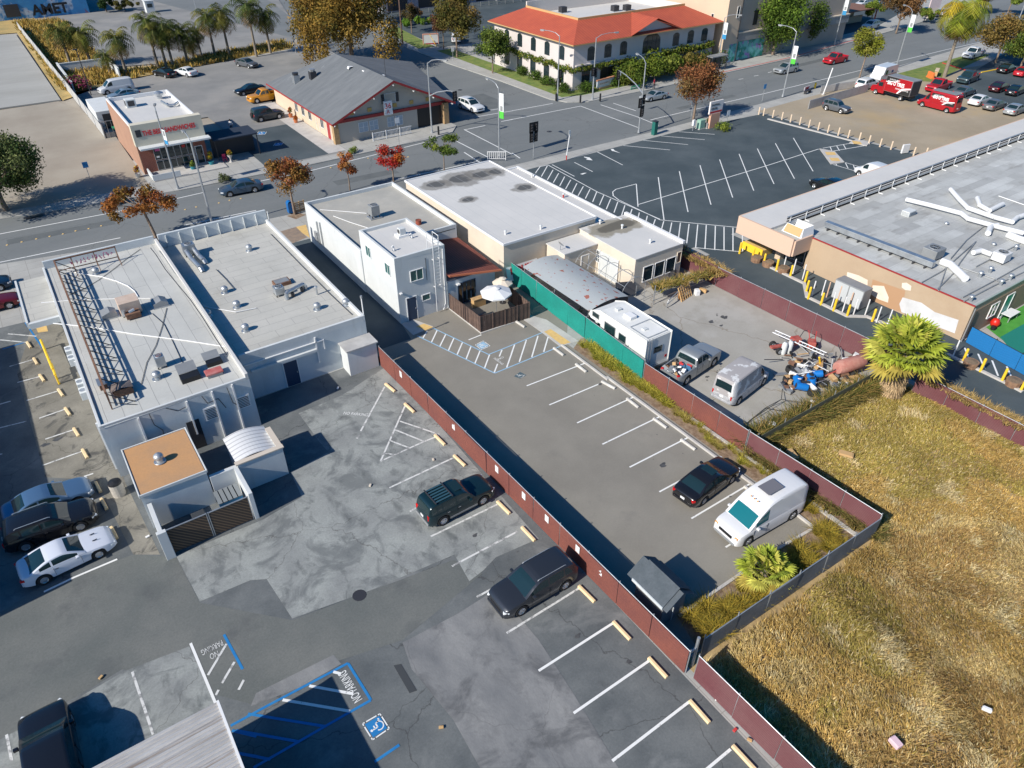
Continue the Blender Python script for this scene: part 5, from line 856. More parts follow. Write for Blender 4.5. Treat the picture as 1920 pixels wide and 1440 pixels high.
fence('metal_sheet_fence','long corrugated grey sheet fence between the dirt lot and the palm verge',(10.6,114),(9.4,204),1.8,overlay(mat('pale_sheet_fence',(.5,.5,.49),.6,(.42,.42,.42),.6),'wave',(.3,.3,.3),f=1.5,dir='X',local=True,lo=.7,hi=1,a=.6),bay=6)
fence('chain_link_fence','pale screened fence around the near edge of the vacant dirt lot',w(4,300,820),w(4,745,690),1.3,mat('pale_screen',(.42,.4,.38),.8,(.5,.48,.45),.8),bay=3)
fence('chain_link_fence','short pale screened fence on the pavement side of the vacant dirt lot',w(4,390,700),w(4,640,660),1.1,_mc['pale_screen'],bay=3)
grs=thing('yard_gate_rails','grey rail gate frame leaning along the driveway above the storage yard','gate');a,b=w(7,1480,640),w(8,750,1180)
MB().path([Vector((49.3,42,.9)),Vector((49.6,19.7,.9))],.04).build('rail',M.metal,grs);MB().path([Vector((49.3,42,.15)),Vector((49.6,19.7,.15))],.04).build('rail',M.metal,grs)
for k in range(8):MB().tube((49.3+k*.04,42-k*3.15,0),(49.3+k*.04,42-k*3.15,1.0),.04).build('post',M.metal,grs)
lw=thing('plaster_wall','low white plaster enclosure behind the white van by the palms','wall');part('wall',lw,M.stucco,(10.9,11.1,142,158,0,1.6),(11.1,19,156.8,157,0,1.6),(19,19.2,147.5,157,0,1.6));part('coping',lw,M.stucco2,(10.85,11.15,142,158,1.6,1.7),(11.15,19,156.75,157.05,1.6,1.7),(18.95,19.25,147.5,157,1.6,1.7))
nl=['beside the white utility box','above the hatched triangle, uppermost','below the wide end of the hatched triangle','just above the nose of the green SUV','nearest the first stop below the green SUV','midway between the green SUV and the grey SUV','just above the tail of the grey SUV','partly peeled, by the tail of the grey SUV']
for k,p in enumerate(((6,1105,1360),(10,1488,315),(10,1632,465),(10,1805,640),(11,87,840),(11,263,1010),(11,490,1240),(11,663,1403))):
    q=w(*p,1.3);xx=17.45+(43.1-q.y)/31.7*.55-.035;o=thing('fence_notice','small white notice on the red fence, '+nl[k],'notice',(xx,q.y,1.3),0,'white notices on the red fence');part('panel',o,M.white,(-.01,.01,-.17,.17,-.25,.25));part('print',o,mat('faint_print',(.6,.6,.6),.8),(-.014,-.0105,-.1,.1,-.02,.16))
pf=thing('wooden_patio_fence','dark wooden plank fence round the small patio behind the two storey building','fence');c_=[(26.2,47.4),(26.35,42.75),(31.0,42.35),(31.3,46.9)]
for (a,b) in zip(c_[:-1],c_[1:]):
    a,b=Vector((*a,0)),Vector((*b,0));n=4
    for k in range(n):
        p,q=a.lerp(b,k/n),a.lerp(b,(k+1)/n);mid=(p+q)/2;L=(q-p).length
        pl=MB();T=TRN((mid.x,mid.y,0)) @ ROT(math.atan2(q.y-p.y,q.x-p.x),4,'Z');n2=6
        for j in range(n2):pl.box(-L/2+j*L/n2+.01,-L/2+(j+1)*L/n2-.01,-.02+.012*(j % 2),.02+.012*(j % 2),.05,1.55,T)
        pl.build('planks',M.wooddk,pf);MB().tube((p.x,p.y,0),(p.x,p.y,1.6),.05,n=6).build('post',M.wooddk,pf)
def umbrella(x,y,z,r,lab,m,tilt=0):
    o=thing('patio_umbrella',lab,'umbrella',(x,y,0));mb=MB();
    for k in range(8):
        a,b=2*pi*k/8,2*pi*(k+1)/8;mb.face([(0,0,z+.45),(r*cos(a),r*sin(a),z),(r*cos(b),r*sin(b),z)]);mb.face([(r*cos(a),r*sin(a),z),(r*cos(a),r*sin(a),z-.12),(r*cos(b),r*sin(b),z-.12),(r*cos(b),r*sin(b),z)])
    mb.build('canopy',m,o);MB().tube((0,0,0),(0,0,z+.5),.03).build('pole',M.metal,o);MB().tube((0,0,0),(0,0,.06),.3).build('base',M.dark,o);MB().lathe((0,0,z+.4),[(.35,0),(0,.12)],8).build('vent_cap',m,o)
umbrella(29.0,44.4,2.2,1.35,'large white octagonal umbrella in the wooden patio',M.white);umbrella(30.6,45.8,2.0,.9,'small cream umbrella behind the white one in the patio',M.cream)
tb2=thing('patio_table','black glass patio table with metal legs in the wooden patio','table',(27.7,43.6,0));part('top',tb2,M.glass,(-.7,.7,-.45,.45,.7,.73));part('leg',tb2,M.white,(-.65,-.6,-.4,-.35,0,.7),(.6,.65,-.4,-.35,0,.7),(-.65,-.6,.35,.4,0,.7),(.6,.65,.35,.4,0,.7))
tb3=thing('patio_table','small light wooden table under the edge of the white umbrella','table',(29.8,43.3,0));part('top',tb3,M.wood,(-.5,.5,-.3,.3,.5,.54));part('leg',tb3,M.wood,(-.45,-.4,-.25,-.2,0,.5),(.4,.45,-.25,-.2,0,.5),(-.45,-.4,.2,.25,0,.5),(.4,.45,.2,.25,0,.5))
pb=thing('patio_bench','orange brown wooden chest by the patio wall','chest',(28.6,46.6,0));part('body',pb,M.tan,(-.6,.6,-.25,.25,0,.75));part('lid',pb,M.wood,(-.63,.63,-.28,.28,.75,.8))
sh=thing('garden_shed','small grey gable roofed shed beside the red fence at its lower end','shed',(0,0,0))
part('wall',sh,mat('shed_grey',(.22,.225,.235),.8,(.19,.195,.2),1),(18.85,20.45,14.0,15.95,0,1.85));mb=MB()
rr=[(18.65,1.85),(19.7,2.6),(20.65,1.85)]
for (xa_,za),(xb_,zb_) in zip(rr[:-1],rr[1:]):mb.face([(xa_,13.88,za),(xb_,13.88,zb_),(xb_,16.08,zb_),(xa_,16.08,za)]);mb.face([(xa_,13.6,za-.12),(xa_,16.5,za-.12),(xb_,16.5,zb_-.12),(xb_,13.6,zb_-.12)])
mb.build('roof',mat('shed_shingle',(.06,.075,.088),.9,(.08,.095,.11),2,fine=.15),sh);mb=MB();mb.face([(18.85,13.99,1.8),(20.45,13.99,1.8),(19.7,13.99,2.5)]);mb.build('gable',_mc['shed_grey'],sh);part('door_trim',sh,M.stucco,(19.6,19.64,13.94,13.98,0,2.0),(18.6,18.65,13.88,16.08,1.68,1.86))
cr=thing('carport_roof','corrugated weathered metal carport roof in the bottom left corner','carport',(0,0,0));mb=MB();rows=[]
n=160
for k in range(n+1):y=6+14.4*k/n;z_=3.3+.05*cos(k*pi);rows.append([(-9.5,y,z_+.08),(-.95,y,z_)])
mb.grid(rows);mb.build('sheeting',overlay(mat('weathered_zinc',(.55,.54,.53),.55,(.42,.41,.4),1.2,metal=.2,fine=.1,stretch=(.3,3,1)),'noise',(.22,.17,.14),f=1.3,lo=.54,hi=.64,a=.75,sc=(.12,5,1)),cr,smooth=0)
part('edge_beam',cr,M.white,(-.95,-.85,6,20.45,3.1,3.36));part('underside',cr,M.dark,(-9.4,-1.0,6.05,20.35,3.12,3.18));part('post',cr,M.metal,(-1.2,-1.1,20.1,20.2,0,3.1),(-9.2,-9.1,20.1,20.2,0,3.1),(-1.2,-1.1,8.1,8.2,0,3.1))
nb=bl('neighbour_building','white stucco neighbour building at the left edge beside the parking row','building');part('wall',nb,M.stucco,(-30,-11.4,33.6,62,0,3.9));parapet(nb,-30,-11.4,33.6,62,3.9,.3,.2,M.stucco2)
# ---- vaulted carport in storage yard ----
vc=thing('arched_carport','grey arched metal carport with rust flecks behind the teal fence','carport',(0,0,0));mb=MB();rows=[];n=14
for k in range(n+1):t=k/n;rows.append([(33.3+4.2*t*1.0,y,2.35+.34*sin(pi*t)) for y in (37.4,46.6)])
mb.grid(rows);mb.build('roof',overlay(mat('dull_galvanised',(.36,.385,.385),.85,(.36,.385,.4),.8,fine=.05),'noise',(.3,.08,.05),f=1.5,lo=.655,hi=.67,a=.9,sc=(2.2,1,1),det=1),vc,smooth=60);mb=MB();A_=[(33.3+4.2*k/n,37.42,2.35+.34*sin(pi*k/n)) for k in range(n+1)];mb.face(A_+[(37.5,37.42,1.75),(33.3,37.42,1.75)]);mb.build('end_panel',M.dark,vc)
part('post',vc,M.metal,*[(x,x+.08,y,y+.08,0,2.15) for x in (33.35,37.4) for y in (37.5,42,46.4)])
hf=thing('hoop_frame','bare grey pipe hoop frame beside the cream outbuilding','frame',(0,0,0))
for k in range(5):
    y=39.0+k*1.6;MB().path([(38.3+1.35*(1-cos(pi*j/10)),y,1.5+1.25*sin(pi*j/10)) for j in range(11)],.025,5).build('hoop',M.metal,hf)
    for x in (38.3,41.0-.02):MB().tube((x,y,0),(x,y,1.5),.025,n=5).build('leg',M.metal,hf)
for z in (1.5,2.2,2.75):MB().tube((38.3 if z< 2 else 38.5 if z< 2.5 else 39.65,39,z),(38.3 if z< 2 else 38.5 if z< 2.5 else 39.65,45.4,z),.02,n=5).build('rail',M.metal,hf)
bs_=thing('leaning_sign_panel','white sign panel with red letters leaning behind the arched carport','sign',(34.3,47.9,0),RA(0));T=ROT(RA(-18),4,'X');MB().box(-1.6,1.9,-.04,.04,.4,3.0,T).build('panel',M.white,bs_);text('SPICE',.8,T @ frame_on(Vector((-1.4,-.06,2.0)),(1,0,0),(0,0,1)),M.redcurb,bs_,bold=.03);text('HOUSE',.8,T @ frame_on(Vector((-1.2,-.06,1.0)),(1,0,0),(0,0,1)),M.redcurb,bs_,bold=.03)
# ================= vehicles =================
def paint(name,c,metal=.35,rough=.32):
    return mat(name,c,rough,metal=metal,coat=.6)
def interp(pts,f):
    for (a,b),(c,d) in zip(pts[:-1],pts[1:]):
        if f <= c:
            t=(f-a)/(c-a) if c> a else 1;return b+(d-b)*t
    return pts[-1][1]
def smooth_pts(pts,it=1):
    for _ in range(it):
        o=[pts[0]]
        for a,b in zip(pts[:-1],pts[1:]):o += [(a[0]*.75+b[0]*.25,a[1]*.75+b[1]*.25),(a[0]*.25+b[0]*.75,a[1]*.25+b[1]*.75)]
        pts=o+[pts[-1]]
    return pts
ST={
 'sedan':dict(L=4.8,W=1.82,H=1.45,r=.33,wf=(.215,.80),top=[(0,.80),(.02,.95),(.10,1.0),(.3,.98),(.72,.94),(.93,.80),(.985,.68),(1,.55)],gh=[(.12,.98),(.27,1.36),(.42,1.45),(.54,1.42),(.725,.94)],ws=(.565,.72),rw=(.14,.275),sw=[(.20,.40),(.42,.64)],doors=[(.26,.42),(.42,.66)]),
 'coupe':dict(L=4.7,W=1.85,H=1.38,r=.34,wf=(.20,.79),top=[(0,.80),(.02,.95),(.08,.98),(.3,.95),(.68,.90),(.93,.76),(.985,.62),(1,.5)],gh=[(.09,.96),(.28,1.30),(.42,1.38),(.50,1.34),(.68,.90)],ws=(.52,.675),rw=(.10,.29),sw=[(.20,.32),(.34,.60)],doors=[(.33,.62)]),
 'suv':dict(L=4.85,W=1.92,H=1.72,r=.37,wf=(.20,.79),top=[(0,.75),(.012,1.0),(.1,1.12),(.5,1.1),(.72,1.06),(.93,.96),(.985,.80),(1,.6)],gh=[(.015,1.1),(.06,1.58),(.16,1.70),(.40,1.72),(.55,1.66),(.73,1.06)],ws=(.57,.725),rw=(.018,.065),sw=[(.07,.20),(.22,.41),(.43,.65)],doors=[(.25,.42),(.42,.66)]),
 'boxsuv':dict(L=4.6,W=1.8,H=1.76,r=.38,wf=(.20,.80),top=[(0,.75),(.01,1.08),(.1,1.12),(.5,1.12),(.70,1.08),(.93,1.0),(.985,.88),(1,.6)],gh=[(.012,1.1),(.035,1.60),(.10,1.75),(.40,1.76),(.56,1.72),(.68,1.08)],ws=(.58,.675),rw=(.014,.045),sw=[(.05,.20),(.22,.40),(.42,.61)],doors=[(.25,.41),(.41,.64)]),
 'pickup':dict(L=5.7,W=1.98,H=1.85,r=.40,wf=(.19,.81),top=[(0,1.12),(.36,1.15),(.38,1.15),(.74,1.12),(.95,1.08),(.985,.95),(1,.6)],gh=[(.365,1.14),(.385,1.74),(.45,1.85),(.56,1.83),(.60,1.78),(.72,1.12)],ws=(.61,.715),rw=(.368,.385),sw=[(.41,.50),(.515,.65)],doors=[(.39,.51),(.51,.67)],bed=(.0,.36)),
 'van':dict(L=5.0,W=1.9,H=1.95,r=.34,wf=(.18,.80),top=[(0,.75),(.01,1.1),(.1,1.15),(.6,1.12),(.80,1.05),(.94,.9),(.985,.78),(1,.5)],gh=[(.008,1.12),(.02,1.75),(.06,1.93),(.40,1.95),(.62,1.9),(.68,1.8),(.82,1.05)],ws=(.68,.815),rw=(.01,.022),sw=[(.60,.74)],doors=[(.59,.76)]),
 'bigvan':dict(L=6.0,W=2.05,H=2.6,r=.36,wf=(.17,.83),top=[(0,.8),(.008,1.15),(.1,1.2),(.7,1.2),(.84,1.1),(.94,.95),(.985,.85),(1,.5)],gh=[(.005,1.15),(.012,2.45),(.03,2.58),(.5,2.6),(.66,2.55),(.72,2.35),(.86,1.1)],ws=(.74,.855),rw=(.007,.012),sw=[(.70,.79)],doors=[(.68,.81)]),
 'camper':dict(L=5.9,W=2.1,H=2.65,r=.38,wf=(.2,.84),top=[(0,.8),(.01,1.2),(.1,1.25),(.7,1.25),(.83,1.22),(.94,1.12),(.985,1.0),(1,.6)],gh=[(.005,1.2),(.015,2.1),(.05,2.5),(.12,2.65),(.45,2.65),(.60,2.5),(.70,2.05),(.72,1.98),(.845,1.22)],ws=(.725,.84),rw=(.007,.012),sw=[(.60,.77)],doors=[(.60,.79)]),
}
def wheel_at(par,x,y,r,side,rimm):
    t=MB();T=TRN((x,y,r)) @ ROT(RA(90),4,'X')
    t.lathe((0,0,0),[(r*.6,-.11),(r*.93,-.11),(r,-.07),(r,.07),(r*.93,.11),(r*.6,.11)],18,T)
    e=bpy.data.objects.new('wheel',None);SC.collection.objects.link(e);e.parent=par
    t.build('tyre',M.rubber,e,smooth=40);rm=MB();o=.10*side*-1
    rm.lathe((0,0,0),[(0,o),(r*.2,o),(r*.22,o*.8),(r*.5,o*.75),(r*.62,o*1.05),(r*.62,-o)],14,T);
    for k in range(5):
        a=2*pi*k/5;rm.box(r*.1,r*.6,-.03,.03,-.02,.02,T @ TRN((0,0,o*.88)) @ ROT(a,4,'Z'))
    rm.build('rim',rimm,e);return e
def vehicle(name,label,cat,style,pm,pos=None,wheels=None,rot=0,side=1,near=True,scale=1,L=None,rails=False,sunroof=False,rimm=None,group=None,glassm=None,trim=None,plate=True,z0=0.0,zg=0.014,noseat=None,roofm=None,W=None,cab_only=False,H=None,lights=True,spare=False):
    S=dict(ST[style]);L=L or S['L'];W=W or S['W'];r=S['r'];ks=(H/S['H']) if H else 1
    if wheels:
        a,b=wheels;h=(b-a);rot=math.atan2(h.y,h.x);n=Vector((-sin(rot),cos(rot),0))
        d=Vector((cos(rot),sin(rot),0));fm=(S['wf'][0]+S['wf'][1])/2-.5
        pos=(a+b)/2+n*(W/2-.08)*side-d*fm*L
    if noseat is not None:pos=noseat-Vector((cos(rot),sin(rot),0))*L/2
    root=thing(name,label,cat,(pos.x,pos.y,z0+zg),rot,group);glassm=glassm or M.cglass;rimm=rimm or M.rim
    top=smooth_pts(S['top'],2);hw=W/2;step=.055 if near else .16
    xs=[f*1.0 for f in np.arange(0,L+1e-6,step)/L];xs=sorted(set([round(x,5) for x in xs+[1.0,.25/L,.12/L,.05/L,1-.25/L,1-.12/L,1-.05/L]+[q for a in S['doors'] for q in a]+[q for a in S['sw'] for q in a]]))
    def wid(f,zf=0):
        t=min(f,1-f)*L/.55;k=1 if t >= 1 else .80+.20*math.sqrt(max(0,1-(1-t)**2));return hw*k*(1-.03*abs(2*f-1)**3)
    wx=[q*L for q in S['wf']];Ra=r+.07
    def sec(f,bed=False):
        x=f*L-L/2;w_=wid(f);zt=interp(top,f)*ks;zl=.24+.10*max(0,1-min(f,1-f)*L/.5);arch=0
        for q in wx:
            dx=abs(f*L-q)
            if dx< Ra:arch=max(arch,r+math.sqrt(Ra*Ra-dx*dx)-.02)
        a=max(zl,arch);a=min(a,zt-.15);zm=max(a+.06,.55*zt);zm=min(zm,zt-.1)
        p=[(w_*.93,a),(w_*.995,a+.04),(w_,zm),(w_*.985,zt-.13),(w_*.94,zt-.03)]
        if bed:p += [(w_*.87,zt),(w_*.84,zt-.02),(w_*.83,zt-.45),(0,zt-.45)]
        else:p += [(w_*.86,zt),(w_*.6,zt+.025),(w_*.3,zt+.035),(0,zt+.04)]
        return [(x,y,z) for y,z in p]+[(x,-y,z) for y,z in p[-2::-1]]
    rows=[];bed=S.get('bed')
    for f in xs:
        if bed and f <= bed[1]:rows.append((f,sec(f,True)))
        else:
            if bed and rows and rows[-1][0]<= bed[1] and f> bed[1]:rows.append((bed[1],sec(bed[1],True)));rows.append((bed[1]+1e-4,sec(bed[1]+1e-4)))
            rows.append((f,sec(f)))
    B=MB();D={};nn=len(rows[0][1])
    for (f0,A),(f1,C) in zip(rows[:-1],rows[1:]):
        fm=(f0+f1)/2;dk=next((k for k,(a,b) in enumerate(S['doors']) if a <= fm <= b),None)
        for j in range(nn-1):
            q=[A[j],C[j],C[j+1],A[j+1]];sd=1 if j< nn//2 else-1;jj=min(j,nn-2-j)
            if dk is not None and jj in (0,1,2,3):D.setdefault((dk,sd),MB()).face(q)
            else:B.face(q)
    B.face(rows[-1][1]);
    if not bed:B.face(rows[0][1][::-1])
    body=B.build('body',pm,root,smooth=38)
    for (k,sd),mb in D.items():
        o=mb.build('door',pm,root,smooth=38)
        if near:
            fa,fb=S['doors'][k];zz=interp(top,fa)*ks-.2;xx=fa*L-L/2+.14;y=(hw+.005)*sd
            MB().cbox((xx,y,zz),(.16,.03,.03)).build('handle',M.dark if trim is None else trim,o)
            for q in (fa,fb):MB().cbox((q*L-L/2,sd*(hw*.995),(.32+zz+.1)/2),(.012,.02,zz+.1-.32)).build('seam',M.black,o)
    MB().box(-L*.46,L*.46,-hw*.84,hw*.84,.22,.62 if not bed else .6).build('underbody',M.black,root)
    if bed:
        z_=interp(top,.02)*ks;t=MB();t.cbox((-L/2+.03,0,(z_+.45)/2+.0),(.08,wid(0.01)*1.86,z_-.45));t.build('tailgate',pm,root,bevel=.02)
    gh=smooth_pts(S['gh'],2);f0,f1=gh[0][0],gh[-1][0];H0=max(z for _,z in gh)*ks
    gx=sorted(set([f0,f1]+[x for x in xs if f0< x< f1]+[round(f0+(f1-f0)*k/40,5) for k in range(1,40)]+[q for q in S['ws']+S['rw'] if f0< q< f1]+[q for a in S['sw'] for q in a]));parts_={}
    R=[]
    for f in gx:
        x=f*L-L/2;zt=interp(gh,f)*ks;zb=min(interp(top,f)*ks,zt)-.02;h=zt-zb;wb=wid(f)*.95;wt=wb-.17*h/(H0-1.0 if H0> 1.2 else .5)*(1 if style in ('sedan','coupe','suv','boxsuv','pickup') else .8)
        def P2(t):return (wb+(wt-wb)*t,zb+h*t)
        p=[P2(0),P2(.12),P2(.80),P2(.93),((wt)*.93,zb+h*.99),(wt*.84,zt),(wt*.42,zt+.02*min(1,h*3)),(0,zt+.03*min(1,h*3))]
        R.append((f,[(x,y,z) for y,z in p]+[(x,-y,z) for y,z in p[-2::-1]]))
    nn=len(R[0][1])
    for (fa,A),(fb,C) in zip(R[:-1],R[1:]):
        fm=(fa+fb)/2
        for j in range(nn-1):
            jj=min(j,nn-2-j);sd=1 if j< nn//2 else-1;key='cabin'
            if jj >= 5 and S['ws'][0]<= fm <= S['ws'][1]:key='windscreen'
            elif jj >= 5 and S['rw'][0]<= fm <= S['rw'][1]:key='rear_window'
            elif jj == 1:
                for k,(a,b) in enumerate(S['sw']):
                    if a <= fm <= b:key=('side_window',k,sd)
            parts_.setdefault(key,MB()).face([A[j],C[j],C[j+1],A[j+1]])
    cb_=parts_['cabin'];cb_.face(R[0][1][::-1])
    for key,mb in parts_.items():mb.build(key if isinstance(key,str) else 'side_window',(roofm or pm) if key == 'cabin' else glassm,root,smooth=35)
    for q in S['wf']:
        for sd in (1,-1):wheel_at(root,q*L-L/2,sd*(hw-.12),r,sd,rimm)
    zf=interp(top,.985)*ks;zr_=interp(top,.02)*ks
    if lights:
        for sd in (1,-1):
            mb=MB();mb.cbox((0,0,0),(.34,.30,.13));o=mb.build('headlight',M.lamp,root,bevel=.04);o.location=(L/2-.20,sd*hw*.74,zf-.06);o.rotation_euler=(0,0,-sd*.55)
            mb=MB();mb.cbox((0,0,0),(.22,.34 if style in ('sedan','coupe') else .2,.15 if style in ('sedan','coupe') else .34));o=mb.build('tail_light',M.red,root,bevel=.03);o.location=(-L/2+.12,sd*hw*.72,zr_-.12);o.rotation_euler=(0,0,sd*.45)
            if near:o=MB().cbox((0,0,0),(.16,.2,.14)).build('mirror',pm,root,bevel=.03);o.location=(S['sw'][-1][1]*L-L/2-.05,sd*(hw+.08),interp(top,.6)*ks+.03)
        MB().cbox((L/2-.03,0,zf-.16),(.08,hw*.95,.17)).build('grille',M.black,root,bevel=.02)
        MB().cbox((L/2-.02,0,.40),(.14,hw*1.5,.16)).build('front_bumper',trim or pm,root,bevel=.04);MB().cbox((-L/2+.02,0,.42),(.14,hw*1.55,.18)).build('rear_bumper',trim or pm,root,bevel=.04)
        if plate:MB().cbox((-L/2-.01,0,zr_-.28 if style in ('sedan','coupe') else .72),(.03,.3,.15)).build('licence_plate',M.white,root)
    if rails:
        for sd in (1,-1):MB().path([(-L*.33,sd*hw*.72,H0+.0),(-L*.31,sd*hw*.72,H0+.05),(L*.03,sd*hw*.72,H0+.05),(L*.05,sd*hw*.72,H0)],.022,5).build('roof_rail',M.metal,root)
    if sunroof:MB().box(-L*.06,L*.06,-hw*.48,hw*.48,H0+.012,H0+.035).build('sunroof',glassm,root,bevel=.008)
    if spare:MB().lathe((0,0,0),[(0,.1),(.3,.1),(.37,0),(.37,-.1)],14,TRN((-L/2-.1,0,.95)) @ ROT(RA(-90),4,'Y')).build('spare_wheel',M.rubber,root)
    return root
blackp=paint('black_paint',(.012,.012,.014),.1,.22);whitep=paint('white_car_paint',(.62,.63,.64),0,.35);silver=paint('silver_paint',(.42,.44,.45),.5);greyp=paint('grey_paint',(.13,.14,.155),.4)
v=vehicle('parked_suv','dark green older SUV with grey lower trim facing the red fence','SUV','boxsuv',paint('dark_green_paint',(.008,.028,.036),.3),wheels=(w(10,1420,1052),w(10,1692,912)),side=1,L=4.65,sunroof=True,trim=M.oldmetal,spare=False)
part('roof_slats',v,paint('slat_paint',(.05,.12,.15),.3),*[(-1.75+.0,-.55,-.62+k*.22,-.52+k*.22,1.80,1.835) for k in range(6)]);part('roof_crossbar',v,M.dark,(-1.75,-1.68,-.7,.7,1.8,1.86),(-.62,-.55,-.7,.7,1.8,1.86));part('side_cladding',v,M.oldmetal,(-.95,.95,-.925,-.9,.36,.46),(-.95,.95,.9,.925,.36,.46))
vehicle('parked_suv','dark grey crossover SUV with black windows, nose toward the lane, lower centre','SUV','suv',paint('graphite_paint',(.04,.045,.055),.45),wheels=(w(15,382,108),w(15,82,286)),side=-1,rails=True)
vehicle('parked_sedan','glossy black sedan with a sunroof parked beside the planting strip','car','sedan',blackp,wheels=(w(11,1437,900),w(11,1632,752)),side=1,sunroof=True)
v=vehicle('camper_van','white high roof camper van with a rounded raised top by the maroon fence','van','camper',paint('camper_white',(.66,.66,.67),0,.4),wheels=(w(12,128,1042),w(11,1802,1186)),side=-1,W=2.04,L=5.8,H=2.55,trim=M.oldmetal,glassm=mat('teal_windscreen',(.01,.13,.15),.05,spec=.8))
part('solar_panel',v,mat('solar_grey',(.16,.155,.17),.5),(-.9,.35,-.42,.42,2.69,2.72));part('marker_light',v,M.amber,*[(.95,1.02,y-.03,y+.03,2.40,2.46) for y in (-.25,0,.25)]);part('turn_signal',v,M.amber,(2.72,2.86,.66,.86,.80,.92),(2.72,2.86,-.86,-.66,.80,.92))
v=vehicle('parked_coupe','white sports coupe with dark rear glass, lowest in the shaded row','car','coupe',paint('pearl_white',(.62,.65,.72),0,.3),wheels=(w(13,343,62),w(9,765,1302)),side=1)
part('hood_vent',v,M.black,(1.35,1.6,.25,.30,.905,.93),(1.35,1.6,-.30,-.25,.905,.93))
cx=vehicle('parked_crossover','black crossover with silver roof rails between the blue sedan and the white coupe','SUV','suv',blackp,wheels=(w(9,200,1258),w(9,633,1095)),side=1,rails=True,L=4.75,H=1.62)
vehicle('parked_sedan','light blue sedan uppermost in the shaded row by the cylindrical bin','car','sedan',paint('light_blue_paint',(.10,.19,.32),.4),noseat=Vector((w(9,690,800,.6).x,w(9,660,835,.4).y+.75,0)),rot=RA(3),L=4.7)
q=w(13,330,965,.9);vehicle('parked_suv','black SUV at the lower left with its hood toward the lane','SUV','suv',blackp,noseat=Vector((q.x-.15,q.y,0)),rot=RA(91),W=2.0,L=5.1,H=1.85)
vehicle('street_car','blue grey sedan driving along the main street past the brick shop','car','sedan',paint('steel_blue_paint',(.07,.11,.16),.5),wheels=(G(480,359),G(431,368)),side=-1,z0=-.12)
vehicle('parked_coupe','dark red car in the shade at the left edge below the canopy','car','coupe',paint('wine_red_paint',(.16,.01,.015),.3),pos=w(5,-60,880),rot=RA(0));vehicle('parked_sedan','dark car half out of frame in the shade at the left edge','car','sedan',paint('navy_paint',(.015,.04,.08),.3),pos=w(5,-130,750),rot=0)
v=vehicle('parked_pickup','silver pickup with its bed full of junk in the storage yard','pickup','pickup',paint('yard_silver',(.32,.34,.35),.4),wheels=(w(7,1305,1445),w(7,1505,1308)),side=1,L=5.6,trim=M.metal)
rr_=random.Random(4);jm=[M.white,M.wood,M.dark,M.duct,mat('junk_blue',(.05,.16,.3),.7),M.rust,M.redcurb,M.oldmetal]
def junk_box(nm,lab,loc,d,m,rz,tilt=0,cat='junk',group=None,pts=None):
    o=thing(nm,lab,cat,loc,rz,group);T=ROT(tilt,4,'X');MB().cbox((0,0,d[2]/2),d,0,T).build('body',m,o,bevel=min(d)*.12);return o
ca,sa=cos(v.rotation_euler.z),sin(v.rotation_euler.z)
for k in range(26):
    lx,ly=rr_.uniform(-2.6,-.9),rr_.uniform(-.7,.7);d_=(rr_.uniform(.15,.7),rr_.uniform(.08,.35),rr_.uniform(.06,.3))
    mm=jm[k % len(jm)];o=MB().cbox((0,0,0),d_,0,ROT(rr_.uniform(-.6,.6),4,'X') @ ROT(rr_.uniform(-.5,.5),4,'Y')).build('scrap_piece',mm)
    o.location=(v.location.x+lx*ca-ly*sa,v.location.y+lx*sa+ly*ca,.85+rr_.random()*.3);o.rotation_euler.z=rr_.uniform(0,6.28);tag(o,['white','raw wood','black','silver','blue','rusty','red','grey'][k % 8]+' scrap piece heaped in the bed of the silver pickup','scrap','scrap in the silver pickup bed')
v=vehicle('wrapped_van','boxy silver van wrapped in grey tarpaulin and foil in the storage yard','van','bigvan',mat('foil_wrap',(.55,.56,.58),.45,(.36,.37,.4),4,metal=.3,bump=.9),wheels=(w(11,1672,172),w(8,-25,1435)),side=1,L=5.1,W=2.05,H=2.25,roofm=mat('tarpaulin',(.36,.34,.34),.8,(.62,.62,.62),1.1,lo=.52,hi=.56,bump=.5))
mh=thing('motorhome','white motorhome with an overcab bunk parked along the teal fence','motorhome',(34.45,30.75,0.01),RA(90));mh.scale=(.93,1,1.03);hwid=1.28
def sideprism(prof,hw,name,m,par,bevel=.06,yo=0):
    mb=MB();A=[(x,-hw+yo,z) for x,z in prof];B=[(x,hw+yo,z) for x,z in prof];mb.grid([A,B],True);mb.face(A);mb.face(B[::-1]);return mb.build(name,m,par,bevel=bevel)
rvw=mat('motorhome_white',(.72,.72,.70),.5,(.66,.66,.63),1)
sideprism([(0,.45),(5.3,.45),(5.4,2.0),(6.7,2.0),(6.95,2.15),(6.75,2.55),(5.6,3.0),(0,3.0)],hwid,'coach_body',rvw,mh,.07);sideprism([(5.3,.45),(7.35,.45),(7.45,.7),(7.4,1.05),(6.7,1.22),(6.1,1.99),(5.4,1.99)],.95,'cab',rvw,mh,.05)
part('cab_window',mh,M.cglass,(5.5,6.2,.95,.965,1.25,1.8),(5.5,6.2,-.965,-.95,1.25,1.8));mb=MB();mb.face([(6.72,-.8,1.27),(6.72,.8,1.27),(6.14,.75,2.0),(6.14,-.75,2.0)]);mb.build('windscreen',M.cglass,mh)
for a,b,z0_,z1_ in ((5.7,6.5,2.25,2.6),(3.6,4.9,1.62,2.4),(2.3,3.1,1.7,2.25)):
    g_=part('window',mh,M.cglass,(a,b,hwid,hwid+.02,z0_,z1_));part('frame',g_,M.oldmetal,(a-.05,a,hwid,hwid+.03,z0_-.05,z1_+.05),(b,b+.05,hwid,hwid+.03,z0_-.05,z1_+.05),(a,b,hwid,hwid+.03,z1_,z1_+.05),(a,b,hwid,hwid+.03,z0_-.05,z0_));
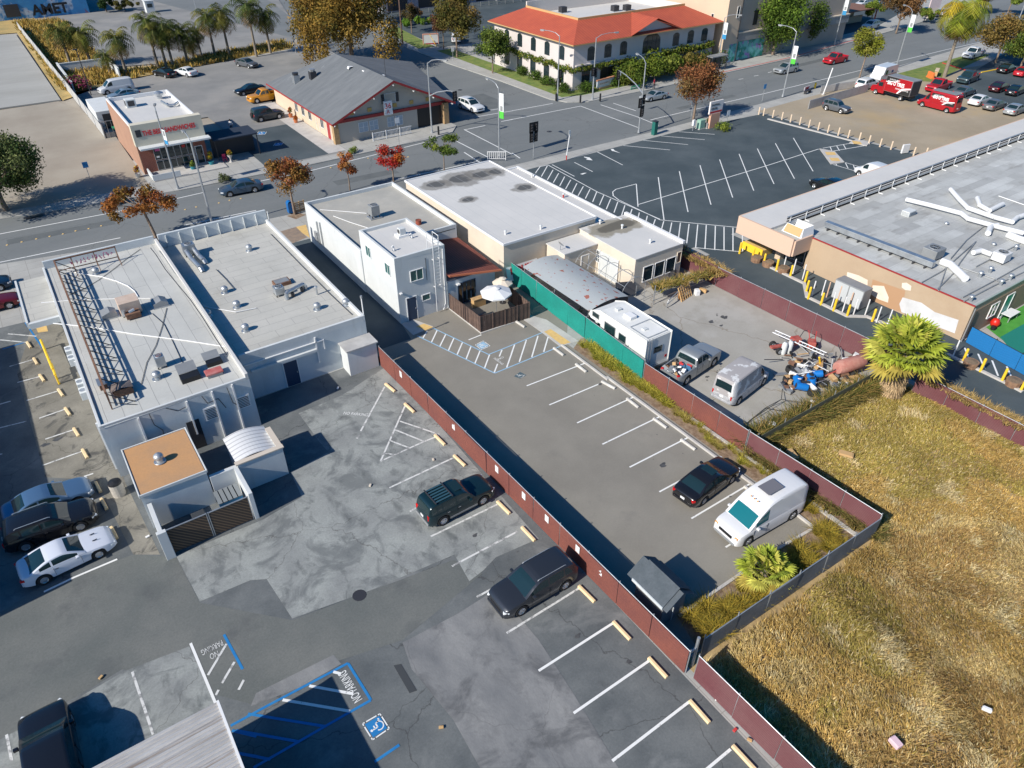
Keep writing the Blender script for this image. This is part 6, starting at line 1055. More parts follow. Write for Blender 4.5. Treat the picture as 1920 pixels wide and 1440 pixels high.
g_=part('window',mh,M.cglass,(-.02,0,-.45,.35,1.6,2.1));part('frame',g_,M.oldmetal,(-.03,0,-.5,-.45,1.55,2.15),(-.03,0,.35,.4,1.55,2.15));part('stripe',mh,mat('tan_stripe',(.4,.27,.2),.6),(.1,5.3,hwid+.001,hwid+.012,1.15,1.19),(.1,5.3,hwid+.001,hwid+.012,1.05,1.07));part('skirt',mh,M.dark,(.1,5.3,hwid-.1,hwid+.005,.3,.5))
part('rear_ladder',mh,M.metal,(-.08,-.04,.7,.74,.8,3.1),(-.08,-.04,1.0,1.04,.8,3.1));part('roof_rack',mh,M.metal,(.2,2.2,-1.0,-.97,3.05,3.1),(.2,2.2,1.0,1.03,3.05,3.1),(.2,.23,-1,1,3.05,3.1),(2.2,2.23,-1,1,3.05,3.1));part('roof_air_conditioner',mh,M.white,(3.0,3.9,-.35,.35,3.0,3.25),bevel=.06);part('roof_vent',mh,M.stucco2,(4.7,5.1,-.2,.2,3.0,3.15),(1.2,1.55,.1,.45,3.0,3.1));part('rear_bumper',mh,M.metal,(-.25,0,-1.15,1.15,.45,.6));part('tail_light',mh,M.red,(-.02,0,.9,1.1,.85,1.05),(-.02,0,-1.1,-.9,.85,1.05))
for xx in (1.5,6.5):
    for sd in (1,-1):wheel_at(mh,xx,sd*1.0,.38,sd,M.rim)
part('awning',mh,M.white,(1.2,5.2,-hwid-.1,-hwid,2.7,2.85),bevel=.04)
def far(style,lab,cat,pm,i,px,py,deg=0,z0=0,**k):return vehicle(k.pop('name','parked_car'),lab,cat,style,pm,pos=w(i,px,py,z0),rot=RA(deg),near=False,z0=z0,**k)
def farw(style,lab,cat,pm,i,a,b,side,z0=0,**k):return vehicle(k.pop('name','parked_car'),lab,cat,style,pm,wheels=(w(i,*a,z0),w(i,*b,z0)),side=side,near=False,z0=z0,**k)
farw('coupe','silver grey coupe waiting at the crosswalk by the corner building','car',silver,3,(1135,747),(1042,765),-1,-.12,name='street_car')
farw('suv','pale silver SUV on the main street beside the tall lamp post','SUV',silver,4,(198,545),(120,560),-1,-.12,name='street_suv');farw('pickup','bright red pickup driving on the main street','pickup',paint('bright_red',(.42,.01,.02),.1),4,(582,468),(478,490),-1,-.12,name='street_pickup',L=5.4)
far('suv','white crossover stopped on the side street beside the gabled restaurant','SUV',whitep,2,1612,825,-84,-.12,name='street_suv',sunroof=True)
farw('boxsuv','grey boxy wagon alone on the vacant dirt lot','car',greyp,4,(430,828),(545,856),1,L=4.0,H=1.62,W=1.7);far('suv','white crossover beside the mail truck at the edge of the dirt lot','SUV',whitep,4,735,660,5)
yel=paint('orange_yellow',(.62,.26,.01),.1);far('pickup','orange yellow pickup parked beside the gabled restaurant','pickup',yel,2,70,755,183,L=5.3);far('sedan','black and red small car behind the orange pickup','car',blackp,1,1880,700,183);farw('boxsuv','dark grey boxy off road SUV with a rear spare wheel near the restaurant','SUV',paint('slate_paint',(.03,.04,.05),.2),2,(40,918),(180,892),1,spare=True,H=1.85)
far('van','white cargo van parked by the plaster wall behind the brick shop','van',whitep,1,880,690,184,L=5.4,H=2.05);far('sedan','pale blue sedan directly below the white cargo van','car',paint('pale_blue',(.25,.33,.4),.4),1,935,738,185);far('sedan','dark blue sedan nearest the brick shop, below the pale blue one','car',paint('dark_blue',(.02,.06,.12),.3),1,985,768,185)
far('sedan','black sedan under the palms beside the white sedan','car',blackp,1,1238,572,112);far('sedan','white sedan in the far lot just right of the black one','car',whitep,1,1400,565,112);far('sedan','dark grey sedan alone at the right end of the far palm row','car',greyp,1,1855,500,-68)
far('suv','silver car half hidden behind the green tree by the corner building','SUV',silver,2,1800,450,80);far('suv','white car behind the brown tree across the side street','SUV',whitep,2,1500,310,60)
for (px,py,st_,pm,lab) in ((1465,715,'sedan',greyp,'dark grey sedan tucked behind the red van'),(1580,780,'sedan',whitep,'white sedan first in the row right of the red van'),(1690,815,'sedan',paint('mid_grey',(.2,.2,.2),.5),'mid grey sedan second in the row right of the red van'),(1845,850,'sedan',silver,'silver sedan third in the row right of the red van')):far(st_,lab,'car',pm,4,px,py,2)
far('pickup','dark teal pickup under the tall palm in the east lot','pickup',paint('dark_teal',(.03,.06,.07),.3),4,1490,615,186,L=5.2);far('sedan','black sedan in the east lot by the yellow kerb','car',blackp,4,1780,540,5);far('sedan','bright red sedan in the east lot at the right edge','car',paint('bright_red',(0,0,0)),4,1905,565,5);far('sedan','dark maroon sedan in the lower row of the east lot','car',paint('maroon_black',(.05,.008,.01),.3),4,1725,680,5);far('sedan','black sedan beside the maroon one in the east lot','car',blackp,4,1850,705,5)
far('suv','white SUV in the lot across the street behind the tan block wall','SUV',whitep,4,765,215,183);far('sedan','first white car at the very top behind the brown carport','car',whitep,4,705,45,183);far('sedan','second pale car at the very top behind the brown carport','car',silver,4,835,35,183);far('sedan','black car by the pink sign in the far lot','car',blackp,4,1190,105,3);far('sedan','silver car right of the pink sign in the far lot','car',silver,4,1320,115,3);far('sedan','dark car just right of the far black car','car',greyp,4,1270,120,3)
far('van','white van roof peeking out beyond the salmon building canopy','van',whitep,4,790,1345,80);far('suv','black SUV mostly hidden behind the salmon building canopy','SUV',blackp,4,450,1440,80)
mt=thing('mail_truck','white boxy mail truck parked on the pavement edge of the dirt lot','truck',w(4,850,605),RA(184));sideprism([(-2.6,.4),(2.0,.4),(2.5,.6),(2.45,1.2),(1.9,1.35),(1.5,2.45),(-2.6,2.45)],1.0,'body',whitep,mt);part('rear_door',mt,M.stucco2,(-2.63,-2.603,-.8,.8,.6,2.3));part('window',mt,M.cglass,(.6,1.3,1.0,1.02,1.3,2.0),(.6,1.3,-1.02,-1.0,1.3,2.0),(-2.65,-2.635,-.5,.5,1.5,2.0));part('eagle_emblem',mt,mat('emblem_blue',(.02,.06,.2),.6),(-1.2,-.6,1.002,1.015,1.4,1.8),(-1.2,-.6,-1.015,-1.002,1.4,1.8));part('stripe',mt,M.redcurb,(-2.5,1.5,1.001,1.01,1.15,1.22),(-2.5,1.5,-1.01,-1.001,1.15,1.22))
for xx in (-1.6,1.6):
    for sd in (1,-1):wheel_at(mt,xx,sd*.9,.36,sd,M.rim)
redp=paint('tyre_red',(.38,.008,.015),.1);rw_=mat('graphic_white',(.8,.8,.8),.5)
def graphic(par,x0,x1,y,z0,z1,ts,flip,nm):
    """the side graphics: red ground, white slashes and lettering; y is the side plane"""
    s_=-1 if y< 0 else 1
    bk=MB();bk.box(x0,x1,min(y,y+s_*.012),max(y,y+s_*.012),z0,z1);bk.build('side_graphic',redp,par)
    W_s=MB();yy=y+s_*.016;L_=x1-x0;h=z1-z0
    def U(u,v):return ((x1-L_*u) if s_> 0 else (x0+L_*u),yy,z0+h*v)
    WW=MB()
    for q_,poly in ((W_s,[(0,.66),(0,1),(.52,1),(.36,.76)]),(W_s,[(.56,0),(.73,.30),(1,.44),(1,0)]),(WW,[(.5,0),(.555,0),(.72,.32),(.995,.45),(.995,.54),(.66,.40)]),(WW,[(0,.60),(0,.65),(.36,.75),(.44,.84),(.42,.72)])):
        P_=[U(*p) for p in poly];q_.face(P_ if s_< 0 else P_[::-1])
    WW.build('slash_graphic',rw_,par)
    W_s.build('slash_graphic',mat('graphic_black',(.02,.02,.02),.5),par)
    X,Y,Z=U(.07,.48);M4=frame_on(Vector((X,yy+s_*.01,Z)),(-1 if s_> 0 else 1,0,0),(0,0,1))
    text('BIG O TIRES',ts,M4,rw_,par,bold=.025,xs=L_*.78/(ts*6.3));X,Y,Z=U(.12,.78);text('510-573-9880',ts*.42,frame_on(Vector((X,yy+s_*.01,Z)),(-1 if s_> 0 else 1,0,0),(0,0,1)),rw_,par);X,Y,Z=U(.42,.26);text('MOBILE SERVICE',ts*.42,frame_on(Vector((X,yy+s_*.01,Z)),(-1 if s_> 0 else 1,0,0),(0,0,1)),rw_,par)
a,b=w(4,995,760),w(4,800,706);rot=math.atan2((b-a).y,(b-a).x);n=Vector((-sin(rot),cos(rot),0));c=(a+b)/2-n*1.0
bt=thing('box_truck','red box truck with white and black tyre shop graphics on a silver edged box','truck',(c.x,c.y,.01),rot);part('box',bt,M.oldmetal,(-3.6,1.0,-1.12,1.12,.9,3.2),bevel=.04);sideprism([(1.05,.45),(3.3,.45),(3.4,.9),(3.2,1.25),(2.5,1.4),(1.9,2.3),(1.05,2.4)],1.0,'cab',redp,bt);part('cab_window',bt,M.cglass,(1.4,2.2,1.0,1.02,1.4,2.0),(1.4,2.2,-1.02,-1.0,1.4,2.0));mb=MB();mb.face([(2.54,-.85,1.42),(2.54,.85,1.42),(1.94,.8,2.3),(1.94,-.8,2.3)]);mb.build('windscreen',M.cglass,bt);part('chassis',bt,M.black,(-3.6,1.2,-.6,.6,.5,.9));part('roll_door',bt,M.dark,(-3.64,-3.605,-1.0,1.0,1.0,3.05));graphic(bt,-3.55,.95,1.125,.95,3.15,.75,0,'box')
for xx in (-2.2,2.4):
    for sd in (1,-1):wheel_at(bt,xx,sd*.95,.4,sd,M.rim)
v=vehicle('red_van','red high roof van with white tyre shop lettering, in front of the box truck','van','bigvan',redp,wheels=(w(4,1347,852),w(4,1137,797)),side=-1,near=False);graphic(v,-2.85,.9,1.03,1.0,2.35,.62,0,'van');MB().box(-2.6,1.2,-.75,.75,2.63,2.66).build('roof_panel',M.oldmetal,v)
far('pickup','red pickup parked behind the red van and the box truck','pickup',paint('bright_red',(0,0,0)),4,1270,675,183);v=far('pickup','white and red service pickup with tyre shop lettering under the brown tree','pickup',whitep,4,1530,430,184)
MB().box(-2.7,-.8,.98,1.0,.6,1.1).build('side_graphic',redp,v);text('BIG O TIRES',.42,frame_on(Vector((-.6,1.02,.68)),(-1,0,0),(0,0,1)),rw_,v,bold=.02)
# ================= vegetation =================
BARK=mat('bark',(.16,.11,.08),.95,(.27,.21,.16),4,fine=.25,bump=.5,local=True);PBARK=mat('palm_bark',(.17,.14,.11),.95,(.26,.22,.17),5,fine=.3,bump=.4,local=True)
GREEN=[(.045,.085,.015),(.08,.13,.02),(.13,.17,.03),(.03,.06,.012)];LIME=[(.16,.22,.03),(.24,.28,.04),(.09,.14,.02)]
BROWNRED=[(.26,.075,.025),(.34,.13,.03),(.16,.05,.02),(.22,.14,.03)];REDS=[(.42,.02,.025),(.3,.015,.02),(.5,.09,.02),(.4,.17,.03)];ORANGE=[(.42,.12,.035),(.33,.09,.03),(.4,.2,.06)]
GOLD=[(.28,.17,.03),(.22,.12,.025),(.16,.12,.025),(.34,.22,.05),(.09,.09,.02)];OLIVE=[(.11,.10,.025),(.17,.14,.03),(.20,.12,.03),(.06,.07,.015)]
def tree(name,label,q,zc,rx,rz,cols,n=2600,seed=1,tr=.16,lobes=16,leaf=.16,lean=(0,0),hole=.75,z0=0,cat='tree',droop=0,group=None):
    rg=np.random.default_rng(seed);o=thing(name,label,cat,(q[0],q[1],z0),0,group);c=[]
    for k in range(lobes):
        a=rg.uniform(0,6.283);rr=rg.random()**.5;e=rg.uniform(-.75,.85);s=math.sqrt(max(.05,1-e*e))
        cr=min(rx,rz)*rg.uniform(.3,.58)
        c.append((lean[0]+cos(a)*rr*(rx-cr)*s*1.08,lean[1]+sin(a)*rr*(rx-cr)*s*1.08,zc+e*(rz-cr*.6),cr))
    if droop:
        for k in range(droop):a=rg.uniform(0,6.283);c += [(cos(a)*rx*.85,sin(a)*rx*.85,zc-rz*(.3+.22*j),rx*.17) for j in range(4)]
    t=MB();top=Vector((lean[0]*.7,lean[1]*.7,zc-rz*.45));mid=Vector((lean[0]*.35+rg.normal()*.05,lean[1]*.35,top.z*.5));t.tube((0,0,-.05),mid,tr,tr*.8,8);t.tube(mid,top,tr*.8,tr*.65,8);t.build('trunk',BARK,o,smooth=60)
    for cc in c[:9]:
        b=MB();e=Vector(cc[:3]);m_=(top+e)/2+Vector((rg.normal()*.15,rg.normal()*.15,.1));b.tube(top,m_,tr*.5,tr*.32,6);b.tube(m_,e,tr*.32,tr*.1,5);b.build('limb',BARK,o,smooth=60)
    n=int(n*1.5);V,ix=leaf_cloud(rg,c,n,leaf*.8,.85);V += np.repeat(rg.normal(size=(n,3))*.045*min(rx,rz),4,axis=0);quads_mesh('crown',V,LEAF,o,colmix(rg,n,cols,ix,.22));return o
g=lambda x,y,z=0:G(x,y,z)
tree('street_tree','reddish brown flat crowned tree in front of the low grey roofed building',g(295,450),4.1,3.9,1.55,BROWNRED,2600,2,.17,22,.17,lean=(-.6,.2))
tree('street_tree','orange red tree by the blue mailbox in front of the two storey building',g(553,402),4.3,2.8,2.2,[*BROWNRED,(.42,.16,.07)],3000,3,.15,18,.16)
tree('street_tree','slender orange tree between the two redder trees on the near pavement',g(656,356),2.9,1.2,1.8,ORANGE,1100,4,.09,10,.13)
tree('street_tree','bright crimson tree at the kerb in front of the white roof',g(738,341),3.1,2.0,1.6,REDS,2000,5,.1,13,.14)
tree('street_tree','thin green tree at the kerb near the crosswalk behind the white roof',g(833,319),3.2,2.5,1.25,LIME+GREEN[:2],1700,6,.08,16,.14)
tree('street_tree','large rusty brown tree on the pavement by the pylon sign',g(1300,224),5.4,4.1,3.1,[(.24,.09,.035),(.30,.12,.05),(.16,.07,.03),(.2,.14,.05)],5200,7,.2,30,.18)
tree('big_tree','huge golden brown tree with drooping clumps behind the gabled restaurant',g(662,126),9.0,9.2,6.5,GOLD,15000,8,.5,46,.27,droop=6)
tree('big_tree','second golden brown tree whose crown joins the huge one on its left',g(600,112),8.0,6.0,6.0,GOLD,7000,9,.35,24,.26,droop=4)
tree('round_tree','dark reddish brown round tree behind the peach framed sign board',g(832,92),4.6,2.9,2.3,[(.13,.06,.03),(.18,.08,.04),(.08,.05,.02)],2000,10,.13,14,.2)
tree('round_tree','dark brown round tree left of the peach framed sign board',g(772,62),4.2,3.0,2.0,[(.12,.07,.03),(.16,.08,.03),(.06,.06,.02)],1800,11,.13,14,.2)
tree('corner_tree','leafy green tree on the pavement left of the corner building',(74.3,113.8),5.0,3.7,2.7,LIME+GREEN,4200,12,.15,24,.2)
tree('corner_tree','olive brown tree behind the leafy green one by the corner building',(75.5,128),6.5,5.0,3.4,OLIVE,4500,13,.2,24,.24)
tree('corner_tree','dark olive tree at the top edge left of the red tiled roof',(83,140),7.5,5.5,4.2,OLIVE+[(.2,.15,.02)],4500,14,.2,22,.26)
tree('dark_tree','dark green tree at the top edge right of the huge golden tree',g(715,45),7,6,4.5,[(.02,.05,.012),(.03,.06,.015),(.06,.06,.02)],4500,15,.25,20,.28)
tree('dark_tree','dark green shrub like tree near the mural building at the top edge',g(200,22),2.5,3.0,2.0,[(.02,.05,.012),(.03,.06,.015)],1800,16,.15,14,.24);tree('dark_tree','low bushy olive tree on the verge right of the mural wall',g(235,20),1.6,4.0,1.3,OLIVE,1600,17,.12,14,.24)
tree('big_tree','big bright green tree in front of the tall beige building',(127,95.0),6.6,7.2,6.2,[(.07,.13,.015),(.11,.18,.02),(.16,.22,.03),(.04,.08,.012)],13000,18,.3,40,.24)
tree('big_tree','dark green tree in the shade right of the big bright green tree',(138,97),4.6,5.6,4.2,GREEN,7000,19,.25,26,.24)
tree('street_tree','sparse yellow green tree on the pavement above the mail truck',g(1611,146),5.3,4.0,2.7,[(.2,.22,.02),(.15,.17,.02),(.26,.24,.04)],3200,20,.15,22,.2,lean=(1.8,.8))
tree('far_tree','rusty brown tree behind the tan block wall across the street',g(1680,62),5.5,5.0,3.4,[(.2,.1,.04),(.25,.13,.05),(.12,.08,.03)],4200,21,.2,22,.24)
tree('far_tree','small green tree left of the rusty brown tree across the street',g(1632,42),2.8,3.0,1.8,LIME,1800,22,.13,12,.22);tree('far_tree','low green shrub below the pink sign in the far lot',g(1732,40),1.6,3.4,1.4,GREEN+LIME,1700,23,.12,12,.22)
tree('lot_tree','yellow brown spreading tree right of the tall palm',g(1866,118),5.2,5.4,3.8,[(.22,.15,.04),(.28,.17,.05),(.12,.11,.03)],5200,24,.2,26,.22);tree('lot_tree','bright green tree at the right edge above the red sedan',g(1912,130),4.5,4.5,3.2,GREEN+LIME,3600,25,.2,20,.22)
tree('far_tree','small yellowish tree on the far verge at the top right',g(1838,25),4.5,4.0,2.8,OLIVE,2400,26,.15,16,.24);tree('far_tree','green street tree at the top edge right of the far pink sign',g(1888,28),4.5,3.4,2.4,LIME,2000,27,.15,14,.24)
tree('dense_tree','dense dark green tree cut by the left edge above the near street',(-3.2,93.6),4.2,6.2,4.0,[(.07,.11,.03),(.11,.15,.04),(.15,.17,.06),(.04,.07,.018)],14000,28,.3,34,.18)
def shrub(name,label,q,r,h,cols,n=600,seed=1,leaf=.1,group=None,z0=0,cat='shrub',sx=1):
    rg=np.random.default_rng(seed);o=thing(name,label,cat,(q[0],q[1],z0),0,group);c=[(rg.normal()*r*.35*sx,rg.normal()*r*.35,h*.5+rg.normal()*h*.08,min(r,h)*.5) for _ in range(9)]
    V,ix=leaf_cloud(rg,c,n,leaf,.9);V[:,2]=np.maximum(V[:,2],.02);quads_mesh('foliage',V,LEAF,o,colmix(rg,n,cols,ix,.2));MB().tube((0,0,0),(0,0,h*.5),.06,.03).build('stem',BARK,o);return o
for k,(px,py,lab) in enumerate(((85,560,'leftmost clipped hedge ball along the ivy wall'),(170,595,'second clipped hedge ball along the ivy wall'),(265,640,'third clipped hedge ball along the ivy wall'),(385,690,'clipped hedge ball nearest the corner of the ivy wall'),(555,690,'clipped hedge ball right of the building corner'),(760,640,'hedge ball right of the monument sign on the corner'))):
    q=w(3,px,py);shrub('clipped_hedge',lab,(q.x,q.y),1.7,1.6,[(.06,.11,.015),(.09,.15,.02),(.04,.07,.01)],1100,40+k,.12,'clipped hedge balls round the corner building')
for k,(px,py,r_,h_,lab) in enumerate(((900,640,3.0,3.6,'bushy palm like shrub left of the garden mass by the corner building'),(1020,640,3.2,5.0,'tall leafy shrub in the middle of the garden mass by the corner building'),(1150,620,3.4,4.6,'dense dark shrub in the garden mass by the corner building'),(1250,590,3.2,3.8,'rounded shrub at the right of the garden mass by the corner building'))):
    q=w(3,px,py);shrub('garden_shrub',lab,(q.x,94.6),r_,h_,[(.10,.15,.015),(.16,.2,.02),(.05,.09,.012),(.2,.22,.04)],2600,50+k,.2)
q=w(3,1370,560);shrub('garden_shrub','brownish hedge between the garden mass and the bus shelter',(103.8,95),3.2,3.8,OLIVE,1800,60,.18);shrub('clipped_hedge','long green hedge at the foot of the corner building right of the arch',(107,95.5),3,3.0,GREEN,2000,61,.16,sx=1.6)
q=w(3,1570,975);shrub('sign_shrub','yellow green shrub at the foot of the pylon sign',(q.x,q.y),1.4,1.2,LIME,900,62,.1);q=w(3,1480,920);shrub('sign_shrub','small green shrub left of the pylon sign base',(q.x,q.y),.6,.6,GREEN,300,63,.08)
q=w(5,910,75);shrub('verge_shrub','small spreading green shrub on the far pavement above the brown tree',(q.x,q.y),1.3,.7,GREEN+LIME,600,64,.12);q=w(2,740,1150);shrub('verge_shrub','round yellow green shrub on the pavement before the gabled restaurant',(q.x,q.y),1.1,.8,LIME,600,65,.08);q=w(1,1680,1355);shrub('verge_shrub','low spiky grey green shrub on the pavement right of the brick shop',(q.x,q.y),1.3,.7,[(.12,.14,.06),(.08,.1,.04)],600,66,.1)
q=w(1,590,680);shrub('bougainvillea','purple and green bougainvillea by the plaster enclosure',(q.x,q.y),2.4,2.6,[(.3,.02,.12),(.06,.12,.02),(.1,.16,.02)],1600,67,.15);q=w(15,60,0)
q=w(7,810,1340);shrub('bright_shrub','small bright green shrub in the planting strip below the teal fence',(q.x,q.y),.45,.6,[(.12,.3,.03)],350,68,.05)
shrub('hedge','bright green hedge before the lilac arcade building at the top',(83,160),3.5,1.6,[(.1,.2,.02),(.14,.24,.03)],1800,69,.2,sx=2);shrub('hedge','dark clipped hedge right of the bright one before the arcade building',(93,160),4,1.4,[(.04,.09,.015)],1800,70,.2,sx=2)
def pot(q,lab,cols,pm,seed,h=1.0):
    o=thing('potted_plant',lab,'potted plant',(q.x,q.y,q.z));MB().lathe((0,0,0),[(.0,.01),(.24,0),(.33,.5),(.28,.5),(.26,.42),(0,.42)],12).build('pot',pm,o);rg=np.random.default_rng(seed);V,ix=leaf_cloud(rg,[(0,0,.5+h*.4,.38),(.1,.1,.5+h*.7,.28)],260,.09);quads_mesh('foliage',V,LEAF,o,colmix(rg,260,cols))
tp=mat('terracotta_pot',(.5,.16,.06),.8);bp_=mat('teal_pot',(.02,.2,.25),.5)
pot(w(1,1040,1330),'yellow flowering potted plant at the left front corner of the brick shop',[(.5,.3,.01),(.3,.05,.05),(.1,.14,.02)],M.metal,1);pot(w(1,1453,1275),'small plant in a teal pot before the brick shop window',LIME,bp_,2,.5);pot(w(1,1590,1240),'tall yellow plant in a teal pot right of the brick shop door',[(.4,.25,.01),(.1,.14,.02)],bp_,3,1.5);pot(w(2,262,880),'terracotta potted plant by the rear left corner of the gabled restaurant',[(.4,.06,.02),(.1,.14,.02)],tp,4);pot(w(2,300,920),'terracotta pot with orange plant at the restaurant walkway corner',[(.42,.12,.02)],tp,5,.4)
def palm(name,label,q,h,R,nf,cols,seed,z0=0,cat='palm',tr=.2,droop=1.0,lean=(0,0),skirt=True):
    rg=np.random.default_rng(seed);o=thing(name,label,cat,(q[0],q[1],z0));top=Vector((lean[0],lean[1],h));t=MB();t.tube((0,0,-.05),top*.5+Vector((0,0,0)),tr*1.25,tr*.95,8);t.tube(top*.5,top,tr*.95,tr*.85,8);t.build('trunk',PBARK,o,smooth=60)
    Q=[];C=[]
    for k in range(nf):
        a=2*pi*k*.618+rg.normal()*.1;el=1.25-2.1*(k/nf)+rg.normal()*.1;d=np.array([cos(a),sin(a),0]);s=np.array([-sin(a),cos(a),0]);P_=[];n=11;p=np.array(top);e=el;L=R*rg.uniform(.85,1.1)
        for j in range(n+1):
            P_.append(p.copy());p=p+(d*cos(e)+np.array([0,0,sin(e)]))*L/n;e -= droop*(.10+.022*j)
        col=np.array(cols[rg.integers(0,len(cols))])*(1+.2*rg.normal());
        if k> nf*.8 and skirt:col=np.array([.25,.16,.07])
        for j in range(1,n):
            b=P_[j];tdir=P_[j+1]-P_[j];ll=R*.20*sin(pi*(j+.5)/(n+1))+.08*R;up=np.cross(s,tdir);up /= np.linalg.norm(up)+1e-9
            for sd in (1,-1):
                for sub in (0,.5)[:1 if R< 5 else 2]:
                    b2=b+tdir*sub;tip=b2+s*sd*ll+tdir*.9-np.array([0,0,ll*.55])+rg.normal(size=3)*.04;wv=tdir*(.62 if R< 5 else .34)
                    Q += [b2-wv*.5,b2+wv*.5,tip+wv*.15,tip-wv*.15];C.append(np.clip(col*(1+.2*rg.normal()),.005,1))
        for j in range(n):b,e2=P_[j],P_[j+1];v_=s*.04;Q += [b-v_,b+v_,e2+v_*.7,e2-v_*.7];C.append(np.array([.25,.24,.08]))
    quads_mesh('crown',np.array(Q),LEAF,o,np.array(C));return o
PG=[(.06,.085,.015),(.11,.13,.02),(.035,.055,.012),(.17,.16,.03)]
pl=[((540,515),450,230,'leftmost tall palm on the verge by the plaster enclosure'),((690,503),600,250,'second palm from the left, beside the leftmost one'),((950,560),870,290,'palm with a full round crown behind the white cargo van'),((1185,500),1060,170,'tall palm left of the cluster above the black sedan'),((1250,505),1180,230,'front palm of the dense cluster above the black sedan'),((1300,500),1240,220,'right palm of the dense cluster above the white sedan'),((1410,478),1355,240,'slim palm just right of the dense cluster'),((1512,432),1480,240,'short palm between two slim palms in the far row'),((1615,425),1570,130,'palm fourth from the right end of the far row'),((1720,412),1660,110,'palm third from the right end of the far row'),((1925,425),1875,50,'second palm from the right end, darker crown'),((2030,400),1985,120,'rightmost palm of the far row'),((830,555),785,420,'short young palm between the second palm and the round crowned one'),((1452,425),1440,330,'short dark palm behind the slim palms')]
for k,(b,cx_,cy,lab) in enumerate(pl):
    q=w(1,*b);lo,hi=1.,20.
    for _ in range(30):
        m_=(lo+hi)/2;v=Vector((q.x,q.y,m_-CAM_H));yy=(720-FPX*v.dot(UPV)/v.dot(FWD))*4
        if yy> cy:lo=m_
        else:hi=m_
    hh=lo;palm('tall_palm',lab,(q.x,q.y),hh,3.8 if hh> 5 else 2.5,26,PG if k not in (10,) else [(.05,.08,.02),(.08,.1,.02)],80+k,tr=.22)
palm('tall_palm','tall palm with yellow drooping fronds at the edge of the east lot',tuple(w(4,1320,578)[:2]),10.2,5.6,34,[(.2,.24,.02),(.36,.26,.02),(.28,.27,.03),(.13,.18,.02)],120,tr=.28,droop=1.35,lean=(.8,.5))
def fan_palm(name,label,q,h,R,nf,seed,cols,skirt=0,pet=.55):
    rg=np.random.default_rng(seed);o=thing(name,label,'fan palm',(q[0],q[1],0));t=MB();t.tube((0,0,-.05),(0,0,h),R*.11+.08,R*.09+.06,10);t.build('trunk',PBARK,o,smooth=60);Q=[];C=[]
    def fan(a,el,L,col,dead=False,h0=None):
        d=np.array([cos(a)*cos(el),sin(a)*cos(el),sin(el)]);s=np.array([-sin(a),cos(a),0]);n_=np.cross(s,d);base=np.array([0,0,h if h0 is None else h0])+d*.1;hub=base+d*L*pet;wv=s*.02*R
        Q.extend([base-wv,base+wv,hub+wv*.8,hub-wv*.8]);C.append(np.array(col)*.9 if not dead else col)
        ns=22
        for j in range(ns):
            th=(j/(ns-1)-.5)*RA(215)+rg.normal()*.02;ll=L*(1-pet)*(1.0-.25*abs(th)/2)*rg.uniform(.88,1.08)*1.15;dr=d*cos(th)+s*sin(th);pr=-d*sin(th)+s*cos(th)
            g1=-.05 if not dead else-.25;mid=hub+dr*ll*.55+n_*(.10*abs(sin(th)))*ll*.6;tip=hub+dr*ll+np.array([0,0,(g1-.12)*ll])+n_*(.08*abs(sin(th)))*ll
            w1=ll*.085;fold=n_*(.03*ll)*(1 if j % 2 else-1)
            cc=np.clip(np.array(col)*(1+.16*rg.normal())*(1.15 if j % 2 else .9),.005,1)
            Q.extend([hub-pr*w1*.15,hub+pr*w1*.15,mid+pr*w1+fold,mid-pr*w1-fold]);C.append(cc);Q.extend([mid-pr*w1-fold,mid+pr*w1+fold,tip+pr*w1*.15,tip-pr*w1*.15]);C.append(cc*(1.05 if not dead else 1))
    for k in range(nf):
        t_=k/nf;fan(2.39996*k+rg.normal()*.1,RA(88-105*t_)+rg.normal()*.07,R*rg.uniform(.9,1.08),cols[rg.integers(0,len(cols))] if t_< .86 else (.38,.30,.06))
    quads_mesh('crown',np.array(Q),LEAF,o,np.array(C))
    if skirt:
        Q.clear();C.clear()
        for k in range(skirt):
            t_=rg.random();fan(rg.uniform(0,6.28),RA(-62-18*rg.random()),R*.62,np.array([.42,.30,.17])*(1+.2*rg.normal()),True,h*(.45+.5*t_))
        quads_mesh('dead_frond_skirt',np.array(Q),STRAW,o,np.array(C))
    return o
FG=[(.33,.38,.04),(.41,.44,.06),(.25,.31,.04),(.48,.46,.09)]
fan_palm('fan_palm','large fan palm with a thatch of dead fronds at the corner of the dry field',(46.3,18.7),3.7,2.75,52,5,FG,130)
fan_palm('fan_palm','small bright fan palm in the planting bed near the grey shed',(25.4,12.9),.9,1.5,32,6,FG)
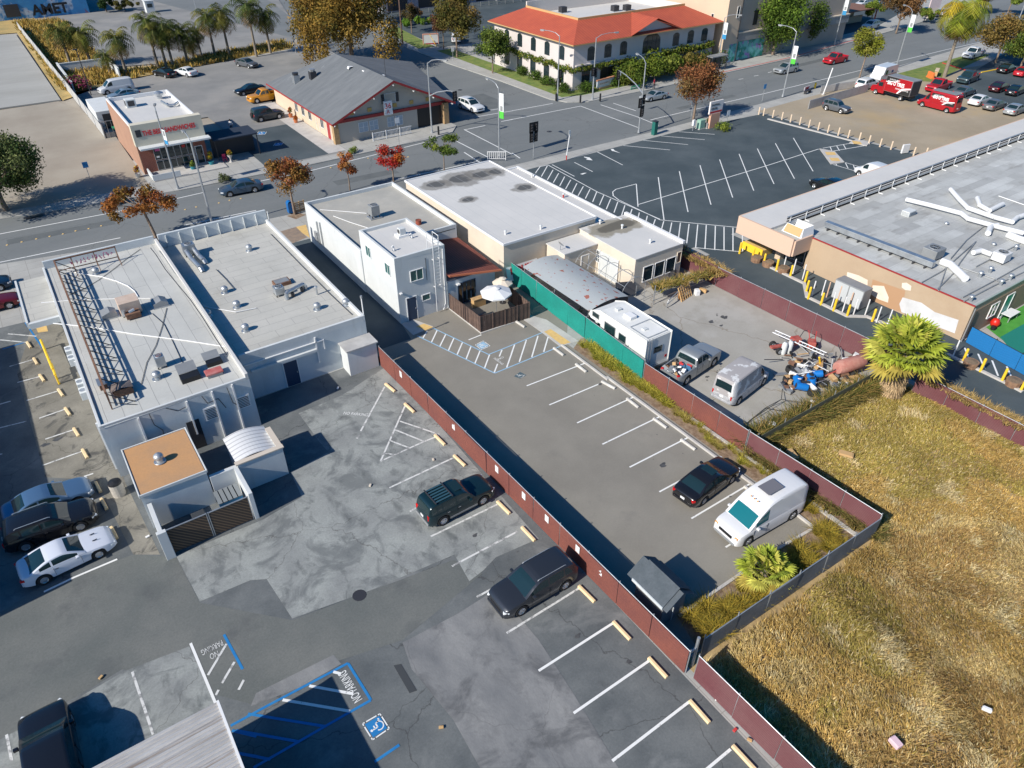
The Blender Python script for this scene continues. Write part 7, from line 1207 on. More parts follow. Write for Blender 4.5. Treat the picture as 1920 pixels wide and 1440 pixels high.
def blades(rg,pts,n_per,h,wd,cols,spread,leanf=None,colidx=None,bend=.5,segs=2):
    T=len(pts);n=T*n_per;ti=np.repeat(np.arange(T),n_per);a=rg.uniform(0,6.283,n);r=spread*np.sqrt(rg.random(n));b=np.stack([pts[ti,0]+r*np.cos(a),pts[ti,1]+r*np.sin(a),np.zeros(n)],1)
    H=(h[ti] if hasattr(h,'__len__') else h)*rg.uniform(.55,1.15,n);la=a+rg.normal(size=n)*.8;lm=rg.uniform(.25,1.0,n)*bend*H
    lx,ly=np.cos(la)*lm,np.sin(la)*lm
    if leanf is not None:L_=leanf[ti];lx += L_[:,0]*H;ly += L_[:,1]*H
    wa=rg.uniform(0,6.283,n);wx,wy=np.cos(wa)*wd/2,np.sin(wa)*wd/2;Z=lambda t:H*(t-.28*t*t*bend)
    rows=[];
    for t,ww in ((0,1),(.55,.9),(1,.15)) if segs == 2 else ((0,1),(1,.3)):rows.append((b[:,0]+lx*t*t,b[:,1]+ly*t*t,b[:,2]+Z(t),ww))
    V=[]
    for (x0,y0,z0,w0),(x1,y1,z1,w1) in zip(rows[:-1],rows[1:]):V.append(np.stack([np.stack([x0-wx*w0,y0-wy*w0,z0],1),np.stack([x0+wx*w0,y0+wy*w0,z0],1),np.stack([x1+wx*w1,y1+wy*w1,z1],1),np.stack([x1-wx*w1,y1-wy*w1,z1],1)],1))
    V=np.concatenate(V,0).reshape(-1,3);cols=np.array(cols);ci=colidx[ti] if colidx is not None else rg.integers(0,len(cols),n);sw=rg.random(n)< .3;ci=np.where(sw,rg.integers(0,len(cols),n),ci)
    c=np.clip(cols[ci]*(1+.22*rg.normal(size=(n,1))),.01,1);return V,np.concatenate([c]*segs,0) if segs == 2 else c
def vnoise(x,y,s,seed):
    rg=np.random.default_rng(seed);Gd=rg.random((64,64));u,v=(x*s) % 63,(y*s) % 63;i,j=u.astype(int),v.astype(int);f,g_=u-i,v-j;f=f*f*(3-2*f);g_=g_*g_*(3-2*g_)
    return Gd[i,j]*(1-f)*(1-g_)+Gd[i+1,j]*f*(1-g_)+Gd[i,j+1]*(1-f)*g_+Gd[i+1,j+1]*f*g_
rg=np.random.default_rng(11)
def in_view(x,y,m=90):
    v=np.stack([x,y,np.full_like(x,-CAM_H)],1);z=v@np.array(FWD);px=960+FPX*(v@np.array(RGT))/z;py=720-FPX*(v@np.array(UPV))/z;return (px>-m) & (px< 1920+m*2) & (py>-m) & (py< 1440+m*2)
N=60000;X=rg.uniform(18.8,50,N);Y=rg.uniform(-12,20.6,N);keep=in_view(X,Y) & ~((X< 33.6) & (Y> 11.0)) & (Y< 20.3-(X-33)*.07) & (X< 48.3)
d1=vnoise(X,Y,.45,1)*.6+vnoise(X,Y,1.3,2)*.4;bare=vnoise(X,Y,.22,3);keep &= (rg.random(N)< .35+1.2*d1) & (bare> .02);X,Y,d1=X[keep],Y[keep],d1[keep]
hh=.2+.42*d1*vnoise(X,Y,.3,5)*1.2;pn=vnoise(X,Y,.14,7)*.7+vnoise(X,Y,.5,8)*.3;ci=np.where(pn> .6,2,np.where(pn> .48,0,np.where(pn> .4,1,3)));ci=np.where(vnoise(X,Y,.9,9)> .8,4,ci)
ang=vnoise(X,Y,.2,12)*9;lean=np.stack([np.cos(ang),np.sin(ang)],1)*.28
DRY=[(.52,.34,.12),(.6,.44,.21),(.38,.29,.08),(.40,.25,.10),(.66,.53,.32)]
V,C=blades(rg,np.stack([X,Y],1),8,hh,.042,DRY,.2,lean,ci,.75);tn_=np.repeat(.52+.42*vnoise(X,Y,.16,31)+.42*vnoise(X,Y,.6,32),8);C=C*np.concatenate([tn_,tn_])[:,None]*np.array([.97,1.0,.92]);o=quads_mesh('dry_grass',V,STRAW,None,C);o.location.z=.005;tag(o,'tall dry golden grass filling the vacant field','dry grass',None,'stuff')
N=5000;X=rg.uniform(9.5,53,N);Y=rg.uniform(139,215,N);keep=((Y> 144+(X-10)*.22) & (Y< 150+(X-10)*.25)) | ((X< 19) & (Y> 146));keep &= in_view(X,Y,20);X,Y=X[keep],Y[keep]
V,C=blades(rg,np.stack([X,Y],1),7,.9,.22,[(.5,.33,.08),(.42,.28,.08),(.2,.17,.04)],.5,None,None,.6,1);o=quads_mesh('verge_grass',V,STRAW,None,C);tag(o,'golden dry grass on the verge under the far palms','dry grass',None,'stuff')
def along(a,b,n,rg,jit):t=rg.random(n);return np.stack([a[0]+(b[0]-a[0])*t+rg.normal(size=n)*jit,a[1]+(b[1]-a[1])*t+rg.normal(size=n)*jit],1)
for (a,b,n,h_,z_,cols,lab,nm) in (((33.2,20.9),(46,19.8),420,1.3,0,[(.14,.14,.03),(.25,.19,.06),(.08,.09,.02),(.3,.2,.06)],'tangled green brown weeds on the fence between storage yard and dry field','fence_weeds'),((48.2,45.5),(48.4,36.5),170,.7,1.4,[(.5,.33,.12),(.42,.28,.1),(.3,.22,.07)],'thick straw coloured dead vine heaped on the fence behind the outbuilding','dead_vine'),((41.5,38.6),(48.4,37.8),110,.8,1.0,[(.45,.3,.1),(.3,.24,.06),(.16,.16,.03)],'dead vine draped over the frame in front of the outbuilding windows','dead_vine'),((48.3,17.8),(48.7,4),330,.6,1.3,[(.45,.31,.12),(.36,.25,.09)],'dry vine trailing along the top of the right hand maroon fence','dead_vine'),((33.1,20),(33.4,11.3),260,1.0,0,[(.12,.12,.03),(.2,.16,.05),(.3,.22,.07)],'dark weeds at the field side foot of the maroon fence','fence_weeds'),((34,40),(48.5,50),10,.3,0,[(.3,.2,.1)],'a few dry weeds on the storage yard floor','fence_weeds')):
    V,C=blades(rg,along(a,b,n,rg,.22),16,h_,.06,cols,.25,None,None,1.1);o=quads_mesh(nm,V,STRAW,None,C);o.location.z=z_;tag(o,lab,'weeds',None,'stuff')
part_=thing('overgrown_fence','sagging chain link fence hidden in weeds between the storage yard and field','fence');part('panel',part_,mat('mesh_grey_green',(.12,.12,.08),.9),(33.3,47.6,20.2,20.23,.1,1.2))
for k in range(6):MB().tube((33.5+k*2.7,20.25,0),(33.5+k*2.7,20.25,1.5),.03).build('post',M.metal,part_)
mb=thing('vine_fence','straw covered fence and frame at the rear of the cream outbuilding','fence');part('panel',mb,M.slatm,(48.25,48.3,37.4,45.8,.05,1.9));part('rail',mb,M.metal,(41.2,48.2,38.0,38.05,1.2,1.26),(41.2,48.2,38.0,38.05,.4,.45));part('post',mb,M.metal,(41.2,41.26,38,38.06,0,1.9),(44.6,44.66,38,38.06,0,1.6))
tuft_spots=[]
rt_=random.Random(9)
for k in range(26):y=36.3-k*.36;tuft_spots.append((31.9+rt_.uniform(-.3,.55),y+rt_.uniform(-.15,.15),rt_.uniform(1.1,1.6),0))
for k in range(26):y=26.8-k*.46;tuft_spots.append((32.0+rt_.uniform(-.35,.45),y,rt_.uniform(.6,1.05),1 if k % 3 else 0))
for k in range(62):tuft_spots.append((rt_.uniform(20.2,31.6),rt_.uniform(11.9,13.5),rt_.uniform(.8,1.5),2))
for k in range(8):tuft_spots.append((rt_.uniform(31.3,32.3),rt_.uniform(14.5,17.5),rt_.uniform(.8,1.3),2))
protos=[]
for k,cols in enumerate(([(.34,.31,.03),(.26,.27,.03),(.42,.36,.06)],[(.42,.32,.1),(.34,.27,.07),(.3,.27,.05)],[(.34,.25,.03),(.22,.19,.03),(.40,.28,.04)])):
    V,C=blades(rg,np.zeros((1,2)),170,.62,.022,cols,.18,None,None,1.2);protos.append((V,C))
made={}
tl=['yellow green tuft of ornamental grass in the strip along the teal fence','dry straw tuft of grass in the lower part of the planting strip','golden olive tuft of grass in the bed between shed and corner']
for (x,y,s_,k) in tuft_spots:
    if (25.4-x)**2+(12.9-y)**2< .5:continue
    if k not in made:o=quads_mesh('ornamental_grass',protos[k][0],STRAW,None,protos[k][1]);made[k]=o
    else:o=copy_tree(made[k])
    o.location=(x,y,.01);o.scale=(s_,s_,s_*rt_.uniform(.8,1.1));o.rotation_euler.z=rt_.uniform(0,6.28);tag(o,tl[k],'grass tuft',['green grass tufts along the teal fence','dry grass tufts along the maroon fence','golden grass tufts in the planting bed'][k])
# ================= street furniture and small things =================
def solve_z(i,px,py,x,y):
    """height of the point over (x, y) seen at row py of the enlarged photo part i"""
    Y=360*((i-1)//4)+py/4;lo,hi=-1.,30.
    for _ in range(40):
        m_=(lo+hi)/2;v=Vector((x,y,m_-CAM_H));yy=720-FPX*v.dot(UPV)/v.dot(FWD)
        if yy> Y:lo=m_
        else:hi=m_
    return lo
bwhite=mat('banner_white',(.7,.72,.72),.7);bgreen=mat('banner_green',(.08,.5,.05),.7);bblue=mat('banner_blue',(.03,.25,.5),.7)
def lamp(label,i,base,top,head,banner=None,bz=(3.6,5.8),mast=None,z0=0,signals=(),sign=None):
    b=w(i,*base,z0);o=thing('street_lamp',label,'street lamp',(b.x,b.y,z0));zt=solve_z(i,*top,b.x,b.y);hd=w(i,*head,zt+.5)-Vector((b.x,b.y,0));hd.z=zt+.5
    dirv=Vector((hd.x,hd.y,0));
    if dirv.length> 3.4:hd.x,hd.y=dirv.normalized()[:2];hd.x *= 3.0;hd.y *= 3.0
    MB().tube((0,0,0),(0,0,zt),.12,.075,8).build('pole',M.metal,o,smooth=40);MB().tube((0,0,0),(0,0,.35),.2,.16,8).build('base',M.metal,o)
    MB().path([(0,0,zt-.1),(hd.x*.25,hd.y*.25,zt+.35),(hd.x*.6,hd.y*.6,zt+.5),(hd.x,hd.y,zt+.5)],.05,6).build('arm',M.metal,o,smooth=40)
    h_=MB().cbox((0,0,0),(.75,.28,.16)).build('lamp_head',M.oldmetal,o,bevel=.05);h_.location=hd;h_.rotation_euler.z=math.atan2(hd.y,hd.x);ln=MB().cbox((.05,0,-.1),(.5,.2,.05)).build('lens',M.lamp,h_)
    if banner:
        f=MB().box(.1,.8,-.02,.02,bz[0],bz[1]).build('banner',bwhite,o);part('band',f,banner,(.1,.8,-.025,.025,bz[0],bz[0]+(bz[1]-bz[0])*.28));part('emblem',f,M.oldmetal,(.25,.65,-.026,.026,bz[0]+.9,bz[0]+1.5));MB().tube((0,0,bz[1]),(.85,0,bz[1]),.02).build('banner_arm',M.metal,o)
        f.rotation_euler.z=RA(-75)
    if mast:
        e=w(i,*mast[1],6.2)-Vector((b.x,b.y,0));za=solve_z(i,*mast[0],b.x,b.y);e2=Vector((e.x,e.y,0));e2=e2.normalized()*min(e2.length,7.5)
        MB().path([(0,0,za),(e2.x*.3,e2.y*.3,za+.7),(e2.x*.7,e2.y*.7,za+1.2),(e2.x,e2.y,za+1.3)],.09,6,.05).build('signal_mast',M.metal,o,smooth=40);signal_head(o,(e2.x,e2.y,za+.7))
        if sign:t=.3;s_=MB().cbox((e2.x*t,e2.y*t,za+.25),(1.6,.05,.45),RA(0)).build('street_sign',mat('sign_green',(.01,.3,.15),.5),o);text(sign,.26,frame_on(Vector((e2.x*t-.7,e2.y*t-.03,za+.16)),(1,0,0),(0,0,1)),M.white,s_)
    for (dx,dy,z) in signals:signal_head(o,(dx,dy,z))
    return o
def signal_head(par,p,rz=0):
    e=MB().cbox((0,0,0),(.32,.26,1.0)).build('traffic_light',M.black,par,bevel=.03);e.location=p;e.rotation_euler.z=rz;MB().box(-.34,.34,.0,.03,-.65,.65).build('backplate',M.black,e)
    for k,m_ in enumerate((M.red,M.amber,mat('signal_green',(.01,.25,.12),.4))):MB().tube((0,-.13,.32-.32*k),(0,-.24,.30-.32*k),.13,n=8).build('lens',M.dark,e)
lamp('thin lamp post with a blue banner in front of the brick shop',1,(1335,1415),(1175,830),(1160,785),bblue,(5.3,6.9))
b_=w(5,1600,268);lamp('lamp post with a curved arm on the near pavement behind the middle roof',1,(1600,1708),(1440,1060),(1375,985))
lamp('lamp post with a traffic signal arm at the corner of the gabled restaurant',2,(1320,995),(1297,470),(1415,452),mast=((1305,720),(1490,690)))
lamp('lamp post with a green and white banner by the near crosswalk',2,(1825,1180),(1829,660),(1738,590),bgreen,(5.0,8.0))
lamp('left of the two lamp posts at the corner building',3,(340,750),(358,268),(190,220),signals=((.3,-.1,3.9),(.2,.2,2.6)))
lamp('right of the two lamp posts at the corner building, with a round sign',3,(603,745),(632,282),(785,243),signals=((-.3,-.1,4.2),(.3,0,3.9)))
lamp('tall lamp post with signal heads at the dark car park corner',3,(950,995),(1003,472),(845,350),mast=((975,700),(740,520)),signals=((-.35,-.1,4.1),(.4,.1,4.4),(-.1,-.3,2.9),(.25,0,3.0)),sign='MAIN ST')
lamp('lamp post with a white and green banner by the pale silver SUV',4,(110,725),(215,235),(95,188),bgreen,(5.0,7.6));lamp('lamp post with a banner across the street from the red pickup',4,(497,335),(585,20),(640,-60),bblue,(5.5,8.2));lamp('lamp post with a green and white banner above the mail truck',4,(958,510),(1088,85),(985,25),bgreen,(6.0,8.8))
lamp('lamp post with a white banner in front of the tall beige building',3,(1540,490),(1608,130),(1710,112),bblue,(4.5,7.2));lamp('lamp post with a banner beside the pink sign in the far lot',4,(1360,150),(1440,-100),(1500,-150),bblue,(6,8.6));lamp('lamp post at the top right corner with a green banner',4,(1850,230),(1920,-60),(1990,-80),bgreen,(5,7.6))
b_=w(3,160,1185);o=thing('signal_post','short traffic signal post with paired heads at the near crosswalk corner','traffic signal',(b_.x,b_.y,0));MB().tube((0,0,0),(0,0,3.4),.06).build('pole',M.metal,o)
for dx,z in ((-.35,3.9),(.35,3.9),(-.3,2.7),(.3,2.7)):signal_head(o,(dx,0,z))
b_=w(3,408,1200);o=thing('leaning_marker_post','white and red leaning marker post at the edge of the dark car park','post',(b_.x,b_.y,0));MB().tube((0,0,0),(0,0,.6),.07).build('red_base',M.redcurb,o);MB().tube((0,0,.6),(.35,0,3.2),.06).build('tube',M.white,o);part('flag',o,M.stucco2,(.2,.5,-.02,.02,3.0,3.7))
b_=w(2,1100,330);o=thing('utility_pole','brown wooden utility pole between the golden tree and the side street','utility pole',(b_.x,b_.y,0));MB().tube((0,0,0),(0,0,13),.18,.13).build('pole',mat('pole_wood',(.13,.08,.06),.9),o);MB().tube((4.5,-6,0),(0,0,12.5),.02,n=4).build('guy_wire',M.dark,o);MB().tube((4.5,-6,0),(3.7,-4.95,2.2),.06).build('guy_sleeve',M.yellow,o)
b_=w(1,685,712);o=thing('lot_lamp','dark lamp post with a flat head inside the plaster enclosure','lamp post',(b_.x,b_.y,0));MB().tube((0,0,0),(0,0,6.8),.07).build('pole',M.dark,o);part('lamp_head',o,M.dark,(-.5,.1,-.15,.15,6.8,6.92))
for p,lab in (((1,1485,132),'thin pole beyond the palms near the top edge'),((2,300,395),'thin pole between the right palm and the golden tree')):
    b_=w(*p);o=thing('pole',lab,'pole',(b_.x,b_.y,0));MB().tube((0,0,0),(0,0,5.5 if p[0]== 1 else 3),.06).build('tube',M.metal,o);MB().tube((0,0,0),(0,0,.2),.12).build('base',M.metal,o)
b_=w(2,975,585,6.8);o=thing('roof_mast','thin dark mast standing on the front end of the shingle ridge','mast',(b_.x,b_.y,6.8));MB().tube((0,0,0),(0,0,4.0),.03).build('tube',M.dark,o);MB().tube((0,0,4.0),(0,0,4.15),.08).build('cap',M.metal,o)
def bollard(label,q,h,r,m,name='bollard',group=None,lean=0):
    o=thing(name,label,'bollard',(q.x,q.y,.0),0,group);MB().tube((0,0,0),(lean,0,h),r,r,8).build('post',m,o,smooth=40);MB().lathe((lean,0,h),[(r,0),(r*.7,r*.5),(0,r*.7)],8).build('cap',m,o,smooth=40);return o
lst=[(-70,860),(-35,868),(35,882),(103,899),(167,917),(237,937),(305,957),(375,977),(447,995),(525,1017),(600,1035),(683,1055),(755,1077),(838,1102),(920,1122),(1003,1145),(1090,1167),(1180,1172)]
od=['first','second','third','fourth','fifth','sixth','seventh','eighth','ninth','tenth','eleventh','twelfth','thirteenth','fourteenth','fifteenth','sixteenth','seventeenth','eighteenth']
for k,p in enumerate(lst):bollard(od[k]+' cream post from the street along the vacant dirt lot',w(4,*p),1.05,.11,mat('cream_post',(.66,.52,.38),.8),'wooden_post','cream posts between dark car park and dirt lot')
o=board('leaning_board','blank white board leaning among the cream posts',w(4,1020,1152),RA(-15),1.1,1.1,.1,M.white,posts=2)
yb_=[(7,1705,462),(7,1800,508),(7,1885,548),(8,60,592),(8,165,637),(8,275,682),(8,285,752),(8,300,802),(8,395,847),(8,490,892),(8,590,937),(8,780,970),(8,915,1030),(8,1460,1272),(8,1590,1347),(8,1750,1422),(12,1893,52),(5,90,100)]
for k,p in enumerate(yb_[:17]):bollard(od[k]+' yellow bollard from the far end of the kerb along the salmon building',w(*p),1.15,.1,M.yellow,'yellow_bollard','yellow bollards beside the retail building')
wl_=[(8,115,575),(8,185,612),(8,258,655),(8,328,782),(8,402,775),(8,437,790),(8,475,868),(8,556,902),(8,520,820),(8,605,870),(8,640,918),(8,660,835),(8,727,922),(8,812,978),(8,893,1000),(8,1385,1235)]
for k,p in enumerate(wl_):bollard(od[k]+' white post from the far end beside the salmon wall',w(*p),1.5,.055,M.white if k not in (5,8,9,11) else mat('peach_post',(.6,.4,.28),.8),'white_post','thin posts round the grey cabinet')
lines('parking_lines',[(8,(1575,1215),(1625,1325)),(8,(1680,1265),(1725,1380)),(8,(1790,1310),(1835,1415)),(8,(1475,1170),(1510,1260))],.13,.02,M.line)
for k,(p,lab) in enumerate((((7,1830,520),'round brown stone planter left of the shop window'),((7,1915,555),'second round brown planter by the yellow bollards'),((8,110,600),'third round brown planter below the shop window'),((8,1510,1310),'brown stone planter with scribbles by the playground fence'),((12,1830,10),'brown stone block at the right edge by the blue fence'))):
    q=w(*p);o=thing('stone_planter',lab,'planter',(q.x,q.y,0));MB().tube((0,0,0),(0,0,.5),.5,.55,12).build('bowl',mat('brown_stone',(.2,.11,.07),.9,(.32,.2,.12),3),o);MB().lathe((0,0,.5),[(.45,0),(0,.06)],12).build('soil',M.soil,o)
o=thing('orange_ramp','orange yellow kerb ramp block under the retail canopy','ramp',(56.9,40.2,0));part('block',o,M.tactile,(-.6,.9,-1.5,1.0,0,.7),bevel=.03);part('edge',o,M.yellow,(-.65,-.6,-1.5,1.0,0,.78))
for (i,px,py,lab) in ((2,1370,1010,'black ornamental bollard at the restaurant corner'),(3,330,755,'black ornamental bollard left on the corner kerb'),(3,512,768,'black ornamental bollard in the middle of the corner kerb'),(3,660,758,'black ornamental bollard right on the corner kerb')):bollard(lab,w(i,px,py),1.1,.14,M.black,'black_bollard','black bollards at the crossing')
o=thing('utility_cabinet','tall dark green cabinet beside the tall lamp post','cabinet',w(3,1065,1010));part('body',o,mat('cabinet_green',(.01,.12,.10),.6),(-.3,.3,-.3,.3,0,1.8),bevel=.03);part('cap',o,M.dark,(-.33,.33,-.33,.33,1.8,1.88))
o=thing('utility_cabinet','pale green low cabinet by the pylon sign','cabinet',w(3,1412,965));part('body',o,mat('pale_green',(.25,.42,.33),.7),(-.5,.5,-.35,.35,.1,1.3),bevel=.04);part('base',o,M.concp,(-.6,.6,-.4,.4,0,.1));o=thing('utility_cabinet','small grey box at the foot of the pylon sign','cabinet',w(3,1465,958));part('body',o,M.oldmetal,(-.4,.4,-.3,.3,.05,.7),bevel=.03);part('base',o,M.concp,(-.5,.5,-.4,.4,0,.05));o=thing('meter_post','slim white meter post left of the pale green cabinet','meter',w(3,1355,980));part('body',o,M.white,(-.18,.18,-.15,.15,.7,1.5));part('post',o,M.metal,(-.05,.05,-.05,.05,0,.7))
for (i,px,py,h_,lab,mm) in ((3,1342,893,2.6,'thin street sign post left of the rusty tree trunk','white'),(3,1603,968,2.6,'thin sign post beside the pylon sign shrub','white'),(3,1875,760,2.6,'blue and white sign post on the pavement near the dirt lot','blue'),(3,797,668,2.8,'white sign on a post at the corner lawn','white'),(2,1478,450,2.2,'white sign board on a post by the side street','white'),(2,1075,1088,3.6,'thin pole sign on the pavement before the restaurant railing','white'),(1,672,1330,1.9,'small blue sign post on the dirt lot','blue')):
    q=w(i,px,py);o=thing('sign_post',lab,'sign',(q.x,q.y,0));MB().tube((0,0,0),(0,0,h_),.04,n=6).build('post',M.metal,o);part('plate',o,M.white if mm == 'white' else mat('sign_blue',(.03,.2,.45),.5),(-.3,.3,-.05,-.03,h_-.7,h_))
q=w(4,412,712);o=thing('leaning_pole','white leaning pole at the corner of the pale screened fence','pole',(q.x,q.y,0));MB().tube((0,0,0),(.9,0,4.0),.09).build('tube',M.white,o);MB().tube((0,0,0),(0,0,.2),.25).build('base',M.concp,o)
q=w(4,350,662);o=thing('fire_hydrant','yellow fire hydrant on the pavement by the dirt lot','fire hydrant',(q.x,q.y,0));MB().tube((0,0,0),(0,0,.75),.16,.14,10).build('barrel',M.yellow,o);MB().lathe((0,0,.75),[(.17,0),(.12,.14),(0,.18)],10).build('bonnet',M.yellow,o);MB().tube((-.25,0,.5),(.25,0,.5),.07).build('nozzle',M.yellow,o)
q=w(4,295,700);o=thing('bench','bus bench with a red and white advertisement by the hydrant','bench',(q.x,q.y,0),RA(10));part('seat',o,M.dark,(-.9,.9,-.25,.25,.42,.48));part('backrest',o,mat('bench_ad',(.7,.6,.6),.6),(-.9,.9,.22,.28,.5,1.05));part('advert',o,M.redcurb,(-.5,.5,.2,.218,.6,.95));part('leg',o,M.dark,(-.8,-.7,-.2,.25,0,.42),(.7,.8,-.2,.25,0,.42))
q=w(4,1215,585);o=thing('traffic_barrier','orange plastic barrier at the edge of the east verge','barrier',(q.x,q.y,0),RA(60));part('body',o,mat('barrier_orange',(.75,.2,.05),.6),(-.8,.8,-.2,.2,0,1.0),bevel=.06);part('base',o,mat('barrier_orange',(0,0,0)),(-.85,.85,-.3,.3,0,.2));o=thing('stone_sign','low tan stone block behind the orange barrier','sign',tuple(w(4,1255,570)),RA(25));part('block',o,M.tan,(-1.1,1.1,-.25,.25,0,1.0),bevel=.05);part('cap',o,M.beige,(-1.2,1.2,-.3,.3,1.0,1.1))
q=w(1,1130,92);o=thing('kiosk','small white kiosk with a dark window near the top edge beyond the palms','kiosk',(q.x,q.y,0));part('body',o,M.stucco2,(-1,1,-1,1,0,2.6),bevel=.04);part('window',o,M.glass,(-.6,.6,-1.03,-1.003,1.2,2.0));part('roof',o,M.white,(-1.15,1.15,-1.15,1.15,2.6,2.7))
rl=thing('guard_railing','white railing with a green panel at the near crosswalk corner','railing',w(2,1735,1200),RA(-35));part('post',rl,M.white,(0,.08,-.04,.04,0,1.1),(2.3,2.38,-.04,.04,0,1.1));part('frame',rl,M.white,(.08,2.3,-.03,.03,1.02,1.1),(.08,2.3,-.03,.03,.15,.2));part('slats',rl,M.white,*[(.25+k*.25,.31+k*.25,-.02,.02,.2,1.02) for k in range(8)])
q=w(6,262,150);o=thing('mail_collection_box','blue mail collection box on the near pavement behind the orange red tree','mailbox',(q.x,q.y,0));MB().grid([[(-.3,y,0) for y in (-.32,.32)],[(-.3,y,1.0) for y in (-.32,.32)],[(-.2,y,1.22) for y in (-.32,.32)],[(0,y,1.3) for y in (-.32,.32)],[(.2,y,1.22) for y in (-.32,.32)],[(.3,y,1.0) for y in (-.32,.32)],[(.3,y,0) for y in (-.32,.32)]]).build('body',mat('mail_blue',(.01,.12,.36),.4),o);part('side_panel',o,mat('mail_blue',(0,0,0)),(-.29,.29,-.33,-.3,0,1.1),(-.29,.29,.3,.33,0,1.1))
q=w(6,335,150);o=thing('wooden_pallet','light wooden pallet standing on edge against the two storey building','pallet',(q.x,q.y,0),RA(8));part('planks',o,M.wood,*[(-.6,.6,-.05,-.02,.08+k*.2,.2+k*.2) for k in range(6)]);part('bearer',o,M.wood,(-.6,-.52,-.02,.08,0,1.25),(-.04,.04,-.02,.08,0,1.25),(.52,.6,-.02,.08,0,1.25))
st(MB().sheet([w(6,230,180),w(6,300,205),w(6,375,170),w(6,310,155)],.008).build('tree_pit',M.mulch));st(MB().sheet([w(5,1110,345),w(5,1220,330),w(5,1240,375),w(5,1130,385)],.008).build('tree_pit',M.mulch))
for (i,a_,b_,lab) in ((5,(205,178),(290,172),'long'),(5,(105,228),(160,222),'short')):pass
q=w(5,250,183);MB().cbox((q.x,q.y,.012),(1.9,.5,.02)).build('utility_grate',M.dark).__setitem__('kind','structure')
o=thing('litter_bin','round concrete litter bin with a black lid beside the low white building','bin',(w(9,905,848).x,w(9,905,848).y+.3,0));MB().tube((0,0,0),(0,0,.95),.38,.4,16).build('body',mat('bin_concrete',(.5,.46,.4),.9,(.4,.37,.33),8),o);MB().lathe((0,0,.95),[(.4,0),(.36,.12),(.12,.2),(0,.2)],16).build('lid',M.black,o)
yr=thing('wall_guard_rail','yellow pipe guard lying along the left wall of the low white building','guard rail',(0,0,0));a,b=w(5,305,1110,.9),w(5,395,1330,.9);MB().tube(a,b,.09).build('rail',M.yellow,yr);MB().tube((a.x,a.y,0),a,.07).build('post',M.yellow,yr);MB().tube((b.x,b.y,0),b,.07).build('post',M.yellow,yr);y2=thing('wall_guard_rail','short yellow pipe guard just below the long one','guard rail',(0,0,0));a,b=w(5,385,1290,.8),w(5,415,1375,.8);MB().tube(a,b,.09).build('rail',M.yellow,y2);MB().tube((b.x,b.y,0),b,.07).build('post',M.yellow,y2)
hs=thing('accessible_bay_sign','blue accessible bay sign on a post by the left canopy','sign',w(5,235,985));MB().tube((0,0,0),(0,0,2.0),.04).build('post',M.metal,hs);part('plate',hs,mat('sign_blue',(0,0,0)),(-.2,.2,-.05,-.03,1.4,2.0))
sheet('play_turf',[(60.5,8),(90,6),(90,19.55),(61.5,19.55),(60.5,17.5)],.02,mat('artificial_turf',(.05,.24,.03),.95,(.07,.3,.04),1));sheet('play_turf',[w(8,1740,1090),w(8,1920,990),w(12,2200,200),w(8,1920,1300)],.026,mat('teal_turf',(.005,.18,.14),.95))
bf=fence('slatted_fence','bright blue slatted fence with black posts around the playground',w(8,1478,1128),w(12,2260,130),1.5,overlay(mat('blue_slats',(.015,.2,.5),.6),'wave',(.005,.1,.28),f=4,dir='X',local=True),bay=1.9,postm=M.black)
for k,(px,lab) in enumerate(((1560,'first dark arched canopy on the playground wall'),(1730,'second dark arched canopy on the playground wall'),(1880,'third dark arched canopy on the playground wall'))):pass
part('side_wall',b6,mat('brown_stucco',(.3,.2,.14),.85),(57.9,150,ry0-.03,ry0-.003,0,2.6));window(b6,'F',ry0-.03,61.0,62.2,1.0,2.2,M.glass,M.white,mull=1);window(b6,'F',ry0-.03,63.4,64.6,.2,2.3,mat('teal_door',(.01,.25,.2),.4),M.white,mull=0);window(b6,'F',ry0-.03,70,72.4,.8,2.3,M.glass,M.white,mull=2)
part('gutter',b6,M.oldmetal,(57.6,57.68,ry0-.2,ry0-.12,0,3.1));q=w(8,1690,1010);o=thing('play_stool','red ball shaped play seat on the green turf','play toy',(q.x,q.y,.02));MB().lathe((0,0,0),[(0,0),(.3,.1),(.38,.4),(.25,.7),(0,.8)],12).build('seat',mat('toy_red',(.6,.02,.01),.4),o,smooth=60);MB().tube((-.5,-.2,0),(-.5,-.2,.3),.2).build('base',M.black,o);q=w(8,1800,950);o=thing('play_table','white play table with jars on the green turf by the wall','table',(q.x,q.y,.02));part('top',o,M.white,(-.8,.8,-.4,.4,.55,.6));part('leg',o,M.metal,(-.75,-.68,-.35,-.28,0,.55),(.68,.75,-.35,-.28,0,.55),(-.75,-.68,.28,.35,0,.55),(.68,.75,.28,.35,0,.55))
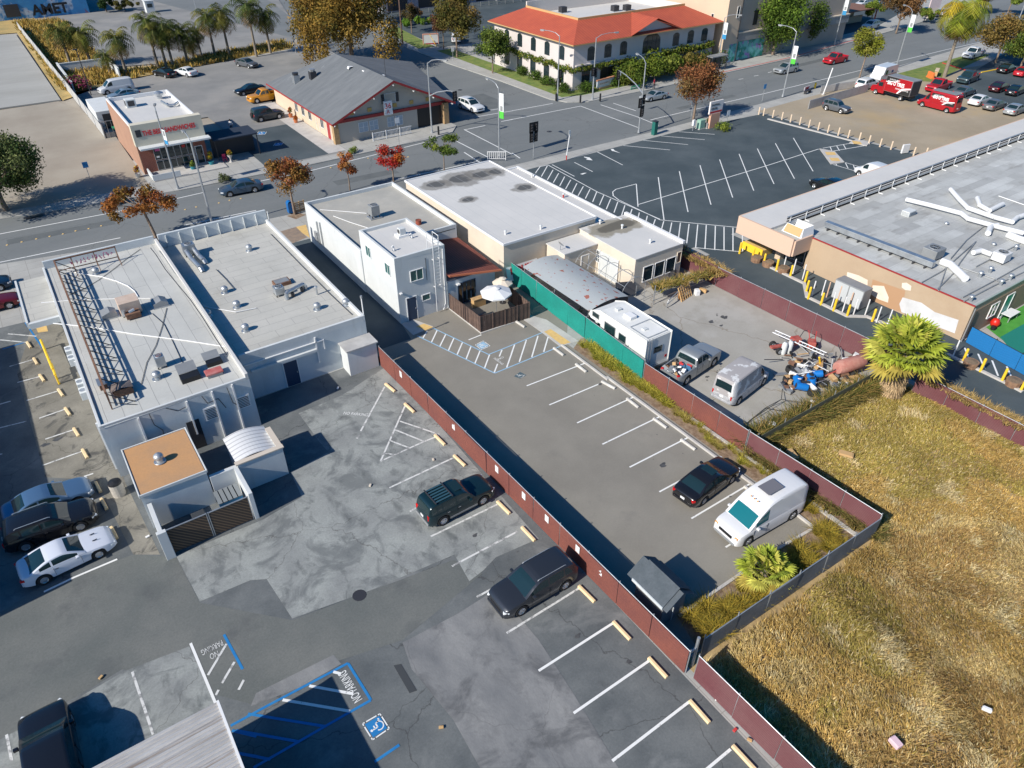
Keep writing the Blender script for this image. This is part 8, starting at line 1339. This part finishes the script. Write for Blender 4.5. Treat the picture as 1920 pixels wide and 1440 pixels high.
# ---- storage yard junk ----
pt=lambda i,x,y,z=0:w(i,x,y,z)
ld2=thing('ladder','long white ladder lying over the junk by the maroon fence','ladder');a,b=w(8,45,1045,.9),w(8,430,1215,.8);d=(b-a).normalized();n=Vector((-d.y,d.x,0))*.22;MB().tube(a-n,b-n,.04).build('rail',M.white,ld2);MB().tube(a+n,b+n,.04).build('rail',M.white,ld2)
for k in range(15):p=a.lerp(b,(k+.5)/15);MB().tube(p-n,p+n,.025,n=5).build('rung',M.white,ld2)
rm=mat('faded_red_machine',(.35,.05,.04),.7,(.42,.13,.1),2);q=w(8,130,1180);o=thing('garden_tractor','red two wheeled garden tractor frame beside the white ladder','machine',(q.x,q.y,0),RA(-20));part('chassis',o,rm,(-1.4,1.2,-.15,.15,.35,.5));part('engine',o,rm,(.4,1.1,-.3,.3,.5,1.0),bevel=.05);wheel_at(o,-.9,.5,.3,1,M.metal);wheel_at(o,-.9,-.5,.3,-1,M.metal);MB().path([(1.0,0,.9),(1.5,.3,1.3),(1.8,.3,1.3)],.03).build('handlebar',M.dark,o)
q=w(8,315,1175);o=thing('red_tiller','dark red motor tiller with curved handles under the ladder','machine',(q.x,q.y,0),RA(40));part('engine',o,rm,(-.4,.3,-.3,.3,.3,.8),bevel=.06);wheel_at(o,0,.4,.28,1,M.metal);wheel_at(o,0,-.4,.28,-1,M.metal);MB().path([(.2,.2,.8),(.9,.3,1.1),(1.1,.3,1.0)],.03).build('handlebar',M.redcurb,o);MB().path([(.2,-.2,.8),(.9,-.3,1.1),(1.1,-.3,1.0)],.03).build('handlebar',M.redcurb,o)
for k,(px,py,lab) in enumerate(((110,1215,'left of the two white gas cylinders by the red tractor'),(152,1205,'right of the two white gas cylinders by the red tractor'))):
    q=w(8,px,py);o=thing('gas_cylinder',lab,'gas cylinder',(q.x,q.y,0),0,'white gas cylinders in the yard');MB().lathe((0,0,0),[(.0,0),(.2,.03),(.22,.2),(.22,.9),(.14,1.08),(0,1.12)],12).build('body',M.stucco2,o,smooth=60);MB().tube((0,0,1.1),(0,0,1.25),.06).build('valve',M.metal,o)
q=w(8,590,1370);o=thing('tank_trailer','faded red tank shaped trailer with rusty wheels by the maroon fence','trailer',(q.x,q.y,0),RA(-12));MB().lathe((0,0,0),[(0,-1.3),(.45,-1.25),(.55,-1.0),(.55,1.0),(.45,1.25),(0,1.3)],14,TRN((0,0,.95)) @ ROT(RA(90),4,'Y')).build('tank',mat('faded_pink_red',(.42,.16,.13),.75,(.5,.25,.2),2),o,smooth=50);wheel_at(o,0,.6,.33,1,M.rust);wheel_at(o,0,-.6,.33,-1,M.rust);MB().path([(-1.2,0,.7),(-2.2,0,.5)],.06).build('drawbar',rm,o)
q=w(8,640,1430);o=thing('rusty_cabinet','brown rusty open cabinet lying beside the red tank trailer','cabinet',(q.x,q.y,0),RA(-20));part('body',o,M.rust,(-.7,.7,-.35,.35,0,.45),bevel=.02);part('shelf',o,M.tan,(-.6,.6,-.28,.28,.45,.48))
blu=mat('blue_plastic',(.01,.16,.5),.4)
for k,(i,px,py,lab) in enumerate(((8,300,1420,'upper blue drum in the yard junk heap'),(8,352,1405,'right blue drum in the yard junk heap'),(8,215,1440,'left blue drum in the yard junk heap'),(12,205,25,'lowest left blue drum in the junk heap'),(12,325,20,'blue drum against the black one in the junk heap'),(12,240,60,'front blue drum in the junk heap'))):
    q=w(i,px,py);o=thing('plastic_drum',lab,'drum',(q.x,q.y,0),k*.8,'blue drums in the yard');MB().lathe((0,0,0),[(0,-.42),(.27,-.42),(.29,-.2),(.27,0),(.29,.2),(.27,.42),(0,.42)],12,TRN((0,0,.3+.2*(k % 2))) @ ROT(RA(80 if k % 2 else 15),4,'X')).build('shell',blu,o,smooth=50)
    MB().lathe((0,0,.44),[(.2,0),(0,.03)],10,TRN((0,0,.3+.2*(k % 2))) @ ROT(RA(80 if k % 2 else 15),4,'X')).build('lid',M.dark,o)
for k,(i,px,py,lab) in enumerate(((8,165,1345,'upper black tyre at the left of the junk heap'),(8,145,1420,'lower black tyre at the left of the junk heap'),(12,330,80,'black tyre in front of the junk heap'),(12,400,10,'black tyre at the right of the junk heap'))):
    q=w(i,px,py);o=thing('old_tyre',lab,'tyre',(q.x,q.y,.0),0,'old tyres in the yard');MB().lathe((0,0,0),[(.2,.02),(.34,0),(.38,.08),(.38,.3),(.34,.4),(.2,.38),(.2,.02)],16).build('tyre_body',M.rubber,o,smooth=50)
q=w(8,275,1385);o=thing('tarpaulin_heap','crumpled pale grey tarpaulin over junk in the yard','tarpaulin',(q.x,q.y,0));rg2=random.Random(6);rows=[]
for a_ in range(9):rows.append([(-.9+a_*.225,-.7+b2*.175,max(0,.65*sin(pi*a_/8)*sin(pi*b2/8)+rg2.uniform(-.08,.12)*(0< a_< 8)*(0< b2< 8))) for b2 in range(9)])
MB().grid(rows).build('sheet',mat('pale_tarp',(.5,.5,.5),.7,(.36,.37,.38),3),o)
for k in range(80):
    px,py=rr_.uniform(90,640),rr_.uniform(1230,1500);q=G(1440+px/4,360+py/4);d_=(rr_.uniform(.25,1.1),rr_.uniform(.05,.35),rr_.uniform(.04,.35));o=MB().cbox((0,0,d_[2]/2),d_,0,ROT(rr_.uniform(-.3,.5),4,'X')).build('scrap_piece',[M.wood,M.rust,M.duct,M.dark,M.oldmetal,M.white,M.black,M.rust][k % 8]);o.location=(q.x,q.y,.03+rr_.random()*.45);o.rotation_euler.z=rr_.uniform(0,6.28);tag(o,['raw wood','rusty brown','silver','dark grey','grey','white','black','rusty brown'][k % 8]+' scrap piece in the junk heap between red trailer and black tyres','scrap','scrap in the yard junk heap')
for k in range(22):a_=w(8,rr_.uniform(90,600),rr_.uniform(1230,1430));ln=rr_.uniform(.9,2.2);th=rr_.uniform(0,6.28);o=MB().tube((0,0,0),(cos(th)*ln,sin(th)*ln,rr_.uniform(.1,.8)),.035).build('scrap_pipe',[M.metal,M.white,M.dark][k % 3]);o.location=(a_.x,a_.y,.2);tag(o,['silver','white','dark'][k % 3]+' thin pipe sticking out of the yard junk heap','pipe','pipes in the yard junk heap')
q=w(8,395,1310);bollard('short leaning yellow post in the junk heap',q,1.1,.08,M.yellow,'yellow_post',lean=-.6)
cf=thing('canopy_frame','dark bare collapsed canopy frame standing low on the yard floor','frame');F_=[(12,-170,300),(12,-20,180),(12,110,20),(12,100,115),(12,300,145),(12,155,210),(12,190,305),(12,430,60),(11,1700,300)]
Fp=[w(i,x,y,.55 if k in (3,4,5,7) else .1) for k,(i,x,y) in enumerate(F_)]
for a_,b_ in ((0,3),(3,2),(3,4),(4,5),(5,6),(1,5),(4,7),(1,3),(2,7),(0,1)):MB().tube(Fp[a_],Fp[b_],.025,n=5).build('tube',M.dark,cf)
for (i,px,py,dd,mm,lab,nm) in ((12,400,185,(.8,.5,.5),mat('red_white_check',(.6,.05,.1),.7,(.8,.7,.7),3,lo=.48,hi=.52),'red and white patterned crate by the weedy fence','crate'),(12,455,135,(.8,.5,.35),M.black,'black box beside the red and white crate','box'),(12,345,165,(.35,.35,.5),blu,'small blue box beside the red and white crate','box'),(12,320,185,(.3,.3,.7),M.white,'white canister left of the red and white crate','canister'),(12,520,95,(.6,.3,.5),M.dark,'dark tool chest at the field end of the yard','chest'),(12,600,70,(.5,.4,.3),M.white,'white crate at the field end of the yard','crate'),(12,20,345,(.5,.5,.6),M.white,'white plastic bucket stack by the weedy fence','bucket'),(12,60,350,(.6,.4,.4),M.black,'black bag beside the white buckets','bag'),(12,0,405,(.3,.3,.2),mat('hot_pink',(.8,.1,.3),.6),'small pink thing at the yard corner','box'),(7,1385,770,(.5,.4,.5),M.white,'white and blue box right of the orange rack','box'),(7,1195,655,(.7,.6,.9),M.dark,'black barbecue on the terrace behind the outbuilding','barbecue'),(7,1260,790,(.9,.4,.35),mat('orange_junk',(.5,.22,.05),.8),'orange and green junk bundle left of the orange rack','bundle'),(7,1430,750,(.7,.3,.3),M.tan,'tan plank bundle right of the orange rack','planks'),(12,180,530,(.9,.45,.15),M.tan,'flattened cardboard box in the dry field','cardboard'),(12,585,530,(.5,.9,.12),M.tan,'cardboard sheet standing in the dry field','cardboard'),(16,950,1260,(.5,.35,.25),mat('pale_pink',(.7,.5,.55),.6),'pale pink plastic bag in the lower dry field','bag'),(16,1635,1010,(.4,.15,.2),M.white,'small white scrap in the lower right dry field','litter')):
    q=w(i,px,py,.25 if i in (16,) or 'cardboard' in lab else 0);o=thing(nm,lab,nm,(q.x,q.y,q.z),rr_.uniform(0,3));MB().cbox((0,0,dd[2]/2),dd).build('body',mm,o,bevel=.04);MB().cbox((0,0,dd[2]+.015),(dd[0]*.8,dd[1]*.8,.03)).build('top',mm,o)
q=w(7,1310,800);o=thing('orange_rack','orange wooden lattice rack leaning on the frame behind the outbuilding','rack',(q.x,q.y,0),RA(12));T=ROT(RA(-25),4,'X')
part('frame',o,M.tan,(-.8,.8,0,.02,0,.01));mb=MB()
for k in range(6):mb.box(-.8+k*.32-.03,-.8+k*.32+.03,-.05,.05,0,1.3,T);mb.box(-.8,.8,-.045,.045,k*.25,k*.25+.06,T)
mb.build('lattice',M.tan,o);q=w(7,860,800);o=thing('black_panel_frame','black slanted panel frame by the end of the arched carport','panel',(q.x,q.y,0),RA(-25));MB().box(-.9,.9,-.03,.03,.3,1.5,ROT(RA(-35),4,'X')).build('panel',M.dark,o);part('leg',o,M.metal,(-.9,-.85,.2,.25,0,1.1),(.85,.9,.2,.25,0,1.1))
mbs=thing('metal_bedstead','silver curved bedstead leaning by the orange rack','bed frame',w(7,1200,840),RA(15));MB().path([(-.9,0,0),(-.9,0,.5),(-.7,0,.7),(.8,0,.9),(.9,0,.7),(.9,0,0)],.04).build('tube',M.metal,mbs);MB().path([(-.9,0,.35),(.9,0,.5)],.03).build('crossbar',M.metal,mbs)
for (i,px,py,mm,lab) in ((10,615,35,M.white,'white plastic bag at the edge of the building shade'),(10,858,765,M.cream,'crumpled pale paper on the worn asphalt'),(10,1330,572,M.cream,'pale stone beside the worn bay line'),(15,1540,935,M.white,'white litter with weeds at the foot of the maroon fence'),(15,1670,1160,M.redcurb,'small red litter at the maroon fence foot'),(15,1780,1235,M.tan,'orange litter further down the maroon fence foot'),(9,1110,1150,M.white,'white paper scrap by the yard wall'),(14,1390,1140,M.tan,'orange scrap on the asphalt right of the wheelchair symbol'),(13,760,765,M.tan,'small orange leaf scrap on the dark lane')):
    q=w(i,px,py);o=MB().cbox((0,0,.04),(.22,.13,.08)).build('litter',mm,None,bevel=.02);o.location=(q.x,q.y,.03);o.rotation_euler.z=rr_.uniform(0,3);tag(o,lab,'litter')
# ---- person at the kerb ----
def person(label,q,rz,top,legs,hair,skin=(.35,.2,.13),s=1.0):
    o=thing('person',label,'person',(q.x,q.y,q.z),rz)
    J={'pel':(0,0,.95),'ch':(0,.0,1.30),'nk':(0,0,1.50),'hd':(0,-.01,1.62),'tp':(0,0,1.74),'lh':(.10,0,.90),'lk':(.11,-.06,.50),'la':(.12,.02,.08),'lt':(.13,-.13,.04),'rh':(-.10,0,.90),'rk':(-.11,.05,.50),'ra':(-.12,.12,.09),'rt':(-.13,0,.04),'ls':(.19,0,1.42),'le':(.26,.04,1.13),'lw':(.25,-.08,.90),'lf':(.25,-.11,.80),'rs':(-.19,0,1.42),'re':(-.26,-.02,1.13),'rw':(-.25,-.12,.92),'rf':(-.25,-.15,.82)}
    E=[('pel','ch'),('ch','nk'),('nk','hd'),('hd','tp'),('pel','lh'),('lh','lk'),('lk','la'),('la','lt'),('pel','rh'),('rh','rk'),('rk','ra'),('ra','rt'),('ch','ls'),('ls','le'),('le','lw'),('lw','lf'),('ch','rs'),('rs','re'),('re','rw'),('rw','rf')]
    Rr=dict(pel=.14,ch=.15,nk=.055,hd=.10,tp=.075,lh=.09,rh=.09,lk=.06,rk=.06,la=.04,ra=.04,lt=.035,rt=.035,ls=.06,rs=.06,le=.042,re=.042,lw=.03,rw=.03,lf=.028,rf=.028)
    ks=list(J);me=bpy.data.meshes.new('body');me.from_pydata([J[k] for k in ks],[(ks.index(a),ks.index(b)) for a,b in E],[]);b=put('body',me,o);md=b.modifiers.new('s','SKIN');
    for k,v in zip(ks,me.skin_vertices[0].data if me.skin_vertices else []):v.radius=(Rr[k],)*2
    if not me.skin_vertices:bpy.data.objects.remove(b);return o
    b.modifiers.new('u','SUBSURF').render_levels=1;b.modifiers['u'].levels=1
    dg=bpy.context.evaluated_depsgraph_get();m2=bpy.data.meshes.new_from_object(b.evaluated_get(dg));bpy.data.objects.remove(b);m2.materials.clear()
    for m_ in (mat('skin',skin,.6),top,legs):m2.materials.append(m_)
    for p in m2.polygons:
        z=p.center.z;x=abs(p.center.x);p.material_index=2 if z< .95 and x< .2 else (1 if z< 1.5 and not (x> .2 and z< 1.12) else 0)
    m2.shade_smooth();b=put('body',m2,o);MB().lathe((0,.015,1.60),[(.10,0),(.118,.08),(.09,.17),(0,.20)],10).build('hair',hair,o,smooth=60);MB().cbox((0,.03,1.56),(.19,.14,.2)).build('hair',hair,o,bevel=.05)
    for sd in (1,-1):MB().cbox((sd*.12,-.08+(0 if sd> 0 else .12),.045),(.1,.27,.09)).build('shoe',M.black,o,bevel=.03)
    o.scale=(s,s,s);return o
person('person in a red top and dark trousers on the pavement by the garden shrubs',w(3,1062,668),RA(20),mat('red_cloth',(.42,.03,.05),.9),mat('dark_cloth',(.03,.03,.05),.9),mat('dark_hair',(.02,.015,.01),.8))
person('person in white standing in the shade behind the brick shop',w(1,1742,990),RA(-30),mat('white_cloth',(.6,.62,.65),.9),_mc['dark_cloth'],_mc['dark_hair'])
q=w(1,1690,1210);ch=thing('pink_chair','bright pink plastic chair by the dark archway beside the brick shop','chair',(q.x,q.y,0));pk=mat('pink_plastic',(.7,.03,.12),.5);part('seat',ch,pk,(-.22,.22,-.22,.22,.42,.46));part('backrest',ch,pk,(-.22,.22,.19,.23,.46,.9));part('leg',ch,pk,(-.22,-.18,-.22,-.18,0,.42),(.18,.22,-.22,-.18,0,.42),(-.22,-.18,.18,.22,0,.42),(.18,.22,.18,.22,0,.42))
q=w(1,1735,1215);st_=thing('statue_planter','pale urn with orange flowers beside the pink chair','planter',(q.x,q.y,0));MB().lathe((0,0,0),[(.25,0),(.12,.2),(.1,.5),(.3,.8),(.32,.9),(0,.88)],12).build('urn',M.concp,st_,smooth=50);rg3=np.random.default_rng(3);V,ix=leaf_cloud(rg3,[(0,0,1.2,.4)],200,.1);quads_mesh('flowers',V,LEAF,st_,colmix(rg3,200,[(.5,.2,.02),(.1,.14,.02)]))
ar=thing('shadow_archway','archway with hanging plants, painted dark for the shop shadow, right of the brick shop','structure',(0,0,0));part('wall',ar,M.dark,(20.6,26.0,97.5,97.7,0,2.6));part('roof',ar,mat('shadow_dark_awning',(.02,.03,.05),.8),(20.6,26.2,95.6,99.5,2.6,2.75));part('post',ar,M.dark,(20.7,20.8,95.7,95.8,0,2.6),(26,26.1,95.7,95.8,0,2.6))  # archway in near-black colours that stand in for the brick shop's shadow
# ---- each road marker gets its own words ----
for k,o in enumerate(sorted([o for o in SC.objects if o.name.startswith('lane_marker')],key=lambda o:o.location.x)):o['label']=od[k]+' yellow round road marker from the left on the main street centre line'
